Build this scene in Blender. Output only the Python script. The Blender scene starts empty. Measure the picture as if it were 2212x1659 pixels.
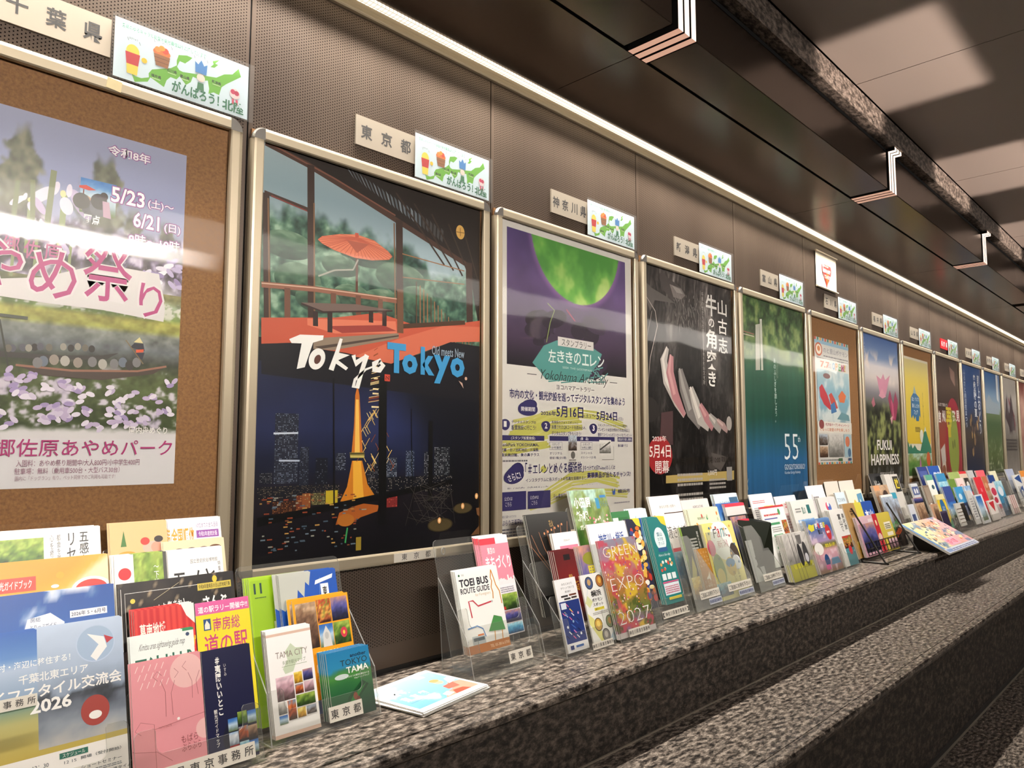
import bpy, math, random
import numpy as np
from mathutils import Matrix, Vector

# ------------------------------------------------------------------ camera, world, exposure
SC = bpy.context.scene
COL = SC.collection
EYE = 1.21
CEIL = 1.46 + EYE
cam_data = bpy.data.cameras.new('camera')
cam_data.sensor_width = 36.0
cam_data.lens = 36.0 * 1590.0 / 2212.0
cam_data.clip_start, cam_data.clip_end = 0.05, 60
cam = bpy.data.objects.new('camera', cam_data)
COL.objects.link(cam)
cam.matrix_world = Matrix(((0.69529673, -0.06236956, -0.71601152, 0.0),
                           (-0.7187228, -0.06033668, -0.69267382, 0.0),
                           (0.0, 0.99622765, -0.08677832, EYE),
                           (0, 0, 0, 1)))
SC.camera = cam
SC.view_settings.view_transform = 'Standard'
SC.view_settings.look = 'None'
SC.view_settings.exposure = 0.0
SC.view_settings.gamma = 1.0
SC.view_settings.use_curve_mapping = False
SC.cycles.use_denoising = True
SC.cycles.max_bounces = 8
SC.cycles.transparent_max_bounces = 32
SC.cycles.sample_clamp_indirect = 4.0

world = bpy.data.worlds.new('world')
SC.world = world
world.use_nodes = True
world.node_tree.nodes['Background'].inputs['Color'].default_value = (1.0, 0.84, 0.72, 1)
world.node_tree.nodes['Background'].inputs['Strength'].default_value = 0.035

# brightness of the concourse lamps and the added fill lamps
STRIP_GLOW = 1.9          # brightness of the wall-washer's lens
STRIP_W = 135.0            # light it sends down the wall
FIN_FACE, FIN_SOFFIT = 1.5, 0.62
FAR_FILL_W = 60.0
POSTER_FILL_W = 60.0
SPOT_W = 420.0

def lamp(name, kind, loc, energy, color):
    d = bpy.data.lights.new(name, kind)
    d.energy, d.color = energy, color
    o = bpy.data.objects.new(name, d)
    o.location = loc
    COL.objects.link(o)
    return o
# added fill lamp, out of view under the far half of the ceiling
far_fill = lamp('added_ceiling_fill', 'AREA', (5.6, -1.42, CEIL - 0.16), FAR_FILL_W, (1.0, 0.92, 0.85))
far_fill.data.shape, far_fill.data.size, far_fill.data.size_y = 'RECTANGLE', 14.4, 0.28
far_fill.rotation_euler = (math.radians(35), 0, 0)
poster_fill = lamp('added_poster_fill', 'AREA', (5.6, -1.47, 2.36), POSTER_FILL_W, (1.0, 0.92, 0.85))  # added unseen fill, kept narrow to brighten the posters and miss the risers
poster_fill.data.shape, poster_fill.data.size, poster_fill.data.size_y, poster_fill.data.spread = 'RECTANGLE', 15.0, 0.10, math.radians(48)
poster_fill.rotation_euler = (math.radians(73), 0, 0)
# the wall-washer strip itself: a lens that sends its light down along the wall
wash = lamp('wall_washer_light', 'AREA', (5.75, 1.541, EYE + 1.1572), STRIP_W, (1.0, 0.93, 0.85))
wash.data.shape, wash.data.size, wash.data.size_y, wash.data.spread = 'RECTANGLE', 14.6, 0.022, math.radians(78)
# framing projectors that throw soft-edged rectangles onto the ceiling
def projector(x0, x1, y0, y1, zc, src):
    o = lamp('ceiling_projector', 'SPOT', src, SPOT_W, (1.0, 0.84, 0.74))
    tgt = Vector(((x0 + x1) / 2, (y0 + y1) / 2, zc)) - Vector(src)
    o.rotation_euler = (math.pi, 0, 0)
    o.data.spot_size, o.data.spot_blend, o.data.shadow_soft_size = math.radians(150), 0.1, 0.02
    o.data.use_nodes = True
    nt = o.data.node_tree
    em = next(n for n in nt.nodes if n.type == 'EMISSION')
    geo = nt.nodes.new('ShaderNodeNewGeometry')
    sep = nt.nodes.new('ShaderNodeSeparateXYZ')
    nt.links.new(geo.outputs['Incoming'], sep.inputs[0])
    def m(op, a, b=None, c=None):
        n = nt.nodes.new('ShaderNodeMath'); n.operation = op
        for i, v in enumerate((a, b, c)):
            if v is None: continue
            if isinstance(v, (int, float)): n.inputs[i].default_value = v
            else: nt.links.new(v, n.inputs[i])
        return n.outputs[0]
    def edge(axis, lo, hi, s0, soft):
        h = zc - src[2]
        q = m('MULTIPLY', m('DIVIDE', sep.outputs[axis], m('ABSOLUTE', sep.outputs[2])), SIGN)
        def ss(a, b):
            n = nt.nodes.new('ShaderNodeMapRange'); n.interpolation_type = 'SMOOTHSTEP'
            n.inputs['From Min'].default_value, n.inputs['From Max'].default_value = a, b
            nt.links.new(q, n.inputs['Value']); return n.outputs[0]
        a0, a1 = (lo - s0) / h, (hi - s0) / h
        return m('MULTIPLY', ss(a0 - soft, a0 + soft), m('SUBTRACT', 1.0, ss(a1 - soft, a1 + soft)))
    SIGN = 1.0
    k = m('MULTIPLY', edge(0, x0, x1, src[0], 0.035), edge(1, y0, y1, src[1], 0.02))
    nt.links.new(k, em.inputs['Strength'])
    return o
for k in range(-1, 5):
    bx = 0.9 + 1.505 * k
    projector(bx, bx + 1.1, -1.54, -1.10, CEIL, (bx + 0.5, 0.6, 1.4))
for k in range(-1, 6):
    bx = 2.62 + 1.505 * k
    projector(bx, bx + 0.74, 0.60, 1.17, CEIL, (bx + 0.35, -0.9, 1.4))

random.seed(7)
RNG = np.random.default_rng(11)

# ------------------------------------------------------------------ materials
def lin(c):
    c = np.asarray(c, float)
    return np.where(c <= 0.04045, c / 12.92, ((c + 0.055) / 1.055) ** 2.4)
def hx(s):
    return np.array([int(s[i:i + 2], 16) for i in (0, 2, 4)]) / 255.0
def hl(s):
    return tuple(lin(hx(s))) + (1.0,)

def mat(name, col, rough=0.5, metal=0.0, spec=0.5, emit=None, coat=0.0):
    m = bpy.data.materials.new(name)
    m.use_nodes = True
    b = m.node_tree.nodes['Principled BSDF']
    b.inputs['Base Color'].default_value = hl(col) if isinstance(col, str) else (*col, 1)
    b.inputs['Roughness'].default_value = rough
    b.inputs['Metallic'].default_value = metal
    b.inputs['Specular IOR Level'].default_value = spec
    b.inputs['Coat Weight'].default_value = coat
    if emit:
        b.inputs['Emission Color'].default_value = hl(emit[0])
        b.inputs['Emission Strength'].default_value = emit[1]
    return m
class NT:
    """small helper for building node trees"""
    def __init__(s, m):
        s.m, s.t = m, m.node_tree
        s.b = s.t.nodes.get('Principled BSDF')
    def n(s, typ, **kw):
        n = s.t.nodes.new('ShaderNode' + typ)
        for k, v in kw.items(): setattr(n, k, v)
        return n
    def l(s, a, b): s.t.links.new(a, b)
    def put(s, sock, v):
        if isinstance(v, (int, float)): sock.default_value = v
        elif isinstance(v, (tuple, list)): sock.default_value = v
        else: s.l(v, sock)
    def math(s, op, a, b=0.0, c=0.0):
        n = s.n('Math', operation=op)
        for i, v in enumerate((a, b, c)): s.put(n.inputs[i], v)
        return n.outputs[0]
    def obj(s): return s.n('TexCoord').outputs['Object']
    def noise(s, scale, detail=4, rough=0.55, vec=None, stretch=None):
        n = s.n('TexNoise')
        n.inputs['Scale'].default_value, n.inputs['Detail'].default_value, n.inputs['Roughness'].default_value = scale, detail, rough
        v = vec or s.obj()
        if stretch:
            mp = s.n('Mapping'); mp.inputs['Scale'].default_value = stretch
            s.l(v, mp.inputs['Vector']); v = mp.outputs[0]
        s.l(v, n.inputs['Vector'])
        return n.outputs['Fac']
    def ramp(s, fac, stops):
        r = s.n('ValToRGB')
        e = r.color_ramp.elements
        while len(e) < len(stops): e.new(0.5)
        for el, (p, c) in zip(e, stops):
            el.position, el.color = p, hl(c) if isinstance(c, str) else (c, c, c, 1)
        s.l(fac, r.inputs[0])
        return r.outputs[0]
    def bump(s, h, strength, dist=0.002):
        b = s.n('Bump'); b.inputs['Strength'].default_value, b.inputs['Distance'].default_value = strength, dist
        s.l(h, b.inputs['Height']); return b.outputs[0]

def granite(name, stops, rough=0.4, sc=1.0):
    m = mat(name, '808080', rough)
    q = NT(m)
    a = q.noise(62 * sc, 5, 0.62, stretch=(0.55, 1.25, 1.0))
    b = q.noise(260 * sc, 3, 0.7, stretch=(0.6, 1.2, 1.0))
    f = q.math('ADD', q.math('MULTIPLY', a, 0.72), q.math('MULTIPLY', b, 0.28))
    q.l(q.ramp(f, stops), q.b.inputs['Base Color'])
    q.l(q.math('ADD', q.math('MULTIPLY', a, 0.3), rough - 0.15), q.b.inputs['Roughness'])
    return m
GRANITE_TOP = granite('granite_polished', [(0.38, '120f0d'), (0.455, '3a342f'), (0.53, '756b61'), (0.64, 'b5a99b')], 0.36)
GRANITE_RISER = granite('granite_riser_shaded', [(0.38, '0a0807'), (0.46, '2a2520'), (0.54, '4f463e'), (0.66, '75695e')], 0.6)  # ledge granite again, with the risers' shade put into darker colours

GRANITE_BEAM = granite('granite_beam', [(0.36, '1c1815'), (0.47, '5a5048'), (0.55, '8a7d72'), (0.68, 'b0a294')], 0.6)
def perforated():
    m = mat('perforated_bronze_panel', '5c5048', 0.42, 0.35)
    q = NT(m)
    sep = q.n('SeparateXYZ'); q.l(q.obj(), sep.inputs[0])
    x, z = q.math('ADD', sep.outputs[0], 20.0), sep.outputs[2]
    P, DX, DZ = 0.7965, 0.00658, 0.0076
    def lat(ox, oz):
        u = q.math('SUBTRACT', q.math('MODULO', q.math('ADD', x, ox), 2 * DX), DX)
        w = q.math('SUBTRACT', q.math('MODULO', q.math('ADD', z, oz), DZ), DZ / 2)
        return q.math('SQRT', q.math('ADD', q.math('MULTIPLY', u, u), q.math('MULTIPLY', w, w)))
    d = q.math('MINIMUM', lat(0, 0), lat(DX, DZ / 2))
    mr = q.n('MapRange', interpolation_type='SMOOTHSTEP')
    mr.inputs['From Min'].default_value, mr.inputs['From Max'].default_value = 0.00125, 0.0016
    mr.inputs['To Min'].default_value, mr.inputs['To Max'].default_value = 1, 0
    q.l(d, mr.inputs['Value'])
    fx = q.math('MODULO', q.math('SUBTRACT', x, 20.0 + 0.765 - 40 * P), P)
    ok = q.math('MULTIPLY', q.math('GREATER_THAN', fx, 0.011), q.math('LESS_THAN', fx, P - 0.009))
    ok = q.math('MULTIPLY', ok, q.math('MULTIPLY', q.math('GREATER_THAN', z, 0.70), q.math('LESS_THAN', z, 2.357)))
    hole = q.math('MULTIPLY', mr.outputs[0], ok)
    tone = q.ramp(q.noise(3.0, 3, 0.5, stretch=(1, 1, 0.35)), [(0.3, '4c3f35'), (0.7, '5d4f43')])
    mx = q.n('Mix', data_type='RGBA')
    q.l(hole, mx.inputs[0]); q.l(tone, mx.inputs[6]); mx.inputs[7].default_value = (0.004, 0.003, 0.003, 1)
    q.l(mx.outputs[2], q.b.inputs['Base Color'])
    q.l(q.math('MULTIPLY', q.math('SUBTRACT', 1.0, hole), 0.4), q.b.inputs['Metallic'])
    q.l(q.math('MULTIPLY', q.math('SUBTRACT', 1.0, hole), 0.5), q.b.inputs['Specular IOR Level'])
    q.l(q.math('ADD', 0.36, q.math('MULTIPLY', q.noise(9, 2, 0.5, stretch=(1, 1, 0.2)), 0.14)), q.b.inputs['Roughness'])
    return m
PERF = perforated()
BRONZE = mat('bronze_sheet', '5f5146', 0.42, 0.6)
def soffit_metal():
    m = mat('soffit_metal', '54483f', 0.24, 0.75)
    q = NT(m)
    q.l(q.math('ADD', 0.17, q.math('MULTIPLY', q.noise(4, 3, 0.5), 0.12)), q.b.inputs['Roughness'])
    q.l(q.bump(q.noise(5, 2, 0.4), 0.05, 0.004), q.b.inputs['Normal'])
    return m
SOFFIT = soffit_metal()
FASCIA = mat('fascia_metal', '4a3f37', 0.4, 0.5)
VOID = mat('dark_void', '070605', 0.8)
CEILM = mat('ceiling_panel_paint', '90847c', 0.42)
TRIMM = mat('cream_aluminium_trim', 'd9cdb4', 0.38, 0.25)
ALU = mat('champagne_aluminium', 'b3a68e', 0.36, 0.45)
STEEL = mat('brushed_steel', 'b4a998', 0.42, 0.55)
CHROME = mat('chrome_cap', 'd8d4cc', 0.2, 0.95)
INK = mat('engraved_letters', '3a3836', 0.6)
WIRE = mat('dark_wire', '3c3a37', 0.35, 0.8)
BLACKP = mat('black_plastic', '141312', 0.45)
def mdf():
    m = mat('brown_board', '8a5f38', 0.62)
    q = NT(m)
    q.l(q.ramp(q.noise(160, 5, 0.7), [(0.3, '77502e'), (0.7, 'a0713f')]), q.b.inputs['Base Color'])
    return m
BOARD = mdf()
def printed(name, rough, coat):
    m = mat(name, 'ffffff', rough, 0, 0.4, None, coat)
    q = NT(m)
    a = q.n('VertexColor'); a.layer_name = 'Col'
    q.l(a.outputs['Color'], q.b.inputs['Base Color'])
    return m
PRINT = printed('printed_paper', 0.55, 0.0)
GLOSSY = printed('printed_coated_paper', 0.33, 0.0)
PAPER = mat('paper_edge', 'e9e5dc', 0.7)
def lensed():
    m = mat('prismatic_diffuser', 'fff2d8', 0.4)
    q = NT(m)
    sep = q.n('SeparateXYZ'); q.l(q.obj(), sep.inputs[0])
    def groove(s, p):
        f = q.math('ABSOLUTE', q.math('SUBTRACT', q.math('FRACT', q.math('DIVIDE', q.math('ADD', s, 40.0), p)), 0.5))
        return q.math('LESS_THAN', f, 0.41)
    k = q.math('MULTIPLY', groove(sep.outputs[0], 0.0125), groove(sep.outputs[1], 0.0165))
    st = q.math('MULTIPLY', q.math('ADD', 0.3, q.math('MULTIPLY', k, 0.7)), STRIP_GLOW)
    q.b.inputs['Emission Color'].default_value = (1.0, 0.86, 0.66, 1)
    q.l(st, q.b.inputs['Emission Strength'])
    return m
LENS = lensed()
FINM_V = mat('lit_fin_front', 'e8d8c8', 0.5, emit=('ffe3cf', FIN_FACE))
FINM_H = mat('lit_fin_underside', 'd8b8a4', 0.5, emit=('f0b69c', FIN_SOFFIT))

def clear(name, tint, rough, gloss, wavy=0.0, haze=0.0):
    """thin clear plastic: see-through with a Fresnel sheen"""
    m = bpy.data.materials.new(name); m.use_nodes = True
    t = m.node_tree; t.nodes.clear()
    q = NT(m)
    out = q.n('OutputMaterial')
    tr = q.n('BsdfTransparent'); tr.inputs[0].default_value = (*tint, 1)
    gl = q.n('BsdfGlossy'); gl.inputs['Roughness'].default_value = rough
    gl.inputs['Color'].default_value = (1, 1, 1, 1)
    geo = q.n('NewGeometry')
    dp = q.n('VectorMath', operation='DOT_PRODUCT'); q.l(geo.outputs['Normal'], dp.inputs[0]); q.l(geo.outputs['Incoming'], dp.inputs[1])
    graze = q.math('POWER', q.math('SUBTRACT', 1.0, q.math('ABSOLUTE', dp.outputs['Value'])), 4.0)
    fres = q.math('ADD', 0.03, q.math('MULTIPLY', graze, 0.42))
    if wavy:
        nb = q.bump(q.noise(1.6, 1.5, 0.35, stretch=(1.0, 1.0, 1.6)), wavy, 0.02)
        q.l(nb, gl.inputs['Normal'])
    mx = q.n('MixShader')
    q.l(q.math('MULTIPLY', fres, gloss), mx.inputs[0])
    q.l(tr.outputs[0], mx.inputs[1]); q.l(gl.outputs[0], mx.inputs[2])
    res = mx.outputs[0]
    if haze:
        df = q.n('BsdfDiffuse'); df.inputs[0].default_value = (0.75, 0.74, 0.7, 1)
        m2 = q.n('MixShader'); m2.inputs[0].default_value = haze
        q.l(res, m2.inputs[1]); q.l(df.outputs[0], m2.inputs[2]); res = m2.outputs[0]
    q.l(res, out.inputs['Surface'])
    return m
PANE = clear('poster_cover_pane', (0.98, 0.98, 0.97), 0.04, 0.44, wavy=0.35)
ACRYLIC = clear('clear_acrylic', (0.965, 0.965, 0.955), 0.08, 0.9, haze=0.035)
ACRYLIC_EDGE = clear('acrylic_edge', (0.72, 0.72, 0.70), 0.2, 1.0, haze=0.30)
FILM = clear('laminate_film', (0.97, 0.97, 0.97), 0.1, 1.0, haze=0.04)

# ------------------------------------------------------------------ mesh helpers
def link(name, verts, faces, mats, parent=None, mi=None, loc=None, smooth=False):
    me = bpy.data.meshes.new(name)
    me.from_pydata([tuple(v) for v in verts], [], faces)
    for m in (mats if isinstance(mats, (list, tuple)) else [mats]): me.materials.append(m)
    if mi is not None: me.polygons.foreach_set('material_index', mi)
    if smooth: me.polygons.foreach_set('use_smooth', [True] * len(me.polygons))
    me.update()
    o = bpy.data.objects.new(name, me)
    COL.objects.link(o)
    if parent: o.parent = parent
    if loc is not None: o.location = loc
    return o
class MB:
    """collects simple solids into one mesh"""
    def __init__(s): s.v, s.f, s.mi = [], [], []
    def add(s, v, f, mi=0):
        b = len(s.v); s.v += [tuple(p) for p in v]; s.f += [tuple(b + i for i in q) for q in f]; s.mi += [mi] * len(f)
    def box(s, x0, x1, y0, y1, z0, z1, mi=0):
        s.add([(x0, y0, z0), (x1, y0, z0), (x1, y1, z0), (x0, y1, z0), (x0, y0, z1), (x1, y0, z1), (x1, y1, z1), (x0, y1, z1)],
              [(0, 3, 2, 1), (4, 5, 6, 7), (0, 1, 5, 4), (1, 2, 6, 5), (2, 3, 7, 6), (3, 0, 4, 7)], mi)
    def prism(s, pts, d, fn, mi=0, me=None):
        """polygon pts extruded by d; fn(u, v, w) places it"""
        n = len(pts)
        v = [fn(a, b, 0) for a, b in pts] + [fn(a, b, d) for a, b in pts]
        s.add(v, [tuple(range(n - 1, -1, -1)), tuple(range(n, 2 * n))], mi)
        s.add(v, [(i, (i + 1) % n, n + (i + 1) % n, n + i) for i in range(n)], mi if me is None else me)
    def tube(s, pts, r, n=8, mi=0):
        pts = [Vector(p) for p in pts]
        rings = []
        for i, p in enumerate(pts):
            t = ((pts[min(i + 1, len(pts) - 1)] - pts[max(i - 1, 0)])).normalized()
            a = t.orthogonal().normalized(); b = t.cross(a)
            if i and rings:
                a0 = (rings[-1][0] - pts[i - 1]); a = (a0 - t * a0.dot(t)).normalized(); b = t.cross(a)
            rings.append([p + (a * math.cos(2 * math.pi * k / n) + b * math.sin(2 * math.pi * k / n)) * r for k in range(n)])
        v = [q for rg in rings for q in rg]
        f = [(i * n + k, i * n + (k + 1) % n, (i + 1) * n + (k + 1) % n, (i + 1) * n + k) for i in range(len(pts) - 1) for k in range(n)]
        f += [tuple(range(n - 1, -1, -1)), tuple((len(pts) - 1) * n + k for k in range(n))]
        s.add(v, f, mi)
    def build(s, name, mats, parent=None, smooth=False):
        return link(name, s.v, s.f, mats, parent, s.mi, smooth=smooth)
def tag(o, label, cat, group=None):
    o['label'], o['category'] = label, cat
    if group: o['group'] = group
    return o
def thing(name, label, cat, loc=(0, 0, 0), group=None, rz=0.0):
    o = bpy.data.objects.new(name, None); COL.objects.link(o)
    o.location = loc; o.rotation_euler = (0, 0, rz); o.empty_display_size = 0.05
    return tag(o, label, cat, group)
def struct(o):
    o['kind'] = 'structure'; return o
def dup(o, loc, label, group=None):
    """copy a thing with its parts and sub-parts"""
    r = o.copy(); COL.objects.link(r); r.location = loc; r['label'] = label
    if group: r['group'] = group
    for ch in o.children:
        c = ch.copy(); COL.objects.link(c); c.parent = r
        for g in ch.children:
            d = g.copy(); COL.objects.link(d); d.parent = c
    return r

# ------------------------------------------------------------------ printed matter
TAB = RNG.random((128, 128))
def vn(x, y, seed=0):
    x = np.asarray(x, float) + seed * 17.3; y = np.asarray(y, float) + seed * 5.7
    xi, yi = np.floor(x).astype(int), np.floor(y).astype(int)
    fx, fy = x - xi, y - yi
    fx, fy = fx * fx * (3 - 2 * fx), fy * fy * (3 - 2 * fy)
    g = lambda a, b: TAB[a % 128, b % 128]
    return (g(xi, yi) * (1 - fx) + g(xi + 1, yi) * fx) * (1 - fy) + (g(xi, yi + 1) * (1 - fx) + g(xi + 1, yi + 1) * fx) * fy
def fbm(x, y, o=4, seed=0):
    t, a, s = 0, 0.5, 0
    for i in range(o):
        t = t + a * vn(x * 2 ** i, y * 2 ** i, seed + i); s += a; a *= 0.55
    return t / s
def ss(a, b, x):
    t = np.clip((x - a) / (b - a), 0, 1); return t * t * (3 - 2 * t)
def grad(v, stops):
    """colour ramp over v: [(pos, 'hex'), ...] rising"""
    p = [s[0] for s in stops]; c = np.array([hx(s[1]) for s in stops])
    return np.stack([np.interp(v, p, c[:, i]) for i in range(3)], -1)
def mix(a, b, k):
    k = np.asarray(k)[..., None]; return a * (1 - k) + b * k
PHOTO = {  # palettes of small printed photographs: bottom to top, grain
    'sky': (['5a6b3a', '8aa0a8', 'b9cfdf', '4f86c4', '2d62ae'], .12), 'leaf': (['1d3010', '3d5c1e', '6d8c35', '9ab04c'], .5),
    'sakura': (['4a3a38', '8a6a70', 'c9a0ab', 'e0c4cc'], .35), 'city': (['201a18', '51443a', '8d94a0', 'aebccb'], .45),
    'food': (['3a1a10', 'a5522a', 'd8a24a', '6d7a30', 'c23a2a'], .8), 'autumn': (['3a2412', '8a3a1c', 'c8642a', '7d8a9a'], .55),
    'snow': (['5a6472', 'aab4c0', 'e6eaee', '6fa0d4'], .3), 'flower': (['2d4a1a', '5a7a2c', 'c65a7a', 'e8a0b0', 'f0e0e0'], .7),
    'brown': (['2a1c14', '5a4030', '8d6d52', 'c0a284'], .4), 'dark': (['070707', '15130f', '2a2622', '3d342c'], .5),
    'sea': (['0f3a5a', '1d6a94', '58a4c2', 'b8d8e0'], .3), 'dusk': (['141220', '2a2c5a', '5a5a9a', 'c08a7a'], .25),
    'gold': (['6a4a10', 'b98a1e', 'e0b93a', 'f0dc84'], .45), 'grey': (['55534f', '85827d', 'b4b0aa', 'd0ccc6'], .3),
    'rose': (['1d3a16', '3f6a2a', '4f7a34', '7a8a4a', 'a8c8b8'], .4), 'red': (['4a0f0c', '8a1c16', 'b8302a', '8a1c16'], .35)}
def photo(kind, seed):
    cs, g = PHOTO[kind]
    st = [(i / (len(cs) - 1), c) for i, c in enumerate(cs)]
    def fn(u, v):
        n = fbm(u * 7, v * 7, 4, seed) - 0.5
        d = fbm(u * 30, v * 30, 2, seed + 9) - 0.5
        return np.clip(grad(np.clip(v + n * g * 2.2, 0, 1), st) * (1 + d[..., None] * 0.5 * min(1, g * 2)), 0, 1)
    return fn
GLYPH = {}
def glyphs(body, bold, vert):
    key = (body, bold, vert)
    if key in GLYPH: return GLYPH[key]
    cu = bpy.data.curves.new('lettering', 'FONT')
    cu.body = '\n'.join(body) if vert else body
    cu.size, cu.offset, cu.resolution_u = 1.0, bold, 2
    if vert: cu.align_x, cu.space_line = 'CENTER', 0.98
    ob = bpy.data.objects.new('lettering', cu)
    me = ob.to_mesh()
    v = np.empty(len(me.vertices) * 3); me.vertices.foreach_get('co', v)
    v = v.reshape(-1, 3)[:, :2]
    f = [tuple(p.vertices) for p in me.polygons]
    ob.to_mesh_clear(); bpy.data.objects.remove(ob); bpy.data.curves.remove(cu)
    lo, hi = (v.min(0), v.max(0)) if len(v) else (np.zeros(2), np.ones(2))
    GLYPH[key] = ((v - lo) / np.maximum(hi - lo, 1e-6), f, hi - lo)
    return GLYPH[key]

class Art:
    """a printed sheet of w x h metres in its own plane: x right, z up, print facing -y"""
    EPS = 0.00003
    def __init__(s, w, h, base='f4f1ea', thick=0.0004, eps=None):
        s.w, s.h, s.th = w, h, thick
        s.V, s.F, s.C, s.n, s.eps = [], [], [], 0, eps or Art.EPS
        s.nv, s.vmap, s.lift = 0, None, 1.0
        b = hx(base); e = hx('ece8df')
        s.raw([(0, 0), (1, 0), (1, 1), (0, 1)], [(0, 1, 2, 3)], b)
        y = thick
        v = [(0, 0, 0), (w, 0, 0), (w, 0, h), (0, 0, h), (0, y, 0), (w, y, 0), (w, y, h), (0, y, h)]
        s._put(np.array(v, float), [(4, 7, 6, 5), (0, 4, 5, 1), (1, 5, 6, 2), (2, 6, 7, 3), (3, 7, 4, 0)], np.tile(e, (8, 1)))
    def _put(s, v, f, c):
        s.V.append(v); s.F += [tuple(s.nv + i for i in q) for q in f]; s.C.append(c); s.nv += len(v)
    def raw(s, uv, f, col):
        uv = np.clip(np.array(uv, float), 0.0, 1.0)
        if s.vmap: uv[:, 1] = np.interp(uv[:, 1], *s.vmap)
        c = np.tile(col, (len(uv), 1)) if np.ndim(col) == 1 else np.asarray(col)
        v = np.stack([uv[:, 0] * s.w, np.full(len(uv), -s.n * s.eps), uv[:, 1] * s.h], 1)
        s.n += 1
        s._put(v, f, c)
    def r(s, x0, y0, x1, y1, c):
        s.raw([(x0, y0), (x1, y0), (x1, y1), (x0, y1)], [(0, 1, 2, 3)], hx(c))
    def p(s, pts, c):
        a = sum(pts[i][0] * pts[(i + 1) % len(pts)][1] - pts[(i + 1) % len(pts)][0] * pts[i][1] for i in range(len(pts)))
        if a < 0: pts = pts[::-1]
        s.raw(pts, [tuple(range(len(pts)))], hx(c))
    def e(s, cx, cy, rx, ry, c, n=28, rot=0.0):
        """ellipse, radii as shares of the width"""
        k = s.w / s.h
        ca, sa = math.cos(rot), math.sin(rot)
        pts = []
        for i in range(n):
            a, b = rx * math.cos(2 * math.pi * i / n), ry * math.sin(2 * math.pi * i / n)
            pts.append((cx + a * ca - b * sa, cy + (a * sa + b * ca) * k))
        s.raw(pts, [tuple(range(n))], hx(c))
    def line(s, pts, wd, c, closed=False):
        """ribbon, width as a share of the sheet's width"""
        k = s.h / s.w
        q = [Vector((x, y * k)) for x, y in pts]
        if closed: q.append(q[0])
        L, Rr = [], []
        for i, p in enumerate(q):
            t = (q[min(i + 1, len(q) - 1)] - q[max(i - 1, 0)])
            t = t.normalized() if t.length > 0 else Vector((1, 0))
            nn = Vector((-t.y, t.x)) * (wd[i] if isinstance(wd, (list, tuple)) else wd) / 2
            L.append(p + nn); Rr.append(p - nn)
        v = [(p.x, p.y / k) for p in L] + [(p.x, p.y / k) for p in Rr]
        n = len(q)
        s.raw(v, [(n + i, n + i + 1, i + 1, i) for i in range(n - 1)], hx(c))
    def g(s, nx, nz, fn, x0=0.0, y0=0.0, x1=1.0, y1=1.0, local=False):
        """photographic print: colours from fn(u, v)"""
        U, V = np.meshgrid(np.linspace(0, 1, nx + 1), np.linspace(0, 1, nz + 1))
        X, Y = x0 + U * (x1 - x0), y0 + V * (y1 - y0)
        c = np.clip(fn(U, V) if local else fn(X, Y), 0, 1).reshape(-1, 3)
        i = np.arange(nx * nz); a = (i // nx) * (nx + 1) + i % nx
        f = np.stack([a, a + 1, a + nx + 2, a + nx + 1], 1).tolist()
        s.raw(np.stack([X.ravel(), Y.ravel()], 1), f, c)
    def ph(s, x0, y0, x1, y1, kind, seed=0, px=0.004):
        nx = int(min(40, max(4, (x1 - x0) * s.w / px))); nz = int(min(40, max(4, (y1 - y0) * s.h / px)))
        s.g(nx, nz, photo(kind, seed), x0, y0, x1, y1, True)
    def t(s, body, x0, y0, x1, y1, c, bold=0.0, vert=False, shear=0.0, rot=0.0, keep=False):
        """lettering fitted into the box"""
        x0, x1 = min(x0, x1), max(x0, x1); y0, y1 = min(y0, y1), max(y0, y1)
        g, f, size = glyphs(body, bold, vert)
        if not len(g): return
        w, h = x1 - x0, y1 - y0
        q = g * (w, h) + (x0, y0)
        if shear: q[:, 0] += (g[:, 1] - 0.5) * shear * h * s.h / s.w
        if rot:
            k = s.h / s.w; ca, sa = math.cos(rot), math.sin(rot)
            d = q - (x0 + w / 2, y0 + h / 2); d[:, 1] *= k
            q = np.stack([d[:, 0] * ca - d[:, 1] * sa, (d[:, 0] * sa + d[:, 1] * ca) / k], 1) + (x0 + w / 2, y0 + h / 2)
        s.raw(q, f, hx(c))
    def lines(s, x0, y0, x1, y1, n, c, seed=0, fill=0.5):
        """a block of print too small to read: thin broken rules"""
        rr = random.Random(seed)
        for i in range(n):
            b = y1 - (i + 1) * (y1 - y0) / n; x = x0
            while x < x1 - 0.01:
                L = rr.uniform(.04, .14) * (x1 - x0); e = min(x1, x + L)
                s.r(x, b, e, b + (y1 - y0) / n * fill, c); x = e + 0.015 * (x1 - x0)
    def mesh(s, name, glossy=True, bend=None, cap=0.0032):
        me = bpy.data.meshes.new(name)
        v = np.concatenate(s.V)
        k = min(1.0, cap / max(s.n * s.eps, 1e-9))
        v[:, 1] = np.where(v[:, 1] < 0, v[:, 1] * k, v[:, 1])
        if bend: v = bend(v)
        me.from_pydata(v.tolist(), [], s.F)
        a = me.attributes.new('Col', 'FLOAT_COLOR', 'POINT')
        c = np.ones((len(v), 4)); c[:, :3] = lin(np.clip(np.concatenate(s.C), 0, 1) ** s.lift)
        a.data.foreach_set('color', c.ravel())
        me.materials.append(GLOSSY if glossy else PRINT)
        me.update()
        return me
def sheet(name, me, loc, label, cat, lean=0.0, yaw=0.0, group=None, roll=0.0):
    o = bpy.data.objects.new(name, me); COL.objects.link(o)
    o.location = loc; o.rotation_euler = (-lean, roll, yaw)
    return tag(o, label, cat, group)

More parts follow.
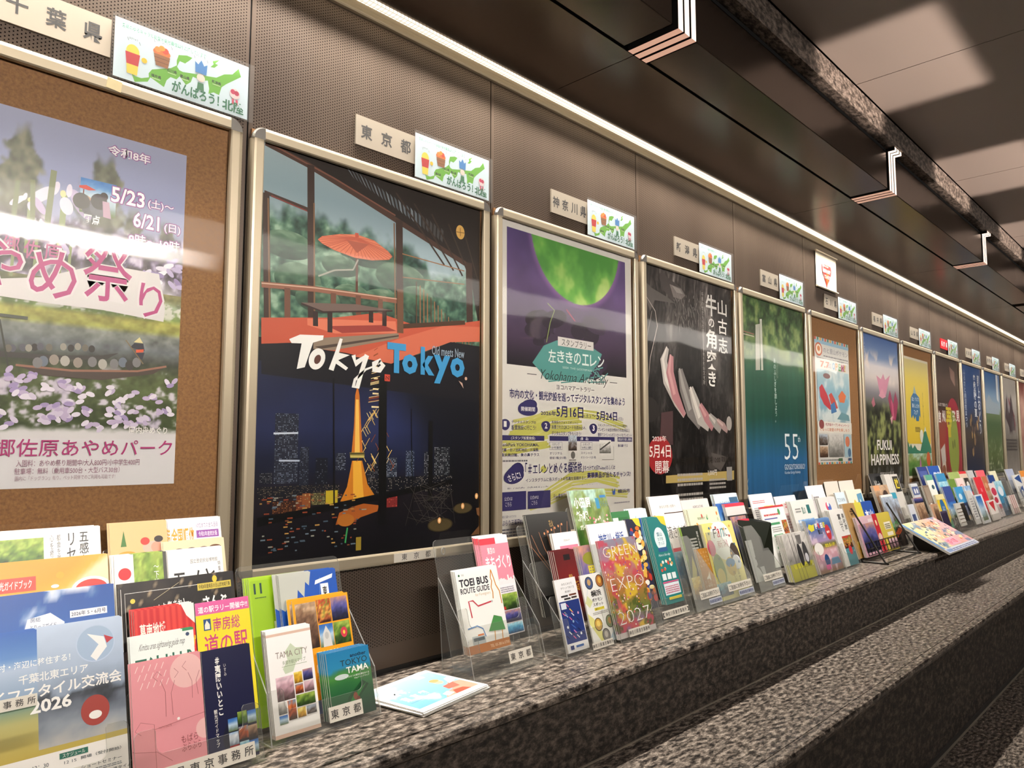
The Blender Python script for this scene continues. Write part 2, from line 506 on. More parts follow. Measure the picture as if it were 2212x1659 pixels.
# ------------------------------------------------------------------ the setting
XA, XB = -1.6, 13.2
PITCH = 0.793
JOINT0 = 0.765
LEDGE, BENCH = 0.63, 0.42
def slabs(name, prof, x0, x1, step, m, start=0.0):
    """stone run cut into lengths with fine joints"""
    b = MB(); x = x0
    cuts = [x0] + [c for c in np.arange(start, x1, step) if x0 < c < x1] + [x1]
    for a, c in zip(cuts, cuts[1:]):
        b.prism(prof, c - a - 0.002, lambda u, v, w, a=a: (a + 0.001 + w, u, v))
    return struct(b.build(name, m))
# polished ledge with a rounded nose and a dark drip groove along its front
slabs('ledge', [(1.6, 0.60), (1.6, LEDGE), (1.228, LEDGE), (1.228, LEDGE - 0.003), (1.222, LEDGE - 0.003), (1.222, LEDGE),
                (1.192, LEDGE), (1.184, LEDGE - 0.002), (1.179, LEDGE - 0.008), (1.178, LEDGE - 0.016), (1.181, LEDGE - 0.024), (1.19, 0.60)],
      XA, XB, 3.17, GRANITE_TOP, -1.0)
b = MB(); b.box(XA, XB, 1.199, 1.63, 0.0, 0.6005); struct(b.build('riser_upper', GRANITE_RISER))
slabs('bench', [(1.199, 0.385), (1.199, BENCH), (0.892, BENCH), (0.892, BENCH - 0.002), (0.886, BENCH - 0.002), (0.886, BENCH),
                (0.866, BENCH), (0.859, BENCH - 0.003), (0.856, BENCH - 0.010), (0.858, BENCH - 0.02), (0.866, 0.385)],
      XA, XB, 1.9, GRANITE_TOP, 0.42)
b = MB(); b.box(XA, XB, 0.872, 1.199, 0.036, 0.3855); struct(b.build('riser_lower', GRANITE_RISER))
b = MB(); b.box(XA, XB, 0.880, 1.199, 0.0, 0.0365); struct(b.build('baseboard_back', BLACKP))
b = MB(); b.box(XA, XB, 0.872, 0.8795, 0.0, 0.003); struct(b.build('trim_floor', STEEL))
b = MB(); b.box(XA, XB, 1.194, 1.1985, BENCH, BENCH + 0.003); struct(b.build('trim_bench', STEEL))
# stone floor in square slabs
b = MB()
for i in range(-3, 22):
    for j in range(-6, 2):
        x, y = i * 0.6 + 0.1, j * 0.6 + 0.27
        b.box(x + .0015, x + .5985, y + .0015, min(y + .5985, 0.868), -0.03, 0.0)
struct(b.build('floor', GRANITE_TOP))
b = MB(); b.box(XA, XB, -3.4, 0.9, -0.05, -0.031); struct(b.build('floor_bed', VOID))
# perforated panels of the display wall, one by one with dark reveals
k0 = -3
for k in range(k0, 16):
    x = JOINT0 + PITCH * k
    b = MB(); b.box(x + 0.002, x + PITCH - 0.002, 1.6, 1.603, LEDGE, 2.364)
    struct(b.build('wall_back', PERF))
b = MB(); b.box(XA, XB, 1.606, 1.63, LEDGE, 2.75); struct(b.build('wall_backing', VOID))
b = MB(); b.box(XA, XB, 1.598, 1.6045, LEDGE, LEDGE + 0.012); struct(b.build('trim_ledge', BLACKP))
# far side and ends of the concourse
b = MB(); b.box(XA, XB, -2.95, -2.9, 0.0, 2.75); struct(b.build('wall_opposite', BRONZE))
b = MB(); b.box(XA - 0.05, XA, -2.95, 1.63, 0.0, 2.75); struct(b.build('wall_left', BRONZE))
b = MB(); b.box(XB, XB + 0.05, -2.95, 1.63, 0.0, 2.75); struct(b.build('wall_right', BRONZE))
# ceiling panels
for k in range(-4, 8):
    x = 3.016 + 1.505 * k
    b = MB(); b.box(max(XA, x + 0.002), min(XB, x + 1.503), -1.57, 0.985, CEIL, CEIL + 0.02)
    struct(b.build('ceiling', CEILM))
b = MB(); b.box(XA, XB, -2.95, 1.63, CEIL + 0.021, CEIL + 0.05); struct(b.build('ceiling_deck', VOID))
for nm, y0, y1 in (('beam_back', 0.99, 1.035), ('beam_opposite', -1.60, -1.57)):
    b = MB(); b.box(XA, XB, y0, y1, 2.57 if y0 > 0 else 2.41, CEIL - 0.003); struct(b.build(nm, GRANITE_BEAM))
b = MB(); b.box(XA, XB, 1.036, 1.6, 2.556, 2.60); b.box(XA, XB, 1.1, 1.6, 2.40, 2.42); b.box(XA, XB, -2.9, -1.62, 2.40, 2.44)
struct(b.build('soffit_void', VOID))
# dark metal soffit: inner row of panels, a shadow slot, then boxed fascia modules
MOD = 1.7955
SZ = EYE + 1.165
for k in range(-2, 8):
    x = 1.761 + MOD * (k - 1)
    if x > XB or x + MOD < XA: continue
    a, c = max(XA, x + 0.0015), min(XB, x + MOD - 0.0015)
    b = MB(); b.box(a, c, 1.2, 1.5265, SZ, SZ + 0.004); struct(b.build('soffit_panel', SOFFIT))
    a, c = max(XA, x + 0.068), min(XB, x + MOD - 0.064)
    prof = [(1.028, SZ + .002), (1.030, SZ), (1.188, SZ), (1.188, 2.543), (1.028, 2.543)]
    b = MB(); b.prism(prof, c - a, lambda u, v, w, a=a: (a + w, u, v)); struct(b.build('fascia_panel', SOFFIT))
    b = MB(); b.prism([(-1.56 - (u - 1.028), v - 0.155) for u, v in prof], c - a, lambda u, v, w, a=a: (a + w, u, v)); struct(b.build('fascia_opposite', FASCIA))
b = MB(); b.box(XA, XB, -2.9, -1.73, SZ - .155, SZ - .151); struct(b.build('soffit_opposite', FASCIA))
# three stacked light fins fill each gap between the fascia modules
def fin_mesh(sign=1.0, y0=0.0):
    pr = [(1.026, SZ - .001), (1.026, 2.5535), (0.998, 2.5535), (0.998, 2.569), (1.045, 2.569), (1.045, 2.393), (1.196, 2.393), (1.196, SZ - .001)]
    b = MB(); n = len(pr)
    P3 = [(0.0, y0 + sign * u, v) for u, v in pr] + [(0.025, y0 + sign * u, v) for u, v in pr]
    b.add(P3, [tuple(range(n - 1, -1, -1)), tuple(range(n, 2 * n))], 2)
    for i in range(n):
        j = (i + 1) % n
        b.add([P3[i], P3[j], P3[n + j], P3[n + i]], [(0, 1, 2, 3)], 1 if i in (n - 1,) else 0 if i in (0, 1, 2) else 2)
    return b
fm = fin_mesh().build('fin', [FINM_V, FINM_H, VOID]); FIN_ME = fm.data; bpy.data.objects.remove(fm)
ordinal = ['first', 'second', 'third', 'fourth', 'fifth', 'sixth', 'seventh', 'eighth', 'ninth', 'tenth', 'eleventh', 'twelfth', 'thirteenth', 'fourteenth', 'fifteenth', 'sixteenth', 'seventeenth', 'eighteenth', 'nineteenth', 'twentieth']
FINL = {1: 'three glowing pinkish light fins wrapping the soffit edge, largest of the sets',
        2: 'three glowing light fins wrapping the soffit edge, the middle set by size',
        3: 'three glowing light fins on the soffit edge, smallest and farthest set'}
for k in range(1, 4):
    x = 1.761 + MOD * (k - 1)
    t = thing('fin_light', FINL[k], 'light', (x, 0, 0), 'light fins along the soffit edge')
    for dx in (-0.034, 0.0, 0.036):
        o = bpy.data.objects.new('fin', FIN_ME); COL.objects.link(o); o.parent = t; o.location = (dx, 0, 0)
fo = fin_mesh(-1.0, -0.53).build('fin_opposite', [FINM_V, FINM_H, VOID]); FO = fo.data; bpy.data.objects.remove(fo)
for k in range(0, 7):
    for dx in (-0.034, 0.0, 0.036):
        o = bpy.data.objects.new('trim_fin_opposite', FO); COL.objects.link(o); o.location = (1.60 + MOD * (k - 1) + dx, 0, -0.155); struct(o)
# the wall-washer: cream trim and prismatic strip
t = thing('strip_light', 'long glowing prismatic strip light running along the top of the panelled wall', 'light', (0, 0, 0))
b = MB()
for k in range(7):
    a = -1.59 + 2.47 * k * 0.86 ; c = a + 2.47 * 0.86 - 0.0012
    b.prism([(1.6, 2.364), (1.590, 2.3640), (1.5865, 2.3665), (1.580, 2.375), (1.568, 2.381), (1.559, 2.382), (1.559, 2.42), (1.6, 2.42)],
            min(c, XB) - a, lambda u, v, w, a=a: (a + w, u, v))
b.build('trim_profile', TRIMM, t)
b = MB()
for k in range(30):
    a = -1.59 + 0.49 * k
    b.box(a, min(a + 0.49, XB), 1.5285, 1.5535, 2.3685, 2.398)
b.build('diffuser', LENS, t)
b = MB(); b.box(XA, XB, 1.5275, 1.559, 2.3985, 2.42); b.build('housing', FASCIA, t)

# ------------------------------------------------------------------ snap frames
FR_X, FR_Z, FR_W, FR_H, BAR = 0.768, 0.908, 0.772, 1.053, 0.031
YF, YM, YB = -0.022, -0.0118, -0.001      # front, rebate and back of the rails, measured from the wall face
def rail(L, horizontal):
    """rail with a rounded outer shoulder and a stepped inner lip; outer side at v = 0, inner at v = BAR"""
    pr = [(YB, 0.0), (YF + 0.010, 0.0), (YF + 0.005, 0.0012), (YF + 0.0015, 0.005), (YF, 0.010), (YF, BAR - 0.004), (YF + 0.002, BAR - 0.001), (YF + 0.009, BAR), (YM, BAR), (YM, 0.004), (YB, 0.004)]
    return pr
def make_frame():
    t = thing('snap_frame', '', 'poster frame', (FR_X, 1.6, FR_Z))
    c = 0.031
    pr = rail(0, True)
    def R(fn, L):
        b = MB(); b.prism(pr, L, fn); b.build('rail', ALU, t)
    R(lambda u, v, w: (c + w, u, v), FR_W - 2 * c)
    R(lambda u, v, w: (c + w, u, FR_H - v), FR_W - 2 * c)
    R(lambda u, v, w: (v, u, c + w), FR_H - 2 * c)
    R(lambda u, v, w: (FR_W - v, u, c + w), FR_H - 2 * c)
    for sx in (0, 1):
        for sz in (0, 1):
            b = MB(); n = 10
            pts = [(c + .0003 - (c) * math.cos(math.pi / 2 * i / n), c + .0003 - c * math.sin(math.pi / 2 * i / n)) for i in range(n + 1)] + [(c + .0003, c + .0003)]
            pts2 = [(c - (c - .004) * math.cos(math.pi / 2 * i / n), c - (c - .004) * math.sin(math.pi / 2 * i / n)) for i in range(n + 1)] + [(c, c)]
            X = lambda u: FR_W - u if sx else u
            Z = lambda v: FR_H - v if sz else v
            m = len(pts)
            A = [(X(u), YM, Z(v)) for u, v in pts]; B = [(X(u), YF + 0.005, Z(v)) for u, v in pts]; D = [(X(u), YF - 0.0006, Z(v)) for u, v in pts2]
            b.add(A + B + D, [tuple(range(m))] + [(i, (i + 1) % m, m + (i + 1) % m, m + i) for i in range(m)] +
                  [(m + i, m + (i + 1) % m, 2 * m + (i + 1) % m, 2 * m + i) for i in range(m)] + [tuple(2 * m + i for i in range(m))])
            b.build('corner_cap', CHROME, t)
    b = MB(); b.box(0.005, FR_W - 0.005, -0.0055, -0.0008, 0.005, FR_H - 0.005); b.build('backing_board', BOARD, t)
    b = MB(); b.box(0.006, FR_W - 0.006, -0.0112, -0.0104, 0.006, FR_H - 0.006); b.build('cover_pane', PANE, t)
    return t
FRAME0 = make_frame()
PICT = ['the iris garden festival poster on brown board', 'the pavilion and night tower poster', 'the green moon stamp rally poster', 'the dark bull horn poster',
        'the green to blue gorge railway poster', 'the small opening poster on brown board', 'the pink tulip and cloud poster', 'the yellow mountain fair poster',
        'the red apple poster', 'the dark blue festival night poster', 'the blue sky and green field poster', 'the white poster of dark figures',
        'the pinkish poster beside the white one', 'the pale poster nearly at the right margin', 'the last grey poster at the right margin']
FRAMES = []
for k in range(-1, 12):
    loc = (FR_X + PITCH * k, 1.6, FR_Z)
    lab = 'silver snap frame around ' + PICT[k + 1]
    if k == -1:
        FRAME0.location = loc; FRAME0['label'] = lab; FRAME0['group'] = 'poster frames on the wall'; f = FRAME0
    else: f = dup(FRAME0, loc, lab)
    FRAMES.append(f)
def put_text(me_b, body, x0, y0, x1, y1, bold, fn, mi):
    g, f, _ = glyphs(body, bold, False)
    me_b.add([fn(x0 + a * (x1 - x0), y0 + c * (y1 - y0)) for a, c in g], f, mi)
# paper name strip on the lower rail of the second frame
b = MB(); b.box(0.42, 0.563, YF - 0.0008, YF - 0.0002, 0.004, 0.027)
for i, ch in enumerate('東京都'):
    put_text(b, ch, 0.445 + i * 0.04, 0.0075, 0.463 + i * 0.04, 0.0245, 0.004, lambda u, v: (u, YF - 0.0010, v), 1)
b.build('name_sticker', [mat('pale_sticker', 'cfc8ba', 0.5), INK], FRAMES[1])

# ------------------------------------------------------------------ prefecture nameplates and laminated cards
def nameplate(x, z, body, red=False):
    b = MB(); w, h = 0.197, 0.081
    b.box(0, w, -0.006, -0.0005, 0, h)
    n = len(body); cw = 0.036 if n == 3 else 0.034
    for i, ch in enumerate(body):
        cx = w * ((i + 0.5) / n) if n == 4 else w * (0.17 + 0.33 * i)
        put_text(b, ch, cx - cw / 2, h * .26, cx + cw / 2, h * .74, 0.02, lambda u, v: (u, -0.0063, v), 1)
    o = b.build('nameplate', [mat('red_plate', 'c8202a', 0.4), mat('white_letters', 'f4eee6', 0.5)] if red else [STEEL, INK])
    o.location = (x, 1.6, z)
    return o
NAMES = ['千葉県', '東京都', '神奈川県', '新潟県', '富山県', '石川県', '福井県', '山梨県', '長野県', '岐阜県', '静岡県', '愛知県', '三重県']
PX = [0.268, 1.058, 1.839, 2.616, 3.405]
for i, nm in enumerate(NAMES):
    k = i - 1
    x = PX[i] if i < 5 else JOINT0 + PITCH * k + 0.266
    o = nameplate(x, 2.006, nm, nm == '長野県')
    what = 'red nameplate with white characters' if nm == '長野県' else 'brushed steel nameplate engraved with dark characters'
    tag(o, f'{what} above {PICT[i]}', 'sign', 'prefecture nameplates')

CW, CH = 0.288, 0.127
ca = Art(CW, CH, 'd9ecf2', 0.0006)
GREEN, DKG = '6cb52d', '17704a'
ca.t('各県のゆるキャラも能登半島地震復興を応援しています!', .045, .855, .66, .935, '3f8f6a', .012)
ca.p([(0.124, 0.128), (0.146, 0.007), (0.235, 0.084), (0.252, 0.174), (0.350, 0.086), (0.367, 0.221), (0.394, 0.299), (0.438, 0.295), (0.460, 0.369), (0.509, 0.255), (0.544, 0.335), (0.558, 0.445), (0.633, 0.436), (0.673, 0.472), (0.686, 0.330), (0.681, 0.237), (0.721, 0.295), (0.765, 0.280), (0.783, 0.440), (0.819, 0.528), (0.938, 0.762), (0.916, 0.898), (0.867, 0.751), (0.801, 0.696), (0.739, 0.582), (0.673, 0.550), (0.562, 0.504), (0.482, 0.465), (0.456, 0.474), (0.438, 0.523), (0.456, 0.637), (0.496, 0.630), (0.527, 0.708), (0.549, 0.777), (0.509, 0.784), (0.447, 0.738), (0.434, 0.628), (0.436, 0.543), (0.394, 0.458), (0.261, 0.318), (0.239, 0.234), (0.242, 0.165), (0.190, 0.106), (0.146, 0.104)], GREEN)
ca.p([(0.690, 0.736), (0.721, 0.749), (0.750, 0.826), (0.726, 0.830), (0.761, 0.930), (0.705, 0.856), (0.714, 0.807)], GREEN)
for s_, x_, y_ in (('福井県', 0.292, 0.224), ('石川県', 0.403, 0.409), ('富山県', 0.498, 0.385), ('新潟県', 0.741, 0.490)):
    ca.t(s_, x_ - .036, y_ - .028, x_ + .036, y_ + .028, '1d2a12', .02)
    ca.line([(x_ - .03, y_ - .045), (x_ + .03, y_ - .045)], .004, 'd8e8b0')
# plain pictures where the photographed card carries its characters: a tulip pot, a fruit basket, a blue hat, a pink rose
ca.e(.125, .50, .045, .055, 'f0d84a'); ca.p([(.085, .28), (.165, .28), (.175, .48), (.075, .48)], 'c8242c'); ca.p([(.09, .12), (.16, .12), (.165, .28), (.085, .28)], 'f0d84a'); ca.e(.205, .42, .02, .02, 'f0c81e')
ca.e(.325, .66, .062, .036, 'e8742a'); ca.e(.295, .70, .022, .022, 'f0903a'); ca.e(.35, .71, .024, .024, 'd84a2a'); ca.e(.325, .74, .022, .02, 'f09a2a'); ca.p([(.268, .62), (.385, .62), (.372, .42), (.285, .42)], '9a5f2c'); ca.line([(.27, .56), (.383, .56)], .004, '6d3f1a'); ca.line([(.276, .49), (.378, .49)], .004, '6d3f1a')
ca.p([(.575, .55), (.66, .55), (.665, .74), (.64, .70), (.618, .79), (.595, .70), (.57, .74)], '3f86c8'); ca.e(.618, .47, .032, .03, 'f0dccb'); ca.p([(.59, .25), (.645, .25), (.64, .38), (.596, .38)], '2f7a4e')
ca.e(.89, .40, .042, .042, 'ecd2d0'); ca.e(.875, .43, .02, .02, 'c82a58'); ca.e(.905, .42, .02, .02, 'b81f4c'); ca.p([(.868, .2), (.885, .2), (.885, .3), (.868, .3)], 'd84a6a'); ca.p([(.9, .2), (.917, .2), (.917, .3), (.9, .3)], 'd84a6a')
for x_, y_ in ((.085, .72), (.165, .70), (.265, .85), (.39, .83), (.56, .84), (.66, .83)): ca.line([(x_, y_), (x_ + .008, y_ - .05)], .0025, '3a3a3a')
ca.t('はぴりゅう', .095, .70, .155, .735, '3a3a3a'); ca.t('ひゃくまんさん', .28, .82, .38, .855, '3a3a3a'); ca.t('きときと君', .575, .825, .65, .86, '3a3a3a')
ca.t('がんばろう！', .405, .06, .765, .27, DKG, .03); ca.t('北陸', .79, .05, .965, .25, DKG, .03)

card_me = ca.mesh('paper_card', glossy=False)
CARD0 = None
CX = [0.470, 1.252, 2.031, 2.808, 3.607]
for i in range(len(NAMES)):
    k = i - 1
    x = CX[i] if i < 5 else JOINT0 + PITCH * k + 0.463
    lab = f'laminated green map card above {PICT[i]}'
    if CARD0 is None:
        CARD0 = thing('laminated_card', lab, 'card', (x, 1.5895, 1.9695), 'laminated map cards')
        o = bpy.data.objects.new('paper_card', card_me); COL.objects.link(o); o.parent = CARD0
        b = MB(); b.box(-0.006, CW + 0.012, -0.0046, -0.0042, -0.006, CH + 0.006); b.build('laminate_film', FILM, CARD0)
    else: dup(CARD0, (x, 1.5895, 1.9695), lab)
# heart banner pinned above the sixth frame
hb = Art(0.30, 0.212, 'c4bba6', 0.001)
heart = [(0.5 + 0.0235 * 16 * math.sin(a) ** 3 / 1.0 * 0.62, 0.50 + 0.0262 * (13 * math.cos(a) - 5 * math.cos(2 * a) - 2 * math.cos(3 * a) - math.cos(4 * a)) * 0.95) for a in np.linspace(0, 2 * math.pi, 40)[:-1]]
heart = [(x, y if y > 0.25 else 0.25 - (0.25 - y) * 1.35) for x, y in heart]
hb.p(heart, 'd8342e')
hb.p([(.49, .8), (.56, .82), (.53, .62), (.57, .40), (.52, .10), (.47, .3), (.5, .55)], 'e8862a')
hb.t('私たちは', .33, .62, .60, .73, 'f6efe4', .02); hb.t('能登を応援', .30, .46, .68, .57, 'f6efe4', .02); hb.t('しています', .32, .30, .66, .41, 'f6efe4', .02)
banner = thing('heart_banner', 'cream fabric banner with a red heart hung over the sixth nameplate', 'banner', (4.095, 1.594, 2.112))
o = sheet('cloth', hb.mesh('cloth', False, lambda v: v + np.stack([0 * v[:, 0], -0.004 * np.sin(v[:, 2] * 18) ** 2, 0 * v[:, 0]], 1)), (0, 0, 0), '', '')
del o['label'], o['category']; o.parent = banner
for z in (0.206, 0.004):
    b = MB(); b.tube([(-0.006, -0.005, z), (0.306, -0.005, z)], 0.005); b.build('rod', TRIMM, banner)
# square of old tape on the first frame's top rail
b = MB(); b.box(0, 0.028, -0.0009, -0.0002, 0, 0.022)
o = b.build('tape_patch', mat('yellowed_tape', 'c9b98d', 0.4)); o.location = (0.455, 1.5779, 1.935); o.rotation_euler = (0, 0.12, 0)
tag(o, 'yellowed tape square stuck on the frame rail under the first map card', 'tape')

# ------------------------------------------------------------------ posters behind the panes
OX, OZ, OW, OH = 0.803, 0.937, 0.704, 1.0
def poster(k, art, label, name='poster', glossy=True, x=None, z=None):
    art.lift = 0.80
    me = art.mesh(name, glossy, None)
    o = sheet(name, me, (OX + PITCH * k if x is None else x, 1.5937, OZ if z is None else z), label, 'poster')
    return o

# --- first: iris festival
A = Art(.515, .71, 'd9d6da')
def iris_top(u, v):
    c = grad(v, [(.55, 'c8c4d0'), (.72, '9a9fc0'), (.84, '7d84ae'), (1, '8f93b4')])
    c = mix(c, hx('e2e2ec'), .45 * ss(.62, .78, fbm(u * 3, v * 4, 4, 3)) * ss(.6, .75, v))
    tr = np.zeros_like(u)
    for cx, w_, top in ((.02, .05, .93), (.15, .055, .955), (.415, .07, .95), (.69, .07, .93), (.93, .05, .78), (.80, .05, .8)):
        d = np.abs(u - cx) / (w_ * (.5 + .9 * ss(top, top - .16, v) * (.35 + .65 * ss(.55, .8, v))))
        m_ = ss(1.1, .6, d + (fbm(u * 26, v * 26, 3, 5) - .5) * 1.5) * ss(top + .02, top - .03, v + (fbm(u * 30, v * 9, 2, 8) - .5) * .06)
        tr = np.maximum(tr, m_)
    c = mix(c, grad(fbm(u * 40, v * 40, 2, 2), [(.2, '3a3d2c'), (.8, '77765a')]), tr * .92)
    hz = ss(.745, .70, v + (fbm(u * 8, v * 3, 3, 1) - .5) * .05)
    f = grad(fbm(u * 34, v * 34, 3, 6), [(.25, '2d2a2c'), (.45, '4a4248'), (.58, '6d5f7a'), (.66, 'a898b8'), (.8, 'd8cfe0')])
    c = mix(c, f, hz)
    w_ = ss(.60, .50, v + (fbm(u * 6, v * 6, 3, 12) - .5) * .10)
    return mix(c, hx('cfc9c8'), w_ * .9)
A.g(170, 170, iris_top, 0, .50, 1, 1)
def iris_low(u, v):
    n = fbm(u * 30, v * 44, 3, 4); n2 = fbm(u * 9, v * 12, 3, 7)
    c = grad(v, [(.12, 'd6d2d4'), (.15, '2f3a20'), (.30, '4a5530'), (.345, '2d3026'), (.385, '52565a'), (.43, '6d7168'), (.445, '8a8a3a'), (.47, 'a09a3e'), (.485, '5d7236'), (.52, '8d9a78'), (.545, '6d6a3e'), (.60, 'b8a878'), (.66, 'd8d0c4')])
    c = c * (.65 + .8 * (n[..., None] - .05))
    fl = ss(.58, .68, n2 * .5 + n * .5 + .06) * ss(.35, .30, v)
    c = mix(c, grad(n, [(.4, 'a08fb8'), (.7, 'd8cce0')]), fl * .9)
    fl2 = ss(.5, .62, fbm(u * 60, v * 90, 2, 9)) * ss(.475, .49, v) * ss(.54, .52, v)
    c = mix(c, hx('dcd8d0'), fl2 * .8)
    tr = ss(.52, .62, n2) * ss(.525, .545, v) * ss(.625, .60, v)
    c = mix(c, hx('3f4426'), tr * .8)
    return mix(c, hx('d6d2d4'), ss(.165, .145, v + (n - .5) * .02))
A.g(190, 190, iris_low, 0, .13, 1, .56)
def iris_flower(cx, cy, s_, c1='d9cfe2', c2='b8a6cc', st='7d8a5a'):
    A.line([(cx, cy - 2.6 * s_), (cx + .1 * s_, cy)], .10 * s_ * 2, st)
    for dx, dy, rx, ry, a_, cc in ((-.62, -.18, .55, .20, .75, c1), (.66, -.25, .62, .24, -1.0, c2), (-.2, .18, .28, .12, 1.3, c1), (.25, .2, .26, .1, 1.5, c1), (.18, -.42, .34, .22, -1.3, c1)):
        A.e(cx + dx * s_, cy + dy * s_ * .72, rx * s_, ry * s_, cc, 20, a_)
    A.e(cx + .05 * s_, cy + .02 * s_, .10 * s_, .14 * s_, 'd8cc8a', 12)
for cx, cy, s_ in ((.545, .795, .10), (.64, .80, .0001), (.44, .76, .055), (.47, .70, .05), (.58, .68, .05), (.40, .68, .05), (.66, .665, .045), (.54, .655, .04)):
    iris_flower(cx, cy, s_)
A.line([(0.396, 0.684), (0.405, 0.808)], .016, '6d7452'); A.line([(0.458, 0.678), (0.450, 0.817)], .016, '6d7452'); A.line([(0.503, 0.698), (0.516, 0.856)], .020, '6d7452')
for px in ((.76, .665), (.84, .675), (.93, .62), (.87, .61), (.96, .65), (.72, .605), (.99, .6), (.80, .60)):
    for j in range(5): A.e(px[0] + random.uniform(-.035, .035), px[1] + random.uniform(-.016, .016), .022, .010, random.choice(('dcd4e6', 'b4a4cc', 'ece6f0', '8d7aac')), 12, random.uniform(-1, 1))
# inset picture of an open-air tea gathering
A.ph(0.606, 0.757, 0.733, 0.855, 'sky', 3)
A.p([(0.602, 0.831), (0.626, 0.836), (0.661, 0.827), (0.635, 0.822), (0.602, 0.825)], 'c4352c'); A.line([(0.618, 0.823), (0.617, 0.796)], .004, '6d2a20')
for x_, y_, c_ in ((0.625, 0.784, 'b08a70'), (0.642, 0.772, '4a4a4e'), (0.670, 0.775, '5a5c60'), (0.612, 0.788, '3a3632'), (0.673, 0.796, '2e2a28')): A.e(x_, y_, .030, .032, c_, 14)
A.p([(0.685, 0.800), (0.709, 0.800), (0.718, 0.753), (0.690, 0.755)], 'b08aa0'); A.e(0.690, 0.814, .014, .016, '2a2220')
def glow(body, x0, y0, x1, y1, col, halo, bold=.02, hb_=.07, **kw):
    A.t(body, x0 - .003, y0 - .003, x1 + .003, y1 + .003, halo, hb_, **kw); A.t(body, x0, y0, x1, y1, col, bold, **kw)
MG = '8a4a8a'
glow('令和8年', 0.696, 0.940, 0.855, 0.969, 'f4eef4', MG); glow('5/23', .715, .805, .84, .85, 'f4eef4', MG); glow('(土)～', .853, .808, .955, .838, 'f4eef4', MG, .012)
glow('6/21', .80, .745, .90, .79, 'f4eef4', MG); glow('(日)', .92, .745, .985, .775, 'f4eef4', MG, .012); glow('8時～18時', .785, .688, .985, .725, 'f4eef4', MG, .015)
A.t('野点', 0.622, 0.728, 0.680, 0.755, 'f2eef2', .03)
A.t('ざわら', 0.469, 0.651, 0.515, 0.669, '8a6a88'); A.t('ごう', 0.375, 0.651, 0.401, 0.666, '8a6a88')
for ch, q in (('郷', (0.370, 0.602, 0.421, 0.655)), ('佐', (0.435, 0.603, 0.485, 0.653)), ('原', (0.498, 0.599, 0.554, 0.651))): A.t(ch, *q, 'b45a84', .012)
A.p([(0.370, 0.494), (0.518, 0.490), (0.709, 0.490), (0.932, 0.477), (0.936, 0.516), (0.907, 0.618), (0.691, 0.620), (0.500, 0.559), (0.367, 0.539)], 'd6cfcf')
for ch, q in (('や', (.290, .520, .435, .640)), ('め', (.455, .505, .610, .635)), ('祭', (.630, .515, .805, .690)), ('り', (.835, .485, .925, .585))):
    A.t(ch, q[0] - .008, q[1] - .006, q[2] + .008, q[3] + .006, 'ded6d8', .02); A.t(ch, *q, 'a8306a', .004)
# boats, rowers and the ferrywoman in the straw hat
A.p([(0.380, 0.352), (0.555, 0.352), (0.707, 0.362), (0.768, 0.373), (0.728, 0.353), (0.561, 0.341), (0.381, 0.337)], '34302e')
A.p([(0.430, 0.319), (0.610, 0.314), (0.840, 0.327), (0.951, 0.346), (0.901, 0.320), (0.711, 0.293), (0.517, 0.296)], '40342e'); A.line([(0.430, 0.319), (0.610, 0.314), (0.840, 0.325), (0.951, 0.345)], .008, '8a5a48')
rr = random.Random(5)
for i in range(12): A.e(*[(0.418, 0.362), (0.449, 0.366), (0.485, 0.369), (0.531, 0.372), (0.577, 0.377), (0.602, 0.375), (0.625, 0.381), (0.673, 0.378), (0.503, 0.372), (0.405, 0.361), (0.467, 0.366), (0.650, 0.379)][i], .011, .014, rr.choice(('2a2624', '8a8478', '4a4a52', '5d564c')), 12)
for x_, y_ in ((0.549, 0.340), (0.585, 0.339), (0.628, 0.337), (0.677, 0.342), (0.713, 0.338), (0.754, 0.341), (0.785, 0.347), (0.810, 0.340), (0.836, 0.350), (0.515, 0.334), (0.497, 0.329)): A.e(x_, y_, .016, .020, rr.choice(('a49e94', '6d6a6c', '34302e', '5d6472', '8a7d72')), 12)
A.p([(0.822, 0.408), (0.857, 0.407), (0.843, 0.424)], 'd8c88a'); A.p([(0.825, 0.406), (0.858, 0.406), (0.864, 0.385), (0.809, 0.392)], '25242c'); A.p([(0.831, 0.387), (0.861, 0.390), (0.859, 0.381), (0.832, 0.378)], 'd84a2a'); A.p([(0.832, 0.378), (0.864, 0.380), (0.857, 0.360), (0.838, 0.363)], '2a2832'); A.line([(0.792, 0.412), (0.861, 0.347)], .004, '6d5a40')
A.line([(0.374, 0.434), (0.409, 0.309), (0.431, 0.235)], .006, '2f3028'); A.line([(0.374, 0.445), (0.459, 0.444)], .012, '3c4034')
for i in range(60):
    x_, y_ = rr.uniform(.26, 1), rr.uniform(.165, .30)
    for j in range(3): A.e(x_ + rr.uniform(-.02, .02), y_ + rr.uniform(-.01, .01), .016, .009, rr.choice(('cdbfd8', 'b8a4c8', 'e2d8e8', '9a86b8')), 10, rr.uniform(-1, 1))
A.t('園内舟めぐり', 0.818, 0.145, 0.963, 0.166, 'efece8', .02)
A.t('水郷佐原あやめパーク', .31, .082, .985, .128, 'a02a62', .004)
A.t('入園料：あやめ祭り期間中/大人800円/小中学生400円', .448, .056, .862, .074, '8a5a70'); A.t('駐車場：無料（乗用車500台・大型バス30台）', .445, .036, .79, .053, '8a5a70'); A.t('園内に「ドッグラン」有り。ペット同伴でのご利用も可能です!', .447, .020, .775, .032, '9a7a88')
poster(-1, A, 'iris garden festival poster with magenta brush title, pinned on brown board', x=.111, z=1.136)

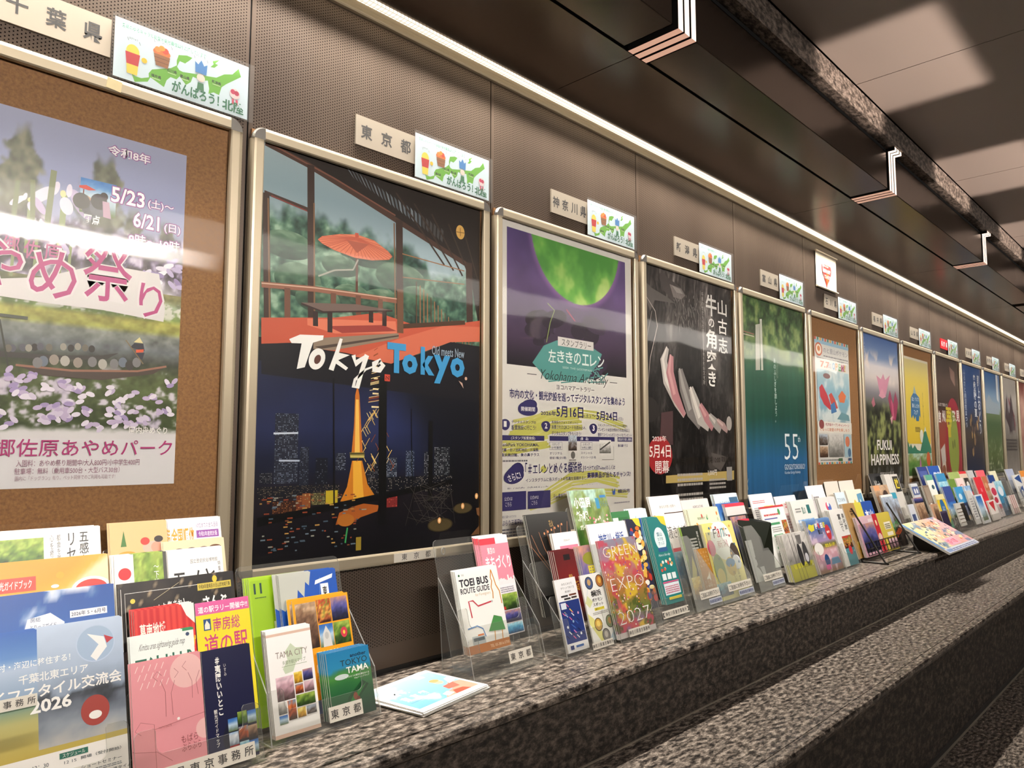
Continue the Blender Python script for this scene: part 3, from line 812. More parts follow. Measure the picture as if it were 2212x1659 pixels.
# --- second: pavilion above, night tower below
A = Art(OW, OH, '0b0b10')
def foliage(u, v):
    n, n2 = fbm(u * 13, v * 18, 4, 21), fbm(u * 42, v * 60, 3, 22)
    c = grad(n * .55 + n2 * .45, [(.28, '10211c'), (.45, '2a4a3c'), (.56, '4a7058'), (.68, '86a68c')])
    sky = ss(.0, .05, v - (.815 + .09 * (fbm(u * 5, .3 + 0 * v, 2, 31) - .4) - .10 * np.abs(u - .3) + (fbm(u * 22, v * 22, 3, 33) - .5) * .07))
    return mix(c, grad(v, [(.75, '9fb6c0'), (.9, '7d98a4'), (1, '93a9b2')]), sky)
A.g(200, 150, foliage, 0, .53, 1, 1)
def dome(cx, cy, rx, ry, sd):
    k = OW / OH
    def fn(U, V):
        n = fbm(U * 9, V * 9, 3, sd); l_ = V
        return grad(np.clip(l_ * .6 + (n - .35) * .7, 0, 1), [(0, '14261f'), (.5, '3a5a44'), (1, '8aa688')])
    P = 26
    th = np.linspace(0, 2 * np.pi, P + 1)[:-1]
    r_ = np.linspace(0, 1, 7)
    V = [(cx, cy)] + [(cx + rx * q * math.cos(a), cy + ry * q * math.sin(a) * k) for q in r_[1:] for a in th]
    F = [(0, 1 + i, 1 + (i + 1) % P) for i in range(P)] + [(1 + j * P + i, 1 + (j + 1) * P + i, 1 + (j + 1) * P + (i + 1) % P, 1 + j * P + (i + 1) % P) for j in range(5) for i in range(P)]
    X = np.array(V); U_, V_ = (X[:, 0] - cx) / (2 * rx) + .5, (X[:, 1] - cy) / (2 * ry * k) + .5
    A.raw(V, F, fn(U_, V_))
for q in ((.10, .76, .10, .05), (.42, .78, .12, .05), (.58, .735, .12, .06), (.31, .735, .08, .04), (.14, .68, .09, .06), (.50, .66, .10, .05), (.36, .665, .08, .04), (.22, .64, .09, .05), (.66, .68, .09, .06), (.44, .62, .08, .03)): dome(*q[:4], int(q[0] * 90))
A.p([(0.006, 0.999), (0.091, 0.988), (0.275, 0.958), (0.549, 0.894), (0.935, 0.814), (1.0, .62), (1, 1), (0, 1)], '17110e')
A.line([(0.006, 0.995), (0.164, 0.973), (0.361, 0.934), (0.561, 0.892), (0.920, 0.818)], .022, '3a241c'); A.line([(0.022, 0.996), (0.275, 0.958), (0.549, 0.906)], .006, '6d3f30')
sa, sb, sc, sd = (0.321, 1.004), (0.782, 0.907), (0.354, 0.976), (0.782, 0.869)
for i in range(24):
    f_ = i / 23.0; lp = lambda q, w, f: (q[0] + (w[0] - q[0]) * f, q[1] + (w[1] - q[1]) * f)
    (xa, ya), (xb, yb) = lp(sa, sb, f_), lp(sc, sd, f_)
    A.p([(xa, ya), (xa + .012, ya - .008), (xb + .006, yb - .004), (xb - .006, yb + .004)], ('6d7780', '59636c', '4a525a')[i % 3] if f_ < .75 else '353434')
for i in range(5): A.line([(.55 + .09 * i, .97 - .015 * i), (.80 + .05 * i, .80 - .01 * i)], .008, '2a1e18')
A.p([(0.007, 0.879), (0.173, 0.864), (0.173, 0.853), (0.007, 0.870)], '34211b'); A.line([(0.032, 0.870), (0.168, 0.855)], .004, '7d2c28')
for a_, b_, c_ in (((0.013, 0.873), (0.033, 0.540), .025), ((0.178, 0.974), (0.196, 0.553), .028), ((0.567, 0.896), (0.579, 0.583), .033), ((0.936, 0.825), (0.944, 0.612), .036)): A.line([a_, b_], c_, '2c1d17')
for a_, b_ in (((0.543, 0.884), (0.558, 0.581)), ((0.021, 0.862), (0.041, 0.541)), ((0.194, 0.880), (0.206, 0.602))): A.line([a_, b_], .006, '6d4a30')
# umbrella
cx, cy = 0.369, 0.797
A.line([(0.376, 0.780), (0.379, 0.650)], .010, '4a2c22'); A.line([(0.218, 0.698), (0.283, 0.721), (0.361, 0.732), (0.382, 0.761)], .006, '8d8a7c')
def brolly(k_, c_):
    pts = [(0.212, 0.790), (0.229, 0.801), (0.301, 0.817), (0.375, 0.827), (0.452, 0.822), (0.516, 0.802), (0.537, 0.790), (0.522, 0.779), (0.443, 0.767), (0.366, 0.764), (0.281, 0.772), (0.230, 0.782)]
    A.p([(cx + (x_ - cx) * k_, cy + (y_ - cy) * k_) for x_, y_ in pts], c_)
brolly(1.0, 'c4583e'); brolly(.97, 'd96e4e')
rim = [(0.212, 0.790), (0.229, 0.801), (0.301, 0.817), (0.452, 0.822), (0.516, 0.802), (0.537, 0.790), (0.522, 0.779), (0.482, 0.772), (0.443, 0.767), (0.404, 0.765), (0.366, 0.764), (0.323, 0.768), (0.281, 0.772), (0.250, 0.778), (0.230, 0.782)]
for i in range(len(rim)):
    for f_ in (0, .5):
        q = rim[i]; w = rim[(i + 1) % len(rim)]; e_ = (q[0] + (w[0] - q[0]) * f_, q[1] + (w[1] - q[1]) * f_)
        A.line([(0.375, 0.818), (cx + (e_[0] - cx) * .97, cy + (e_[1] - cy) * .97)], .0022, 'b24a36')
A.p([(0.330, 0.806), (0.428, 0.808), (0.376, 0.778)], 'a04a38'); A.p([(0.366, 0.830), (0.381, 0.831), (0.383, 0.820), (0.367, 0.817)], 'b8432f')
A.e(0.886, 0.910, .024, .03, 'd8a04a'); A.line([(0.863, 0.908), (0.909, 0.911)], .003, '6d4a20'); A.line([(0.885, 0.923), (0.886, 0.898)], .003, '6d4a20')
# railing, shoji lattice, red carpet, bench
A.line([(0.006, 0.653), (0.205, 0.664), (0.560, 0.671)], .020, '7d4a38'); A.line([(0.006, 0.656), (0.205, 0.667), (0.560, 0.676)], .004, 'c49a84')
for x0, y0, x1, y1 in ((0.100, 0.655, 0.103, 0.584), (0.280, 0.662, 0.281, 0.628), (0.385, 0.667, 0.387, 0.616), (0.484, 0.668, 0.485, 0.628)): A.line([(x0, y0), (x1, y1)], .022, '5d382a')
for i in range(17):
    f_ = i / 16
    xa = .655 + .30 * f_
    A.line([(xa, .735 - .15 * f_), (xa + .004, .565 - .012 * f_)], .0045, '8a5a38' if i % 4 else '4a3020')
A.line([(0.584, 0.804), (0.910, 0.796)], .004, '8a5a38'); A.line([(0.586, 0.739), (0.910, 0.756)], .004, '7d5236')
A.p([(0.009, 0.575), (0.287, 0.600), (0.475, 0.630), (0.646, 0.612), (0.915, 0.642), (1.019, 0.655), (1.016, 0.591), (0.835, 0.578), (0.538, 0.498), (0.334, 0.514), (0.204, 0.517), (0.012, 0.514)], 'b8452f')
A.p([(0.178, 0.588), (0.556, 0.614), (0.563, 0.582), (0.289, 0.560), (0.179, 0.572)], 'd2664a'); A.p([(0.565, 0.566), (0.794, 0.622), (1.016, 0.636), (1.016, 0.591), (0.835, 0.578), (0.538, 0.498), (0.373, 0.507)], 'c95a40')
A.p([(0.258, 0.576), (0.498, 0.599), (0.562, 0.588), (0.319, 0.563)], '8a2c26'); A.p([(0.203, 0.541), (0.571, 0.583), (0.572, 0.569), (0.284, 0.517), (0.204, 0.515)], '7d6a58'); A.p([(0.210, 0.521), (0.572, 0.578), (0.572, 0.574), (0.234, 0.517)], '3a2e28')
A.line([(0.586, 0.603), (0.915, 0.642)], .018, '3a2519'); A.line([(0.576, 0.704), (0.579, 0.584)], .03, '5a3a28')
A.p([(0.153, 0.625), (0.375, 0.643), (0.540, 0.643), (0.241, 0.612)], '5d4a44'); A.p([(0.153, 0.625), (0.241, 0.612), (0.540, 0.643), (0.541, 0.639), (0.241, 0.608), (0.153, 0.620)], '2a1c1a')
for x_, y0, y1 in ((545, 1480, 1600), (662, 1490, 1650), (992, 1480, 1570), (1100, 1480, 1600)): pass
for a_, b_ in (((0.209, 0.609), (0.211, 0.572)), ((0.267, 0.613), (0.269, 0.561)), ((0.442, 0.631), (0.443, 0.601)), ((0.503, 0.638), (0.504, 0.597))): A.line([a_, b_], .020, '241816')
for x_, y_, r_ in ((0.107, 0.602, .10), (0.245, 0.637, .06), (0.317, 0.638, .06), (0.514, 0.647, .07)): pass
# night city
def night(u, v):
    n = fbm(u * 3, v * 5, 4, 41)
    c = grad(v, [(0, '07070a'), (.16, '120f14'), (.22, '0d1020'), (.32, '161c3c'), (.43, '11152c'), (.55, '0b0c14')])
    c = c * (.6 + .9 * n[..., None])
    return mix(c, hx('08080a'), ss(.58, .8, u + (v - .3) * .8) * .8)
A.g(60, 70, night, 0, 0, 1, .475)
A.p([(0.012, 0.514), (0.204, 0.532), (0.204, 0.513), (0.334, 0.510), (0.538, 0.494), (0.835, 0.578), (1.016, 0.577), (1.017, 0.409), (0.015, 0.444)], '0f0e13')
def tower(x0, y0, x1, y1, n1, n2, c1, c2='11131a', seed=1, dens=.55):
    x0, x1 = min(x0, x1), max(x0, x1); y0, y1 = min(y0, y1), max(y0, y1)
    A.r(x0, y0, x1, y1, c2)
    rr = random.Random(seed); V, F, C = [], [], []
    for i in range(n1):
        for j in range(n2):
            if rr.random() > dens: continue
            w_, h_ = (x1 - x0) / n1, (y1 - y0) / n2
            xa, ya = x0 + (i + .2) * w_, y0 + (j + .25) * h_
            b_ = len(V); V += [(xa, ya), (xa + w_ * .6, ya), (xa + w_ * .6, ya + h_ * .5), (xa, ya + h_ * .5)]; F.append((b_, b_ + 1, b_ + 2, b_ + 3))
            C += [hx(c1) * rr.uniform(.35, 1.0)] * 4
    if V: A.raw(V, F, np.array(C))
tower(0.069, 0.190, 0.155, 0.355, 16, 44, '8a97b0', '171a26', 1, .5); tower(0.162, 0.177, 0.197, 0.276, 7, 26, '76809a', '141722', 2, .45)
tower(0.224, 0.186, 0.271, 0.249, 8, 14, '5d6478', '0c0e16', 3, .3); tower(0.303, 0.218, 0.344, 0.261, 9, 12, 'b4c0d4', '161a26', 4, .6)
tower(0.436, 0.181, 0.489, 0.233, 9, 14, '8a8a90', '0e1018', 5, .4); tower(0.521, 0.187, 0.571, 0.248, 8, 16, 'a8b4c8', '1c2230', 6, .6); tower(0.613, 0.189, 0.654, 0.266, 7, 20, '98a8c4', '1a2234', 7, .6)
tower(0.703, 0.187, 0.725, 0.263, 4, 18, 'a8acb4', '14161e', 8, .5); tower(0.754, 0.186, 0.835, 0.276, 11, 22, 'a4aab0', '14161c', 9, .5); tower(0.019, 0.191, 0.063, 0.216, 9, 8, '8a8a90', '0e1018', 10, .5)
for a_, b_, c_ in (((0.064, 0.307), (0.154, 0.309), 'c8d4e4'), ((0.086, 0.244), (0.162, 0.243), 'b8c4d8')): A.line([a_, b_], .006, c_)
tower(0.012, 0.157, 0.320, 0.184, 60, 12, 'a89478', '0d0e14', 11, .35); tower(0.450, 0.154, 0.849, 0.197, 60, 14, 'a89c8a', '0b0c12', 12, .3)
tower(0.153, 0.124, 0.207, 0.161, 8, 7, 'd08a4a', '5a2416', 13, .6); tower(0.175, 0.132, 0.207, 0.165, 4, 4, 'e0b070', '7a3c1c', 14, .4); tower(0.211, 0.136, 0.264, 0.165, 10, 8, 'c8c47a', '3a3420', 15, .7); A.r(*(0.266, 0.136), *(0.314, 0.169), 'b49a1e'); tower(0.067, 0.121, 0.154, 0.149, 16, 8, 'c8743a', '281410', 16, .5); tower(0.526, 0.118, 0.575, 0.146, 6, 5, 'c84a3a', '6d1c1c', 17, .4)
# the tower itself: lattice legs, deck, mast
TX = .435
A.p([(0.325, 0.141), (0.352, 0.176), (0.371, 0.241), (0.414, 0.241), (0.439, 0.181), (0.474, 0.149), (0.424, 0.141), (0.397, 0.182), (0.378, 0.139)], 'c46a18')
A.p([(0.375, 0.241), (0.409, 0.241), (0.425, 0.139), (0.379, 0.137)], 'e8a02c')
A.p([(0.308, 0.084), (0.322, 0.113), (0.379, 0.126), (0.424, 0.132), (0.491, 0.125), (0.485, 0.110), (0.412, 0.098), (0.386, 0.088)], 'a04a1a')
rr = random.Random(9)
for i in range(46):
    y_ = rr.uniform(.225, .385); w_ = .02 + (.385 - y_) * .55; x_ = .462 + rr.uniform(-1, 1) * w_
    A.line([(x_, y_), (x_ + rr.choice((-.018, .018)), y_ - .02)], .0022, rr.choice(('f4c05a', '8a3c10', 'f0d080')))
A.p([(0.360, 0.262), (0.424, 0.262), (0.422, 0.248), (0.363, 0.248)], '8a7d3a'); A.line([(0.361, 0.259), (0.424, 0.259)], .006, '3a3418'); A.line([(0.363, 0.252), (0.423, 0.251)], .006, 'c8b45a')
A.p([(0.368, 0.262), (0.376, 0.327), (0.379, 0.408), (0.386, 0.428), (0.390, 0.428), (0.397, 0.409), (0.407, 0.328), (0.415, 0.262)], 'c0601c'); A.p([(0.381, 0.262), (0.382, 0.397), (0.394, 0.397), (0.403, 0.262)], 'f0b44a')
for y_ in (.505, .52, .447, .435, .475, .40): A.line([(.468 - .018 * (.56 - y_) * 6, y_ - .02), (.468 + .018 * (.56 - y_) * 6, y_ - .02)], .006, 'f4dc9a')
for i in range(26):
    y_ = rr.uniform(.39, .53); w_ = .006 + (.54 - y_) * .16
    A.line([(.466 - w_, y_), (.466 + w_, y_ + .008)], .002, rr.choice(('7a2c10', 'f8d890')))
# window bars of the night view
A.line([(0.500, 0.457), (0.507, 0.074)], .036, '060607'); A.line([(0.734, 0.349), (0.735, 0.124)], .022, '070708'); A.line([(0.287, 0.447), (0.304, 0.030)], .006, '08080a'); A.line([(0.636, 0.380), (0.647, 0.099)], .004, '08080a')
A.p([(0.014, 0.115), (0.248, 0.133), (0.491, 0.155), (0.730, 0.174), (0.849, 0.186), (0.849, 0.171), (0.498, 0.139), (0.249, 0.116), (0.015, 0.094)], '060607')
rr = random.Random(4)
for i in range(110):
    x_, y_ = rr.uniform(.02, .42), rr.uniform(.03, .16)
    A.r(x_, y_, x_ + rr.uniform(.006, .02), y_ + .003, rr.choice(('8a8a7d', '5a6d7d', '7d3420', 'a87a3a', '3a4a5a', '6d3a24')))
for i in range(40): A.line([(.60 + rr.uniform(0, .25), rr.uniform(.06, .18)), (.62 + rr.uniform(0, .25), rr.uniform(.06, .18))], .0012, '3a3632')
A.e(0.348, 0.094, .035, .022, 'a85a1c'); A.line([(0.355, 0.075), (0.347, 0.038)], .006, '2f8a4a'); A.r(0.392, 0.016, 0.414, 0.049, '8a7020')
for x_, y_, r_ in ((0.786, 0.060, .065), (0.906, 0.101, .052)):
    A.e(x_, y_, r_, r_ * .42, '2c2416'); A.e(x_, y_, r_ * .9, r_ * .36, '40351f')
for x_, y_ in ((0.781, 0.072), (0.905, 0.107), (0.982, 0.133)): A.e(x_, y_, .009, .012, 'e89a5a'); A.e(x_, y_, .005, .007, 'fbd8a0')
A.p([(0.951, 0.021), (1.015, 0.048), (1.020, 0.022)], '5a3a22'); A.p([(0.980, 0.098), (1.019, 0.099), (1.020, 0.072), (0.985, 0.080)], '6d4428')
A.t('Old meets New', 0.735, 0.535, 0.909, 0.561, '8fa4b8', .006)
# brush-lettered word in white, plain word in blue
A.p([(0.110, 0.532), (0.150, 0.546), (0.242, 0.551), (0.240, 0.540), (0.201, 0.530), (0.171, 0.468), (0.141, 0.462), (0.157, 0.525), (0.119, 0.523)], 'efeeea')
A.e(0.218, 0.491, .030, .040, 'efeeea', 24, -.5); A.e(0.220, 0.490, .012, .018, '4a2a24', 16, -.5)
A.p([(0.308, 0.549), (0.320, 0.548), (0.306, 0.512), (0.351, 0.509), (0.303, 0.493), (0.345, 0.476), (0.336, 0.469), (0.294, 0.484), (0.285, 0.465), (0.265, 0.468), (0.293, 0.519)], 'efeeea')
A.line([(0.367, 0.510), (0.377, 0.489), (0.420, 0.510)], [.018, .024, .012], 'efeeea'); A.line([(0.425, 0.514), (0.404, 0.472), (0.386, 0.428), (0.369, 0.429), (0.375, 0.447), (0.421, 0.476), (0.461, 0.487)], [.020, .018, .018, .016, .012, .008, .006], 'efeeea')
A.line([(0.488, 0.506), (0.457, 0.492), (0.458, 0.478), (0.483, 0.478), (0.499, 0.491), (0.483, 0.500), (0.475, 0.492)], [.010, .022, .024, .022, .020, .016, .006], 'efeeea')
A.t('T', 0.517, 0.474, 0.605, 0.555, '2f86c4', .045); A.t('o', 0.587, 0.474, 0.663, 0.529, '2f86c4', .05); A.t('k', 0.678, 0.476, 0.748, 0.554, '2f86c4', .045); A.t('y', 0.744, 0.455, 0.832, 0.536, '2f86c4', .045); A.t('o', 0.832, 0.477, 0.911, 0.535, '2f86c4', .05)
A.r(0.506, 0.450, 0.531, 0.468, 'c03a2c'); A.line([(0.512, 0.454), (0.512, 0.463), (0.526, 0.455), (0.526, 0.464)], .004, '2a0f0c')
A.e(0.919, 0.476, .007, .007, 'd8a48a'); A.p([(0.878, 0.468), (0.899, 0.462), (0.906, 0.446)], 'c49a8a')
A.t('TOKYO METROPOLITAN GOVERNMENT', 0.869, 0.020, 1.016, 0.020, '8a8780')
poster(0, A, 'poster of a red parasol pavilion above an orange lit tower at night')

# --- third: stamp rally with green moon
A = Art(OW, OH, 'cfcac3')
def moon(u, v):
    n = fbm(u * 5, v * 7, 4, 51)
    c = grad(v, [(.54, '141016'), (.62, '2a1c30'), (.72, '3a2a48'), (.86, '4a3566'), (1, '3a2c5c')])
    c = c * (.75 + .5 * n[..., None])
    d = np.hypot(u - .545, (v - 1.015) * OH / OW) / .345
    m_ = fbm(u * 7, v * 9, 4, 52)
    g_ = grad(np.clip(m_ + (u - .5) * .35 - .05, 0, 1), [(.3, '3a7d2c'), (.5, '5aa03a'), (.62, '9ac45a'), (.8, 'b0d070')])
    c = mix(c, hx('8a5a9a'), ss(1.12, 1.0, d) * .6)
    return mix(c, g_, ss(1.012, .995, d))
A.g(130, 110, moon, 0.042, 0.532, 0.935, 0.974) if False else A.g(130, 110, moon, .04, .535, .945, .972)
A.line([(.04, .535), (.945, .535)], .002, '1a1418')
# dark cloud bank in place of the photographed figure
for i in range(26):
    rr = random.Random(i); A.e(.36 + rr.uniform(-.2, .34), .62 + rr.uniform(-.07, .10) - abs(rr.gauss(0, .01)), rr.uniform(.05, .10), rr.uniform(.03, .05), rr.choice(('1c1420', '241a2a', '2c2032', '181018')), 24, rr.uniform(-.4, .4))
A.line([(0.314, 0.753), (0.364, 0.733), (0.333, 0.691), (0.305, 0.621)], .005, '7a8a4a'); A.line([(0.452, 0.745), (0.518, 0.710)], .008, '8a2c48')
A.p([(0.207, 0.548), (0.286, 0.609), (0.379, 0.633), (0.592, 0.642), (0.732, 0.609), (0.704, 0.573), (0.642, 0.539), (0.615, 0.512), (0.362, 0.500), (0.270, 0.517)], '3f7f7a')
A.p([(0.241, 0.541), (0.677, 0.566), (0.624, 0.522), (0.572, 0.499), (0.425, 0.499), (0.300, 0.497), (0.255, 0.525)], '3f7f7a')
rr = random.Random(2)
for i in range(20): A.line([(.30 + rr.uniform(0, .46), .52 + rr.uniform(-.03, .045)), (.36 + rr.uniform(0, .44), .52 + rr.uniform(-.03, .045))], .006, '47857f')
A.r(.387, .616, .663, .647, 'c4beba'); A.t('スタンプラリー', .415, .619, .642, .643, '2a2826')
for i, ch in enumerate('左ききのエレン'): A.t(ch, .318 + i * .063, .560 + (i == 0) * -.003, .372 + i * .063, .600, 'dce4e0', .012)
A.t('SEEK THE GOSTEPAN', .42, .541, .645, .548, 'b4c8c4')
A.t('— Yokohama Art Rally —', .17, .488, .86, .530, '1c1a1c', -.008, shear=.35)
A.t('ヨコハマアートラリー', .375, .468, .665, .484, '2a2634', .008)
def brush(pts, w_, n=7, sd=1):
    rr = random.Random(sd)
    for i in range(n):
        o_ = (i / (n - 1) - .5) * w_
        A.line([(x_ + rr.uniform(-.02, .02), y_ + o_ * .7 + rr.uniform(-.004, .004)) for x_, y_ in pts], w_ / n * 1.3, rr.choice(('b8b44e', 'b4b04a', 'bcb85a')))
brush([(.16, .350), (.28, .375), (.45, .395), (.7, .385), (.92, .355)], .035, 7, 3); brush([(.07, .318), (.2, .335), (.35, .36), (.55, .372)], .10, 10, 4); brush([(.02, .275), (.15, .285), (.32, .30)], .07, 8, 5)
brush([(.22, .10), (.33, .13), (.48, .165), (.68, .175), (.86, .15)], .055, 9, 6); brush([(.20, .085), (.32, .10), (.5, .13), (.8, .115), (.93, .105)], .03, 6, 8); A.e(.28, .205, .02, .016, 'b8b44e'); A.e(.3, .33, .02, .01, 'b8b44e')
NV = '26224e'
A.vmap = ([.026, .063, .087, .112, .138, .164, .216, .248, .298, .37, .436, .49], [.147, .172, .186, .203, .236, .252, .283, .303, .347, .39, .442, .49])
A.t('市内の文化・観光施設を巡ってデジタルスタンプを集めよう', .055, .418, .925, .455, NV, .018)
A.e(.175, .378, .066, .046, NV); A.e(.18, .392, .058, .036, NV, 20, .3); A.t('開催期間', .13, .370, .222, .388, 'd8d4d0', .012)
A.t('2026年', .262, .352, .37, .377, NV, .018); A.t('5月16日', .372, .345, .575, .400, NV, .025); A.t('(土)', .578, .347, .633, .372, NV); A.t('～', .645, .358, .672, .370, NV); A.t('5月24日', .68, .338, .855, .388, NV, .025); A.t('(日)', .862, .34, .908, .362, NV)
for i, (x_, y_) in enumerate(((.028, .300), (.298, .298), (.655, .294))):
    A.e(x_, y_, .030, .034, NV); A.e(x_ - .004, y_ + .004, .031, .027, NV, 18, .5); A.t(str(i + 1), x_ - .009, y_ - .012, x_ + .009, y_ + .013, 'e0dcd6', .03)
A.t('デジタルスタンプの', .068, .303, .228, .320, NV, .008); A.t('設置施設に行こう!', .068, .279, .228, .296, NV, .008)
for i, s_ in enumerate(('各施設のフォトスポットに', '設置されたQRコードを読み込み、', 'デジタルスタンプをもらおう!')): A.t(s_, .337, .309 - i * .024, .535 + (.06 if i == 1 else .02 if i == 2 else 0), .326 - i * .024, NV, .008)
for i, s_ in enumerate(('スタンプ1つゲットでオリジナル壁紙を', 'プレゼント!&全5か所のうち3か所以上', '獲得でスペシャルポストカードをプレゼント!')): A.t(s_, .69, .302 - i * .021, .945 + i * .02, .317 - i * .021, NV, .006)
for x0, x1, s_, a_, b_ in ((.0, .285, '(スタンプ設置施設)', .065, .222), (.322, .83, '(景　品)', .55, .612), (.856, .985, '(景品引き渡し場所)', .86, .98)):
    A.r(x0, .238, x1, .259, NV); A.t(s_, a_, .241, b_, .256, 'd8d4d0', .006)
for i, s_ in enumerate(('BankPark YOKOHAMA、', '初黄・日ノ出町地区、三溪園、', '横浜美術館、象の鼻テラス')): A.t(s_, .0, .207 - i * .026, .25, .225 - i * .026, NV, .01)
A.lines(.0, .134, .17, .142, 1, '6d6a70', 3)
for x0, s1, s2, s3, s4 in ((.322, 'スタンプ', '1か所獲得', 'オリジナル', '壁紙1種(全5種)'), (.552, 'スタンプ', '3か所以上獲得', 'スペシャル', 'ポストカード(全1種)')):
    A.line([(x0, .232), (x0 + .09, .232), (x0 + .09, .190), (x0, .190), (x0, .232)], .002, NV)
    A.t(s1, x0 + .018, .214, x0 + .07, .228, NV); A.t(s2, x0 + .008, .194, x0 + .082, .209, NV); A.t(s3, x0, .163, x0 + .09, .178, NV); A.t(s4, x0, .137, x0 + .12, .153, NV)
A.ph(.458, .185, .522, .263, 'city', 4); A.r(.458, .118, .526, .183, 'c8c4bc'); A.e(.492, .16, .016, .03, '5a5652'); A.lines(.463, .122, .52, .14, 3, '5a5652', 8)
A.r(.698, .166, .798, .246, 'd8d4ce'); A.ph(.70, .168, .796, .228, 'grey', 6); A.line([(.705, .19), (.79, .235)], .012, '3a3836'); A.line([(.72, .135), (.82, .135), (.82, .21)], .002, '6d6a66')
A.t('象の鼻テラス', .858, .205, .944, .224, NV, .01)
A.e(.082, .087, .066, .052, NV, 24, .4); A.e(.09, .10, .06, .04, NV, 20, .5); A.t('さらに!', .042, .066, .125, .102, 'e0dcd6', .015, rot=.3)
A.t('「＃エレンとめぐる横浜旅」', .155, .093, .572, .131, NV, .012); A.t('をつけてX(旧Twitter)もしくは', .578, .100, .83, .120, NV, .008)
A.t('インスタグラムに各スポットの写真を投稿すると、', .158, .053, .60, .073, NV, .006); A.t('豪華景品が当たるチャンス!', .60, .058, .965, .092, NV, .02)
A.t('詳しくは公式X、公式HPをチェック!', .04, .018, .308, .034, NV, .006); A.t('TVアニメ『左ききのエレン』', .455, .008, .722, .030, NV, .006)
A.p([(.83, .0), (.852, .03), (.845, .0)], '2a4a9a'); A.t('横浜市', .878, .004, .955, .024, NV, .006)
A.vmap = None
A.r(.008, .082, .160, .139, NV); A.r(.172, .082, .325, .137, NV)
A.t('公式Xは', .022, .112, .072, .124, 'd8d4d0'); A.t('こちら', .028, .095, .066, .108, 'd8d4d0'); A.t('公式HPは', .186, .111, .243, .123, 'd8d4d0'); A.t('こちら', .196, .094, .234, .107, 'd8d4d0')
A.t('テレ東系列ほか', .345, .108, .47, .124, NV, .006); A.p([(0.801, 0.131), (0.823, 0.106), (0.809, 0.107)], '2a4a9a'); A.p([(0.828, 0.130), (0.810, 0.117), (0.828, 0.106)], '2a4a9a')
A.t('横浜市', 0.851, 0.110, 0.959, 0.125, NV, .008); A.lines(.82, .075, .96, .083, 1, '8a8690', 5)
A.t('横浜三溪園へのおでかけは', .008, .060, .095, .068, NV); A.t('ぶらり三溪園BUS', .008, .037, .15, .054, NV, .012); A.lines(.008, .004, .19, .032, 3, '5a5862', 6)
poster(2 - 1, A, 'white stamp rally poster with a green moon in a purple sky', glossy=True)

# --- fourth: bull and twisted rope
A = Art(OW, OH, '141211')
def fur(u, v):
    n = fbm(u * 5 + fbm(u * 3, v * 3, 2, 61) * 2, v * 4, 4, 62)
    st = fbm(u * 60 + n * 9, v * 22 + n * 14, 3, 63)
    c = grad(n * .6 + st * .4, [(.3, '0c0b0b'), (.5, '262221'), (.62, '4a4442'), (.78, '8d8580')])
    lit = ss(.55, 1.0, v) * .9 + .3 * ss(.3, .0, np.abs(v - .25)) * ss(.5, 1, u)
    return c * (.45 + .9 * lit[..., None])
A.g(120, 170, fur)
A.p([(-0.012, 0.925), (0.072, 0.904), (0.232, 0.883), (0.315, 0.866), (0.102, 0.857), (0.053, 0.809), (-0.014, 0.870)], '4d4745')
A.p([(0.172, 0.990), (0.236, 0.966), (0.388, 0.938), (0.439, 0.911), (0.411, 0.885), (0.298, 0.874), (0.200, 0.905), (0.154, 0.950)], '3a3433'); A.p([(0.260, 0.940), (0.387, 0.935), (0.430, 0.910), (0.385, 0.889), (0.299, 0.890)], '6d6461'); A.p([(0.285, 0.937), (0.370, 0.931), (0.404, 0.914), (0.334, 0.913)], '8d8480')
rr = random.Random(3)
for i in range(90):
    x_, y_ = rr.uniform(.3, .75), rr.uniform(.78, .92); A.line([(x_, y_), (x_ + rr.uniform(-.02, .03), y_ - rr.uniform(.01, .04))], .002, rr.choice(('8d8681', '5d5653', 'b0a8a2')))
for i in range(60):
    x_, y_ = rr.uniform(.1, .95), rr.uniform(.12, .5); A.line([(x_, y_), (x_ + rr.uniform(-.03, .03), y_ - rr.uniform(.02, .06))], .0018, rr.choice(('4a4442', '3a3533')))
A.line([(-0.006, 0.871), (0.100, 0.814), (0.121, 0.754), (0.045, 0.626), (-0.016, 0.456)], .006, 'a89c94'); A.line([(0.068, 0.811), (0.018, 0.709), (-0.015, 0.658)], .004, '8d827a')
def strand(pts, w_, c_, hi):
    A.line(pts, w_, c_); A.line([(x_ - .008, y_ + .004) for x_, y_ in pts[:-1]], [q * .35 for q in w_[:-1]], hi)
strand([(0.222, 0.675), (0.179, 0.622), (0.207, 0.543), (0.311, 0.460), (0.393, 0.406)], [.03, .07, .08, .07, .04], 'a8a09a', 'd0c8c0')
strand([(0.262, 0.646), (0.242, 0.576), (0.295, 0.485), (0.393, 0.406)], [.04, .08, .08, .03], 'a86a70', 'c48a8c')
strand([(0.352, 0.594), (0.390, 0.520), (0.464, 0.426), (0.568, 0.364)], [.05, .10, .10, .05], '6a6462', '908a86')
strand([(0.469, 0.523), (0.519, 0.460), (0.570, 0.397), (0.669, 0.356)], [.05, .09, .09, .04], 'a49c96', 'ccc4bc')
strand([(0.573, 0.455), (0.644, 0.405), (0.717, 0.356)], [.04, .07, .04], 'a86a70', 'c08688')
strand([(0.682, 0.412), (0.757, 0.380), (0.813, 0.347)], [.04, .07, .04], '8d8682', 'b4aca6'); strand([(0.777, 0.394), (0.854, 0.368), (0.903, 0.348)], [.03, .05, .03], '9a7a78', 'b89a96'); A.e(0.926, 0.383, .035, .045, '9a928c')
A.p([(0.145, 0.412), (0.267, 0.422), (0.260, 0.286), (0.123, 0.291)], '3f2a2c')
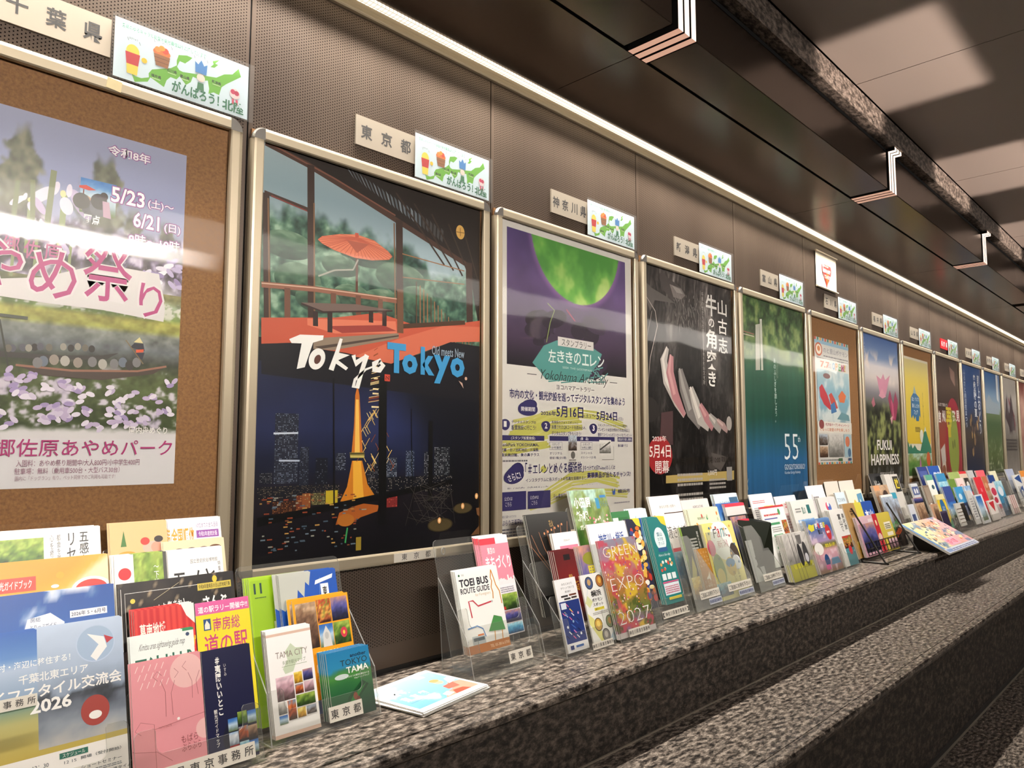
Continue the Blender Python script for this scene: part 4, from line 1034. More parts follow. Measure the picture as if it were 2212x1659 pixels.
A.e(0.028, 0.421, .09, .07, '1f1c1b'); A.e(0.707, 0.214, .06, .05, '3a3532'); A.p([(0.691, 0.254), (0.904, 0.233), (0.801, 0.173), (0.706, 0.201)], '4a4441')
for i, ch in enumerate('山古志'): A.t(ch, .815, .865 - i * .085, .93, .935 - i * .085, 'ece8e2', .012)
for ch, q in (('牛', (.665, .85, .80, .945)), ('の', (.695, .80, .765, .84)), ('角', (.66, .705, .79, .79)), ('突', (.665, .615, .785, .70)), ('き', (.68, .54, .77, .605))): A.t(ch, *q, 'ece8e2', .02)
A.t('千年の歴史をもつ国指定重要無形民俗文化財', .615, .545, .638, .945, 'a8a29c', .0, vert=True)
A.line([(.602, .54), (.602, .95)], .0018, '8d8680'); A.line([(.65, .54), (.65, .95)], .0018, '8d8680')
A.e(.125, .245, .125, .105, '9a1f22', 36); A.t('2026年', .05, .298, .19, .322, 'efe4dc', .006); A.t('5月4日', .02, .235, .235, .285, 'efe4dc', .012); A.t('開幕', .075, .175, .215, .225, 'efe4dc', .008)
A.p([(0.181, 0.165), (0.975, 0.173), (0.972, 0.133), (0.179, 0.135)], 'b59a52'); A.t('山古志闘牛場', .305, .205, .54, .235, '1a1612', .012); A.r(.25, .203, .285, .232, '1a1612'); A.r(.58, .208, .612, .237, '1a1612'); A.t('開場10:00', .63, .208, .80, .237, '1a1612', .012); A.t('取組開始13:00', .815, .212, .985, .237, '1a1612', .006)
for x0, y0, x1, y1 in ((.30, .12, .58, .18), (.30, .04, .58, .10), (.66, .10, .86, .15)): A.lines(x0, y0, x1, y1, 3, 'a8a29c', int(x0 * 99))
A.t('3,000円', .64, .155, .75, .18, 'ece8e2', .006); A.r(.875, .13, .945, .19, '8d8a86')
poster(2, A, 'dark poster of a bull horn bound with grey and pink rope')

# --- fifth: gorge railway, forest falling to deep blue water
A = Art(OW, OH, '14324a')
def gorge(u, v):
    n, n2 = fbm(u * 16, v * 24, 4, 71), fbm(u * 5, v * 2, 3, 72)
    c = grad(v + (n2 - .5) * .05, [(0, '1d4a7a'), (.22, '1f5588'), (.32, '1c4a5a'), (.42, '143a30'), (.6, '18402f'), (.68, '24503a'), (.74, '6d7a5a'), (.82, '4d6640'), (.9, '34562c'), (1, '2a4a22')])
    f = grad(n, [(.3, '14240f'), (.5, '3a5a2a'), (.7, '7a8d4a')])
    c = mix(c, f, ss(.68, .80, v + (u - .5) * .12 * np.sign(u - .5)) * .85)
    return np.clip(c * (.8 + .4 * fbm(u * 26, v * 3, 3, 74)[..., None]), 0, 1)
A.g(110, 150, gorge)
A.p([(0.212, 0.865), (0.277, 0.874), (0.262, 0.648), (0.198, 0.644)], 'a8a89a'); A.p([(0.279, 0.898), (0.312, 0.901), (0.310, 0.650), (0.278, 0.648)], 'b8b8aa')
A.line([(-0.011, 0.820), (0.187, 0.816)], .008, '7d4a42'); A.line([(-0.012, 0.807), (0.186, 0.805)], .006, 'b8a89a')
A.t('あのふしぎを旅しよう。', .475, .40, .51, .72, 'd0dcd8', 0, vert=True)
A.t('55', .61, .215, .845, .345, 'e4ecf0', -.012); A.t('th', .845, .305, .885, .335, 'e4ecf0'); A.t('GO!GO!TOROKKO!', .605, .165, .955, .192, 'e4ecf0', -.004); A.t('Kurobe Gorge Railway', .605, .140, .87, .158, 'c8d4dc')
A.p([(0.054, 0.136), (0.032, 0.111), (0.040, 0.085), (0.008, 0.060), (-0.011, 0.074), (0.016, 0.111)], 'a8b8b8')
poster(3, A, 'green forest poster deepening to blue water below two pale pillars')

# --- sixth: smaller poster on brown board
A = Art(.506, .704, 'd9d6cf')
for i in range(14):
    c_ = ('c84a3a', '3a7d6d', 'd8a44a', '4a8ab4')[i % 4]; A.r(i / 14, .975, i / 14 + .05, 1, c_); A.r(i / 14, 0, i / 14 + .05, .016, c_)
A.r(0, .95, 1, .977, '8ab8d4'); A.e(.11, .905, .10, .075, 'c85a3a'); A.e(.11, .905, .075, .055, 'f0e4d0'); A.e(.11, .91, .04, .03, 'd8743a')
A.t('のと里山ポケモン', .24, .885, .97, .93, '8d8a94', .012); A.lines(.24, .855, .97, .872, 1, '6d6a70', 3); A.lines(.05, .835, .97, .845, 1, '5d5a60', 4)
A.t('7.7', .14, .765, .40, .815, 'd2603a', .03); A.lines(.35, .77, .46, .81, 3, '8d8a94', 2)
for i, (ch, c_) in enumerate(zip('OPEN!', ('3a8ab4', 'd8843a', '4a9a5a', 'b4406a', 'd8a43a'))): A.t(ch, .48 + i * .09, .76, .555 + i * .09 - (i == 4) * .04, .82, c_, .03)
def seascape(u, v):
    n = fbm(u * 5, v * 6, 4, 81)
    return mix(grad(v, [(.32, '7d9aa4'), (.5, '6aa0b8'), (.75, 'a8c4cc')]), hx('e4e8e4'), ss(.5, .7, n) * .8)
A.g(40, 45, seascape, .03, .335, .97, .75)
A.p([(.08, .60), (.16, .63), (.30, .55), (.42, .44), (.36, .43), (.20, .47), (.10, .53)], 'b8323a'); A.p([(.34, .55), (.42, .57), (.52, .52), (.60, .45), (.50, .44), (.40, .48)], 'c8443a'); A.p([(.38, .47), (.50, .50), (.56, .42), (.40, .40)], '3a6aa4'); A.p([(.62, .55), (.74, .60), (.86, .56), (.80, .50), (.66, .50)], 'd2643a'); A.p([(.56, .36), (.70, .42), (.92, .40), (.95, .35)], '5d8a94'); A.e(.30, .70, .10, .03, '7d5a5a')
A.r(.0, .245, 1, .335, 'e4ded2'); A.e(.11, .312, .07, .05, '7d3a3a'); A.t('新施設オープンキャンペーン', .22, .30, .92, .325, 'a83a4a', .02); A.t('ぐるっと能登の海を楽しもう', .06, .26, .92, .287, 'c8643a', .015)
A.ph(.04, .15, .26, .235, 'city', 3); A.ph(.04, .055, .26, .14, 'brown', 5); A.ph(.29, .055, .72, .235, 'grey', 6); A.r(.75, .05, .97, .24, '9ab8c4'); A.e(.85, .18, .07, .06, 'c86a4a'); A.e(.9, .09, .05, .05, '3a5a7a')
A.lines(.05, .03, .55, .042, 1, '4a4a4a', 4); A.r(.56, .022, .68, .045, '3a5a3a'); A.r(.86, .022, .96, .045, '3a4a6a')
poster(4, A, 'small bordered poster with colourful opening letters pinned on brown board', x=OX + PITCH * 4 + .06, z=1.121)

# --- seventh: tulip against blue sky
A = Art(OW, OH, '20242a')
def tulip(u, v):
    n = fbm(u * 6, v * 8, 4, 91); n2 = fbm(u * 14, v * 18, 3, 92)
    c = grad(v, [(0, '1a1814'), (.2, '26241c'), (.5, '34362a'), (.62, '6d6a72'), (.72, 'c8bcb8'), (.8, 'd0c8cc'), (.86, '6a86b8'), (1, '34569a')])
    lf = grad(n2, [(.3, '121410'), (.52, '3a402a'), (.66, '7a8446'), (.8, '9aa05a')])
    c = mix(c, lf, ss(.60, .50, v) * ss(.14, .25, v) * .85)
    return mix(c, hx('e4d4cc'), ss(.52, .66, n) * ss(.66, .74, v) * ss(.92, .84, v))
A.g(80, 110, tulip)
for pts, c_ in (([(.36, .74), (.44, .62), (.60, .62), (.74, .76), (.60, .72), (.55, .76), (.48, .72)], 'c47a94'), ([(.66, .60), (.72, .66), (.80, .56), (.88, .66), (.95, .58), (.86, .46), (.76, .46)], '8a2c4a'), ([(.74, .60), (.80, .57), (.82, .47), (.77, .47)], 'b84a6a'), ([(.70, .47), (.78, .49), (.74, .43)], 'd89aa4'), ([(.20, .56), (.26, .60), (.30, .55), (.24, .53)], 'a85a6a'), ([(.40, .61), (.50, .66), (.60, .61), (.50, .595)], 'd0889c')): A.p(pts, c_)
for i in range(16):
    rr = random.Random(i); x_ = rr.uniform(0, 1); A.p([(x_, .05), (x_ + .08, .16), (x_ + .12, .13), (x_ + .04, .04)], rr.choice(('2d2d28', '4a4a44', '3a3a34')))
A.t('夏の陽、花のそばで', .015, .60, .05, .975, 'd8dce4', 0, vert=True); A.t('しあわせを', .06, .70, .085, .97, 'c8d0dc', 0, vert=True)
A.t('FUKUI', .30, .26, .70, .325, 'f0ece8', .02); A.t('HAPPINESS', .13, .165, .90, .235, 'f0ece8', .02); A.t('坂井町ゆりの里公園', .35, .095, .73, .12, 'd8d4d0')
poster(5, A, 'pink tulip poster with white block capitals on dark leaves')

# --- eighth: yellow poster on brown board
A = Art(.60, .86, 'dcd2b8')
A.g(20, 20, lambda u, v: grad(v, [(.3, 'd8b42c'), (.8, 'd8bc4a'), (1, 'd8c88a')]), .02, .28, .98, .98)
A.p([(.22, .50), (.24, .66), (.34, .70), (.40, .735), (.46, .70), (.58, .67), (.60, .50), (.55, .52), (.52, .47), (.42, .47), (.40, .51), (.34, .48), (.30, .52), (.26, .49)], '2c5f8d'); A.p([(.34, .70), (.40, .77), (.46, .70)], '8aa4a8')
for i, s_ in enumerate(('富士・アルプス', '暮らしと食の', 'フェア')): A.t(s_, .28 + .06 * (i == 2), .635 - i * .055, .56 - .06 * (i == 2), .67 - i * .055, 'e8ecec', .012)
A.t('あたらしい暮らしを見つける', .70, .44, .74, .72, '4a4430', 0, vert=True); A.lines(.36, .38, .56, .425, 4, '4a4430', 5)
A.e(.60, .345, .07, .08, 'dcdcc8')
A.p([(.02, .08), (.02, .26), (.06, .30), (.10, .25), (.16, .28), (.22, .24), (.30, .27), (.40, .23), (.52, .22), (.62, .30), (.70, .38), (.76, .43), (.80, .38), (.90, .30), (.98, .24), (.98, .08)], '2f6d54'); A.p([(.70, .38), (.76, .43), (.80, .385), (.76, .39)], 'dce4dc')
A.g(24, 14, photo('rose', 4), .02, .02, .98, .20, True); A.e(.84, .15, .08, .09, 'c2502c'); A.p([(.45, .03), (.5, .18), (.56, .03)], 'b05a94')
poster(6, A, 'yellow mountain poster with a blue painted patch on brown board', x=OX + PITCH * 6 + .02, z=1.00)

# --- ninth: red apple
A = Art(OW, OH, '6a2a24')
A.g(40, 60, lambda u, v: grad(v + (fbm(u * 9, v * 3, 3, 95) - .5) * .1, [(0, '5a241c'), (.3, '8a342a'), (.5, '7a3a30'), (.6, '2a201c'), (.8, '4a3a34'), (1, '3a302c')]))
A.e(.70, .33, .36, .50, '8a2430', 30); A.e(.66, .30, .22, .40, '7d8a3a', 30); A.e(.62, .30, .02, .05, '2a2a1a'); A.e(.70, .31, .02, .05, '2a2a1a')
A.p([(.10, .26), (.28, .31), (.30, .17), (.14, .15)], 'b8aca4'); A.p([(.12, .05), (.30, .06), (.28, .17), (.14, .15)], 'c8b8a8'); A.e(.21, .10, .07, .06, '7d4a34')
for ch, q, c_ in (('信', (.02, .47, .18, .565), 'e8e0d8'), ('州', (.22, .475, .36, .57), 'e8e0d8'), ('再', (.38, .44, .62, .60), 'c8b42c'), ('発', (.64, .49, .80, .58), 'e8e0d8'), ('見', (.82, .49, .97, .585), 'e8e0d8')): A.t(ch, *q, c_, .03)
A.r(.44, .36, .56, .46, 'b8a42c'); A.t('みんなで味わう', .02, .60, .46, .63, 'd8ccc4', .01); A.p([(.62, .94), (.84, .90), (.84, .78), (.66, .84)], '8a6a60')
poster(7, A, 'brown poster with a red apple and large yellow and white characters')

# --- tenth to last: seen edge-on far down the wall
def far_poster(k, kind_fn, extra, label):
    A = Art(OW, OH, '3a3a3a', eps=0.0001); A.g(40, 70, kind_fn); extra(A); poster(k, A, label)
def p10(A):
    A.t('ふるさと納涼夜まつり', .12, .45, .22, .95, 'b8c4d8', .01, vert=True); A.t('奥飛騨の夏', .60, .55, .74, .93, 'd8dce4', .02, vert=True); A.t('郡上おどり', .80, .40, .93, .93, 'd8dce4', .02, vert=True)
    for i in range(14):
        rr = random.Random(i); A.e(.3 + rr.uniform(0, .5), .2 + rr.uniform(0, .35), .03, .05, rr.choice(('8a6a4a', 'b08a5a', '5a4a44')))
far_poster(8, lambda u, v: grad(v + (fbm(u * 6, v * 8, 4, 96) - .5) * .2, [(0, '16203c'), (.2, '2a2a34'), (.4, '3a322c'), (.6, '243458'), (1, '2c4a86')]), p10, 'dark blue festival night poster with vertical white characters')
def p11(A):
    A.p([(.78, 1), (.90, 1), (.90, .72), (.78, .75)], 'd8dce0'); A.p([(.05, .68), (.3, .78), (.5, .72), (.9, .70), (.9, .60), (.05, .60)], '8a9aa8')
far_poster(9, lambda u, v: mix(grad(v, [(0, '3a4430'), (.2, '4a5a34'), (.5, '3a5034'), (.6, '5a6d4a'), (.66, '8aa0b0'), (1, '2f5a9a')]), hx('a8b08a'), ss(.6, .7, fbm(u * 20, v * 24, 3, 97)) * ss(.45, .2, v)), p11, 'poster of blue sky over a dark green field')
def p12(A):
    for i in range(14):
        rr = random.Random(i + 40); A.p([(.1 + rr.uniform(0, .7), .6 + rr.uniform(-.2, .25)), (.2 + rr.uniform(0, .7), .7 + rr.uniform(-.2, .2)), (.25 + rr.uniform(0, .6), .5 + rr.uniform(-.1, .2))], rr.choice(('3a3034', '6d2a34', '8d8488', '4a4448')))
    A.lines(.12, .25, .85, .38, 4, '3a3638', 4)
far_poster(10, lambda u, v: grad(v + (fbm(u * 6, v * 8, 4, 98) - .5) * .3, [(0, '8d8680'), (.3, '55504c'), (.6, '8a8480'), (1, 'b8b0a8')]), p12, 'pale poster with dark jagged figures')
far_poster(11, lambda u, v: grad(v + (fbm(u * 6, v * 8, 4, 99) - .5) * .4, [(0, 'b09a8a'), (.4, '8a5a50'), (.7, 'c89a8a'), (1, '8a4a44')]), lambda A: None, 'pinkish brown poster at the right margin')

# ------------------------------------------------------------------ brochures and their clear holders on the ledge
SLOPE = 0.28
TH = math.atan(SLOPE)
CT, ST = math.cos(TH), math.sin(TH)
def on_plane(Y, s):
    return Y + s * ST, LEDGE + 0.003 + s * CT
def draw(A, spec):
    for c in spec: getattr(A, c[0])(*c[1:])
TAKEN, LATER = [], []     # room taken up by leaflet stacks; holders are set around them at the end
def hits(x0, x1, y0, y1):
    return any(a < x1 and b > x0 and c < y1 and d > y0 for a, b, c, d in TAKEN)
def holder(*a, **k): LATER.append((a, k))
def B(x, w, zt, Y, h, label, spec, base='f4f1ea', th=0.003, n=0, cat='brochure', name='brochure', glossy=True, fan=0.004, lift=0.0, bend=None, eps=None, step=None):
    top = zt / CT
    s0 = max(0.008 + lift, top - h); hh = top - s0
    A = Art(w, hh, base, th, eps)
    draw(A, spec)
    me = A.mesh(name, glossy, bend, cap=0.0008 if eps else 0.0008)
    y, z = on_plane(Y, s0)
    o = sheet(name, me, (x, y, z), label, cat, TH)
    rr = random.Random(label)
    TAKEN.append((x - fan * n if fan > 0 else x, x + w - (fan * n if fan < 0 else 0), Y - 0.002, Y + (n + 1) * ((step or (th + 0.0012)) / CT) + .001))
    for i in range(n):
        d = (i + 1) * (step or (th + 0.0012))
        c = o.copy(); COL.objects.link(c)
        c.location = (x - rr.uniform(0.2, 1) * fan * (i + 1), y + d * CT + fan * .0, z - d * ST + (i + 1) * 0.0015)
        c['label'] = 'copy stacked behind the ' + label
        c['group'] = 'copies behind the ' + label
        if len(c['label'].split()) > 16:
            sh = label
            for w_ in (' in the ', ' at the ', ' beside ', ' behind ', ' by ', ' with '):
                if len(sh.split()) > 12 and w_ in sh: sh = sh[:sh.rfind(w_)]
            c['label'] = 'copy stacked behind the ' + sh
    return o
def plate(b, x0, x1, s0, s1, Y, off, notch=True, dip=None, t=0.0025):
    """leaning clear plate in front of plane Y, with a thumb notch between its raised ears"""
    w = x1 - x0
    if notch:
        d = (s1 - s0) * 0.42 if dip is None else dip
        e, r = min(0.035, w * .16), 0.012
        arc = lambda cx, cy, a0, a1: [(cx + r * math.cos(math.radians(a0 + (a1 - a0) * i / 4)), cy + r * math.sin(math.radians(a0 + (a1 - a0) * i / 4))) for i in range(5)]
        pts = [(x0, s0), (x1, s0), (x1, s1 - r)] + [(x1 - r * (1 - math.cos(math.radians(90 * i / 4))), s1 - r + r * math.sin(math.radians(90 * i / 4))) for i in range(1, 5)]
        pts += [(x1 - e + r * .3, s1)] + [(x1 - e, s1 - r * .4)] + [(x1 - e, s1 - d + r)] + [(x1 - e - r + r * math.cos(math.radians(-90 * i / 4)), s1 - d + r + r * math.sin(math.radians(-90 * i / 4))) for i in range(1, 5)]
        pts += [(x0 + e + r + r * math.cos(math.radians(270 - 90 * i / 4)), s1 - d + r + r * math.sin(math.radians(270 - 90 * i / 4))) for i in range(0, 5)]
        pts += [(x0 + e, s1 - r * .4), (x0 + e - r * .3, s1)] + [(x0 + r * (1 - math.sin(math.radians(90 * i / 4))), s1 - r + r * math.cos(math.radians(90 * i / 4))) for i in range(0, 5)]
    else:
        r = 0.012
        pts = [(x0, s0), (x1, s0), (x1, s1 - r), (x1 - r * .3, s1 - r * .3), (x1 - r, s1), (x0 + r, s1), (x0 + r * .3, s1 - r * .3), (x0, s1 - r)]
    def fn(u, v, q):
        y, z = on_plane(Y, v)
        d = off + q
        return (u, y + d * CT, z - d * ST)
    b.prism(pts, t, fn, 0, 1)
AC = [ACRYLIC, ACRYLIC_EDGE]
STK = mat('label_strip', 'd6d0c2', 0.55)
def set_holder(x0, w, tiers, H, label, sticker=None, side=True, keyhole=False, name='brochure_holder', group='clear brochure holders'):
    """tiers: (plane Y, stack depth in front, bottom s, top s) from the front backwards"""
    t = thing(name, label, 'brochure holder', (0, 0, 0), group)
    for i, (Y, sb, st, nt) in enumerate(tiers):
        if i and hits(x0, x0 + w, Y - .0092, Y - .0058): continue
        b = MB(); plate(b, x0 + .0026, x0 + w - .0026, sb, st, Y, -0.0085, nt); b.build('pocket_front', AC, t)
    Yb = next(q for q in np.arange(tiers[-1][0] + .014, 1.6, .002) if not hits(x0, x0 + w, q - .001, q + .0035))
    b = MB(); plate(b, x0 + .0026, x0 + w - .0026, 0.0, H, Yb, 0.0, False); b.build('back_panel', AC, t)
    Yf = tiers[0][0] - 0.0062
    b = MB(); b.box(x0, x0 + w, Yf - 0.006, Yb + 0.05, LEDGE + .0004, LEDGE + 0.0028); b.build('base', AC, t)
    if side:
        st = tiers[0][2]
        f0, f1 = on_plane(Yf - .004, 0.002), on_plane(Yf - .004, st)
        g1, g0 = on_plane(Yb, H * 0.72), on_plane(Yb, 0.002)
        for xs in ((x0, x0 + w - 0.0025) if side is True else (x0 + w - .0025,)):
            free = [d for d in (0, .004, -.004, .008, -.008, .013, -.013) if not hits(xs + d - .001, xs + d + .0035, Yf - .01, Yb + .05)]
            if not free: continue
            xs += free[0]
            b = MB(); b.prism([f0, (Yb + .045, LEDGE + .003), g1, f1], 0.0025, lambda u, v, q, xs=xs: (xs + q, u, v), 0, 1); b.build('side_panel', AC, t)
    if keyhole:
        y, z = on_plane(Yb, H - .03); b = MB()
        b.tube([(x0 + .03 + .006 * math.cos(a), y - .004, z + .009 * math.sin(a)) for a in np.linspace(0, 2 * math.pi, 17)], 0.0014); b.build('keyhole', ACRYLIC_EDGE, t)
    if sticker:
        body, sx, sw, s0, s1, Y, gap = sticker
        b = MB()
        def fn(u, v, q=0.0):
            y, z = on_plane(Y, v); d = -0.0095 - q
            return (u, y + d * CT, z - d * ST)
        b.add([fn(sx, s0), fn(sx + sw, s0), fn(sx + sw, s1), fn(sx, s1)], [(0, 1, 2, 3)], 0)
        n = len(body); hgt = s1 - s0; cw = min(hgt * .62, sw / n * .86)
        for i, ch in enumerate(body):
            if ch in '　 ': continue
            cx = sx + sw * (i + .5) / n
            put_text(b, ch, cx - cw / 2, s0 + hgt * .2, cx + cw / 2, s0 + hgt * .8, 0.01, lambda u, v: fn(u, v, 0.0003), 1)
        b.build('label_sticker', [STK, INK], t)
    return t

# --- Chiba: two tall holders at the near end
holder(0.246, 0.2305, [(1.332, 0, .125, True), (1.357, .06, .20, True), (1.382, .12, .27, True), (1.407, .18, .32, True)], 0.36,
       'clear tiered brochure holder with the blue rice field flyer in front', ('東京事務所', .262, .08, .178, .196, 1.332, 0))
B(0.286, 0.184, 0.431, 1.415, .30, 'white railway flyer with a red and cream train, rear copy by its right edge', [('ph', .05, .45, .55, .92, 'grey', 2), ('t', 'リセット', .72, .55, .80, .93, '2a2a2a', 0, True)], n=1, th=.0012)
B(0.297, 0.157, 0.433, 1.407, .30, 'white railway flyer with a red and cream train in the back tier', [('ph', .05, .72, .50, .95, 'leaf', 2), ('r', .05, .66, .50, .78, 'd8d0c0'), ('r', .05, .68, .50, .71, 'b02a2a'), ('r', .12, .735, .2, .765, '3a4a5a'), ('r', .26, .735, .34, .765, '3a4a5a'),
   ('t', '五感を解放', .86, .62, .96, .965, '2a2a2a', .01, True), ('t', 'リセット', .73, .62, .82, .965, '2a2a2a', .01, True), ('t', '都会を離れて深呼吸', .63, .6, .67, .96, '4a4a4a', 0, True), ('t', '心を癒す養老渓谷', .56, .6, .60, .96, '4a4a4a', 0, True)], n=1, th=.0012, fan=-.008)
B(0.267, 0.204, 0.384, 1.382, .297, 'orange guide booklet with black katakana title in the second tier from the back', [('g', 30, 30, lambda u, v: grad(v + .15 * np.sin(u * 4), [(.86, 'ecd6ac'), (.9, 'e8a63a'), (1, 'e2982c')])), ('r', .02, .83, .44, .91, 'd8483a'), ('t', '千葉県観光ガイドブック', .05, .845, .41, .895, 'f4ece0', .01),
   ('t', 'チーバくんと', .0, .68, .56, .81, '25221f', .02), ('e', .62, .90, .03, .03, 'e8a02c'), ('e', .58, .84, .03, .015, 'f4efe6'), ('e', .86, .80, .16, .11, 'f0ece4', 28), ('e', .86, .80, .13, .085, 'd23a34', 28)], n=1)
B(0.263, 0.208, 0.335, 1.357, .297, 'blue sky seasonal guide booklet in the second tier from the front', [('ph', 0, .3, 1, 1, 'sky', 5), ('g', 30, 20, lambda u, v: mix(grad(v, [(.7, '3a6ab0'), (1, '1f4f9c')]), hx('dfe6ee'), ss(.52, .68, fbm(u * 5, v * 6, 4, 7))), 0, .3, 1, 1),
   ('p', [(.30, .70), (.36, .86), (.52, .88), (.62, .82), (.60, .70)], 'd8dfe8'), ('t', '房総', .38, .84, .45, .865, '3a4a6a'), ('t', 'とりっぷガイド', .38, .80, .56, .825, '3a4a6a'), ('t', 'さんぽ', .28, .62, .64, .76, '1c1a1c', .02), ('r', .66, .835, .94, .875, 'eef0f0'), ('t', '2026年 5・6月号', .67, .842, .93, .868, '1f2a4a', .01)], n=1)
B(0.259, 0.215, 0.283, 1.332, .297, 'large exchange event flyer with rice field and shore photos in the front tier', [('g', 40, 50, lambda u, v: mix(grad(v, [(.32, 'b8a24a'), (.52, 'b0aa6a'), (.6, '6d8a7a'), (.66, '8aa0b8'), (.8, 'aebfd4'), (.86, '5d8ac4'), (1, '2d62b0')]), hx('e8ecf0'), ss(.55, .7, fbm(u * 4, v * 5, 4, 3)) * ss(.7, .8, v)), 0, .32, 1, 1),
   ('g', 24, 30, lambda u, v: grad(v + (fbm(u * 9, v * 16, 3, 4) - .5) * .12, [(.34, 'b4b0a8'), (.45, '8a929a'), (.55, '5d6470'), (.60, '2f3338'), (.64, '8a98aa'), (.75, 'a4b4c8'), (1, 'b8c8dc')]), .40, .36, 1, 1),
   ('r', 0, 0, 1, .33, 'e6e2da'), ('e', .80, .87, .14, .14, 'b4c4d8'), ('e', .80, .87, .132, .132, '9fb4cc'), ('p', [(.74, .93), (.86, .90), (.88, .84), (.80, .77), (.76, .80), (.82, .86)], 'e8e8e4'), ('p', [(.86, .91), (.93, .885), (.88, .86)], 'b8323a'),
   ('t', '農村・海辺に移住する！', .10, .80, .62, .84, 'f0f0ec', .008), ('t', '千葉北東エリア', .28, .715, .74, .765, 'e8e8e4', .015), ('t', 'ライフスタイル交流会', .02, .63, .98, .70, 'eceae4', .02), ('t', '2026', .35, .55, .62, .62, 'eceae4', .03),
   ('e', .78, .50, .10, .11, 'a04038'), ('e', .78, .475, .045, .03, 'e8e4dc'), ('t', '12：30', .36, .265, .46, .285, '2a3a40'), ('t', '15：30', .36, .22, .46, .24, '2a3a40'), ('t', '6/20', .06, .16, .29, .225, '22303a', .03), ('t', '(土)', .30, .175, .345, .195, '22303a'),
   ('r', .53, .285, .72, .315, '2f6a58'), ('t', 'スケジュール', .55, .29, .70, .31, 'e8e4dc')] +
   [('t', s_, .56, .255 - i * .052, .64, .27 - i * .052, '2a3a40') for i, s_ in enumerate(('12 15', '12 30', '12 45', '15 30'))] + [('t', s_, .67, .257 - i * .052, .67 + .035 * len(s_), .275 - i * .052, '2a3a40', .01) for i, s_ in enumerate(('開場（受付開始）', 'ショートセミナー', '個別相談・交流タイム', '終了予定'))] +
   [('lines', .67, .232 - i * .052, .95, .25 - i * .052, 2, '6d7478', i) for i in (1, 2)] + [('e', x_, .10, .075, .075, '1f6a50') for x_ in (.18, .36, .54)] + [('e', x_, .115, .02, .02, 'e6e2da') for x_ in (.18, .36, .54)] + [('p', [(x_ - .035, .075), (x_ + .035, .075), (x_ + .02, .10), (x_ - .02, .10)], 'e6e2da') for x_ in (.18, .36, .54)], n=2, th=.0015)

holder(0.478, 0.2295, [(1.331, 0, .10, True), (1.358, .05, .16, True), (1.383, .10, .22, True), (1.408, .15, .28, True), (1.433, .20, .33, True)], 0.40,
       'clear tiered brochure holder with the pink and navy guides in front', ('千葉県東京事務所', .490, .198, .006, .034, 1.331, 0))
B(0.491, 0.107, 0.432, 1.433, .26, 'tan leaflet with a food bowl and oval child photo in the back tier', [('e', .28, .72, .19, .10, '2a2620'), ('e', .28, .75, .17, .085, 'd8902c'), ('p', [(.18, .82), (.28, .82), (.24, .94)], '3a6a2a'), ('e', .75, .80, .20, .12, 'b8a894'), ('e', .80, .80, .10, .10, 'c8907a'), ('e', .84, .86, .08, .06, '2a201c'), ('e', .60, .85, .08, .07, 'c8342c')], 'd0ae78', n=1, th=.001)
B(0.6, 0.109, 0.432, 1.433, .26, 'white and purple leaflet with a yellow ranking headline in the back tier', [('t', '全国順位', .06, .80, .48, .93, 'd8962c', .03), ('t', '芸」', -.02, .80, .06, .93, 'd8962c', .03), ('t', '10位までの主な品目', .53, .92, .94, .96, '6a3a7a'), ('r', .52, .84, .95, .90, '8a4a96'), ('t', '令和5年産統計版', .56, .85, .92, .89, 'f0e8f0'), ('p', [(.05, .6), (.25, .72), (.55, .70), (.5, .6)], 'b06a8a'), ('t', 'がんばろう！千葉', .42, .62, .82, .70, '3a3a3a', 0, False, .6)], 'ece8ea', n=1, th=.001)
B(0.584, 0.124, 0.39, 1.421, .22, 'cream leaflet with dark round produce pictures behind the museum leaflet', [('e', .25, .9, .09, .06, '6d5a48'), ('e', .45, .9, .10, .06, '4a3228'), ('e', .65, .9, .10, .06, '5a2f28'), ('e', .84, .91, .11, .06, '6a4628')], 'd8c8a4', th=.001, n=1)
B(0.489, 0.095, 0.375, 1.408, .21, 'white leaflet with a red disc and green tree photo in the third tier', [('ph', .36, 0, 1, 1, 'leaf', 9), ('e', .19, .83, .12, .12, 'c8242c'), ('r', .13, .66, .25, .74, '5d5a56'), ('t', '日本遺産', .12, .60, .27, .635, '3a3836'), ('t', '～下総国', .74, .62, .84, .88, 'f0f0e8', 0, True), ('r', .93, .7, 1, 1, '4a4a44')], n=2, th=.002)
B(0.586, 0.11, 0.375, 1.408, .21, 'white museum leaflet with large black katakana in the third tier', [('t', '国立歴史民俗博物館', .40, .86, .90, .90, '4a4a4a'), ('t', 'モノと', .08, .62, .84, .80, '1f1d1c', .01), ('t', '特集展示', .90, .66, .95, .86, '3a3a3a', 0, True), ('t', 'National Museum of Japanese History', .08, .55, .74, .585, '8a8680'), ('t', 'Featured Exhibition', .08, .51, .48, .54, '8a8680'), ('t', '自', .72, .50, .95, .62, '1f1d1c')], 'f0eee8', n=1, th=.0015)
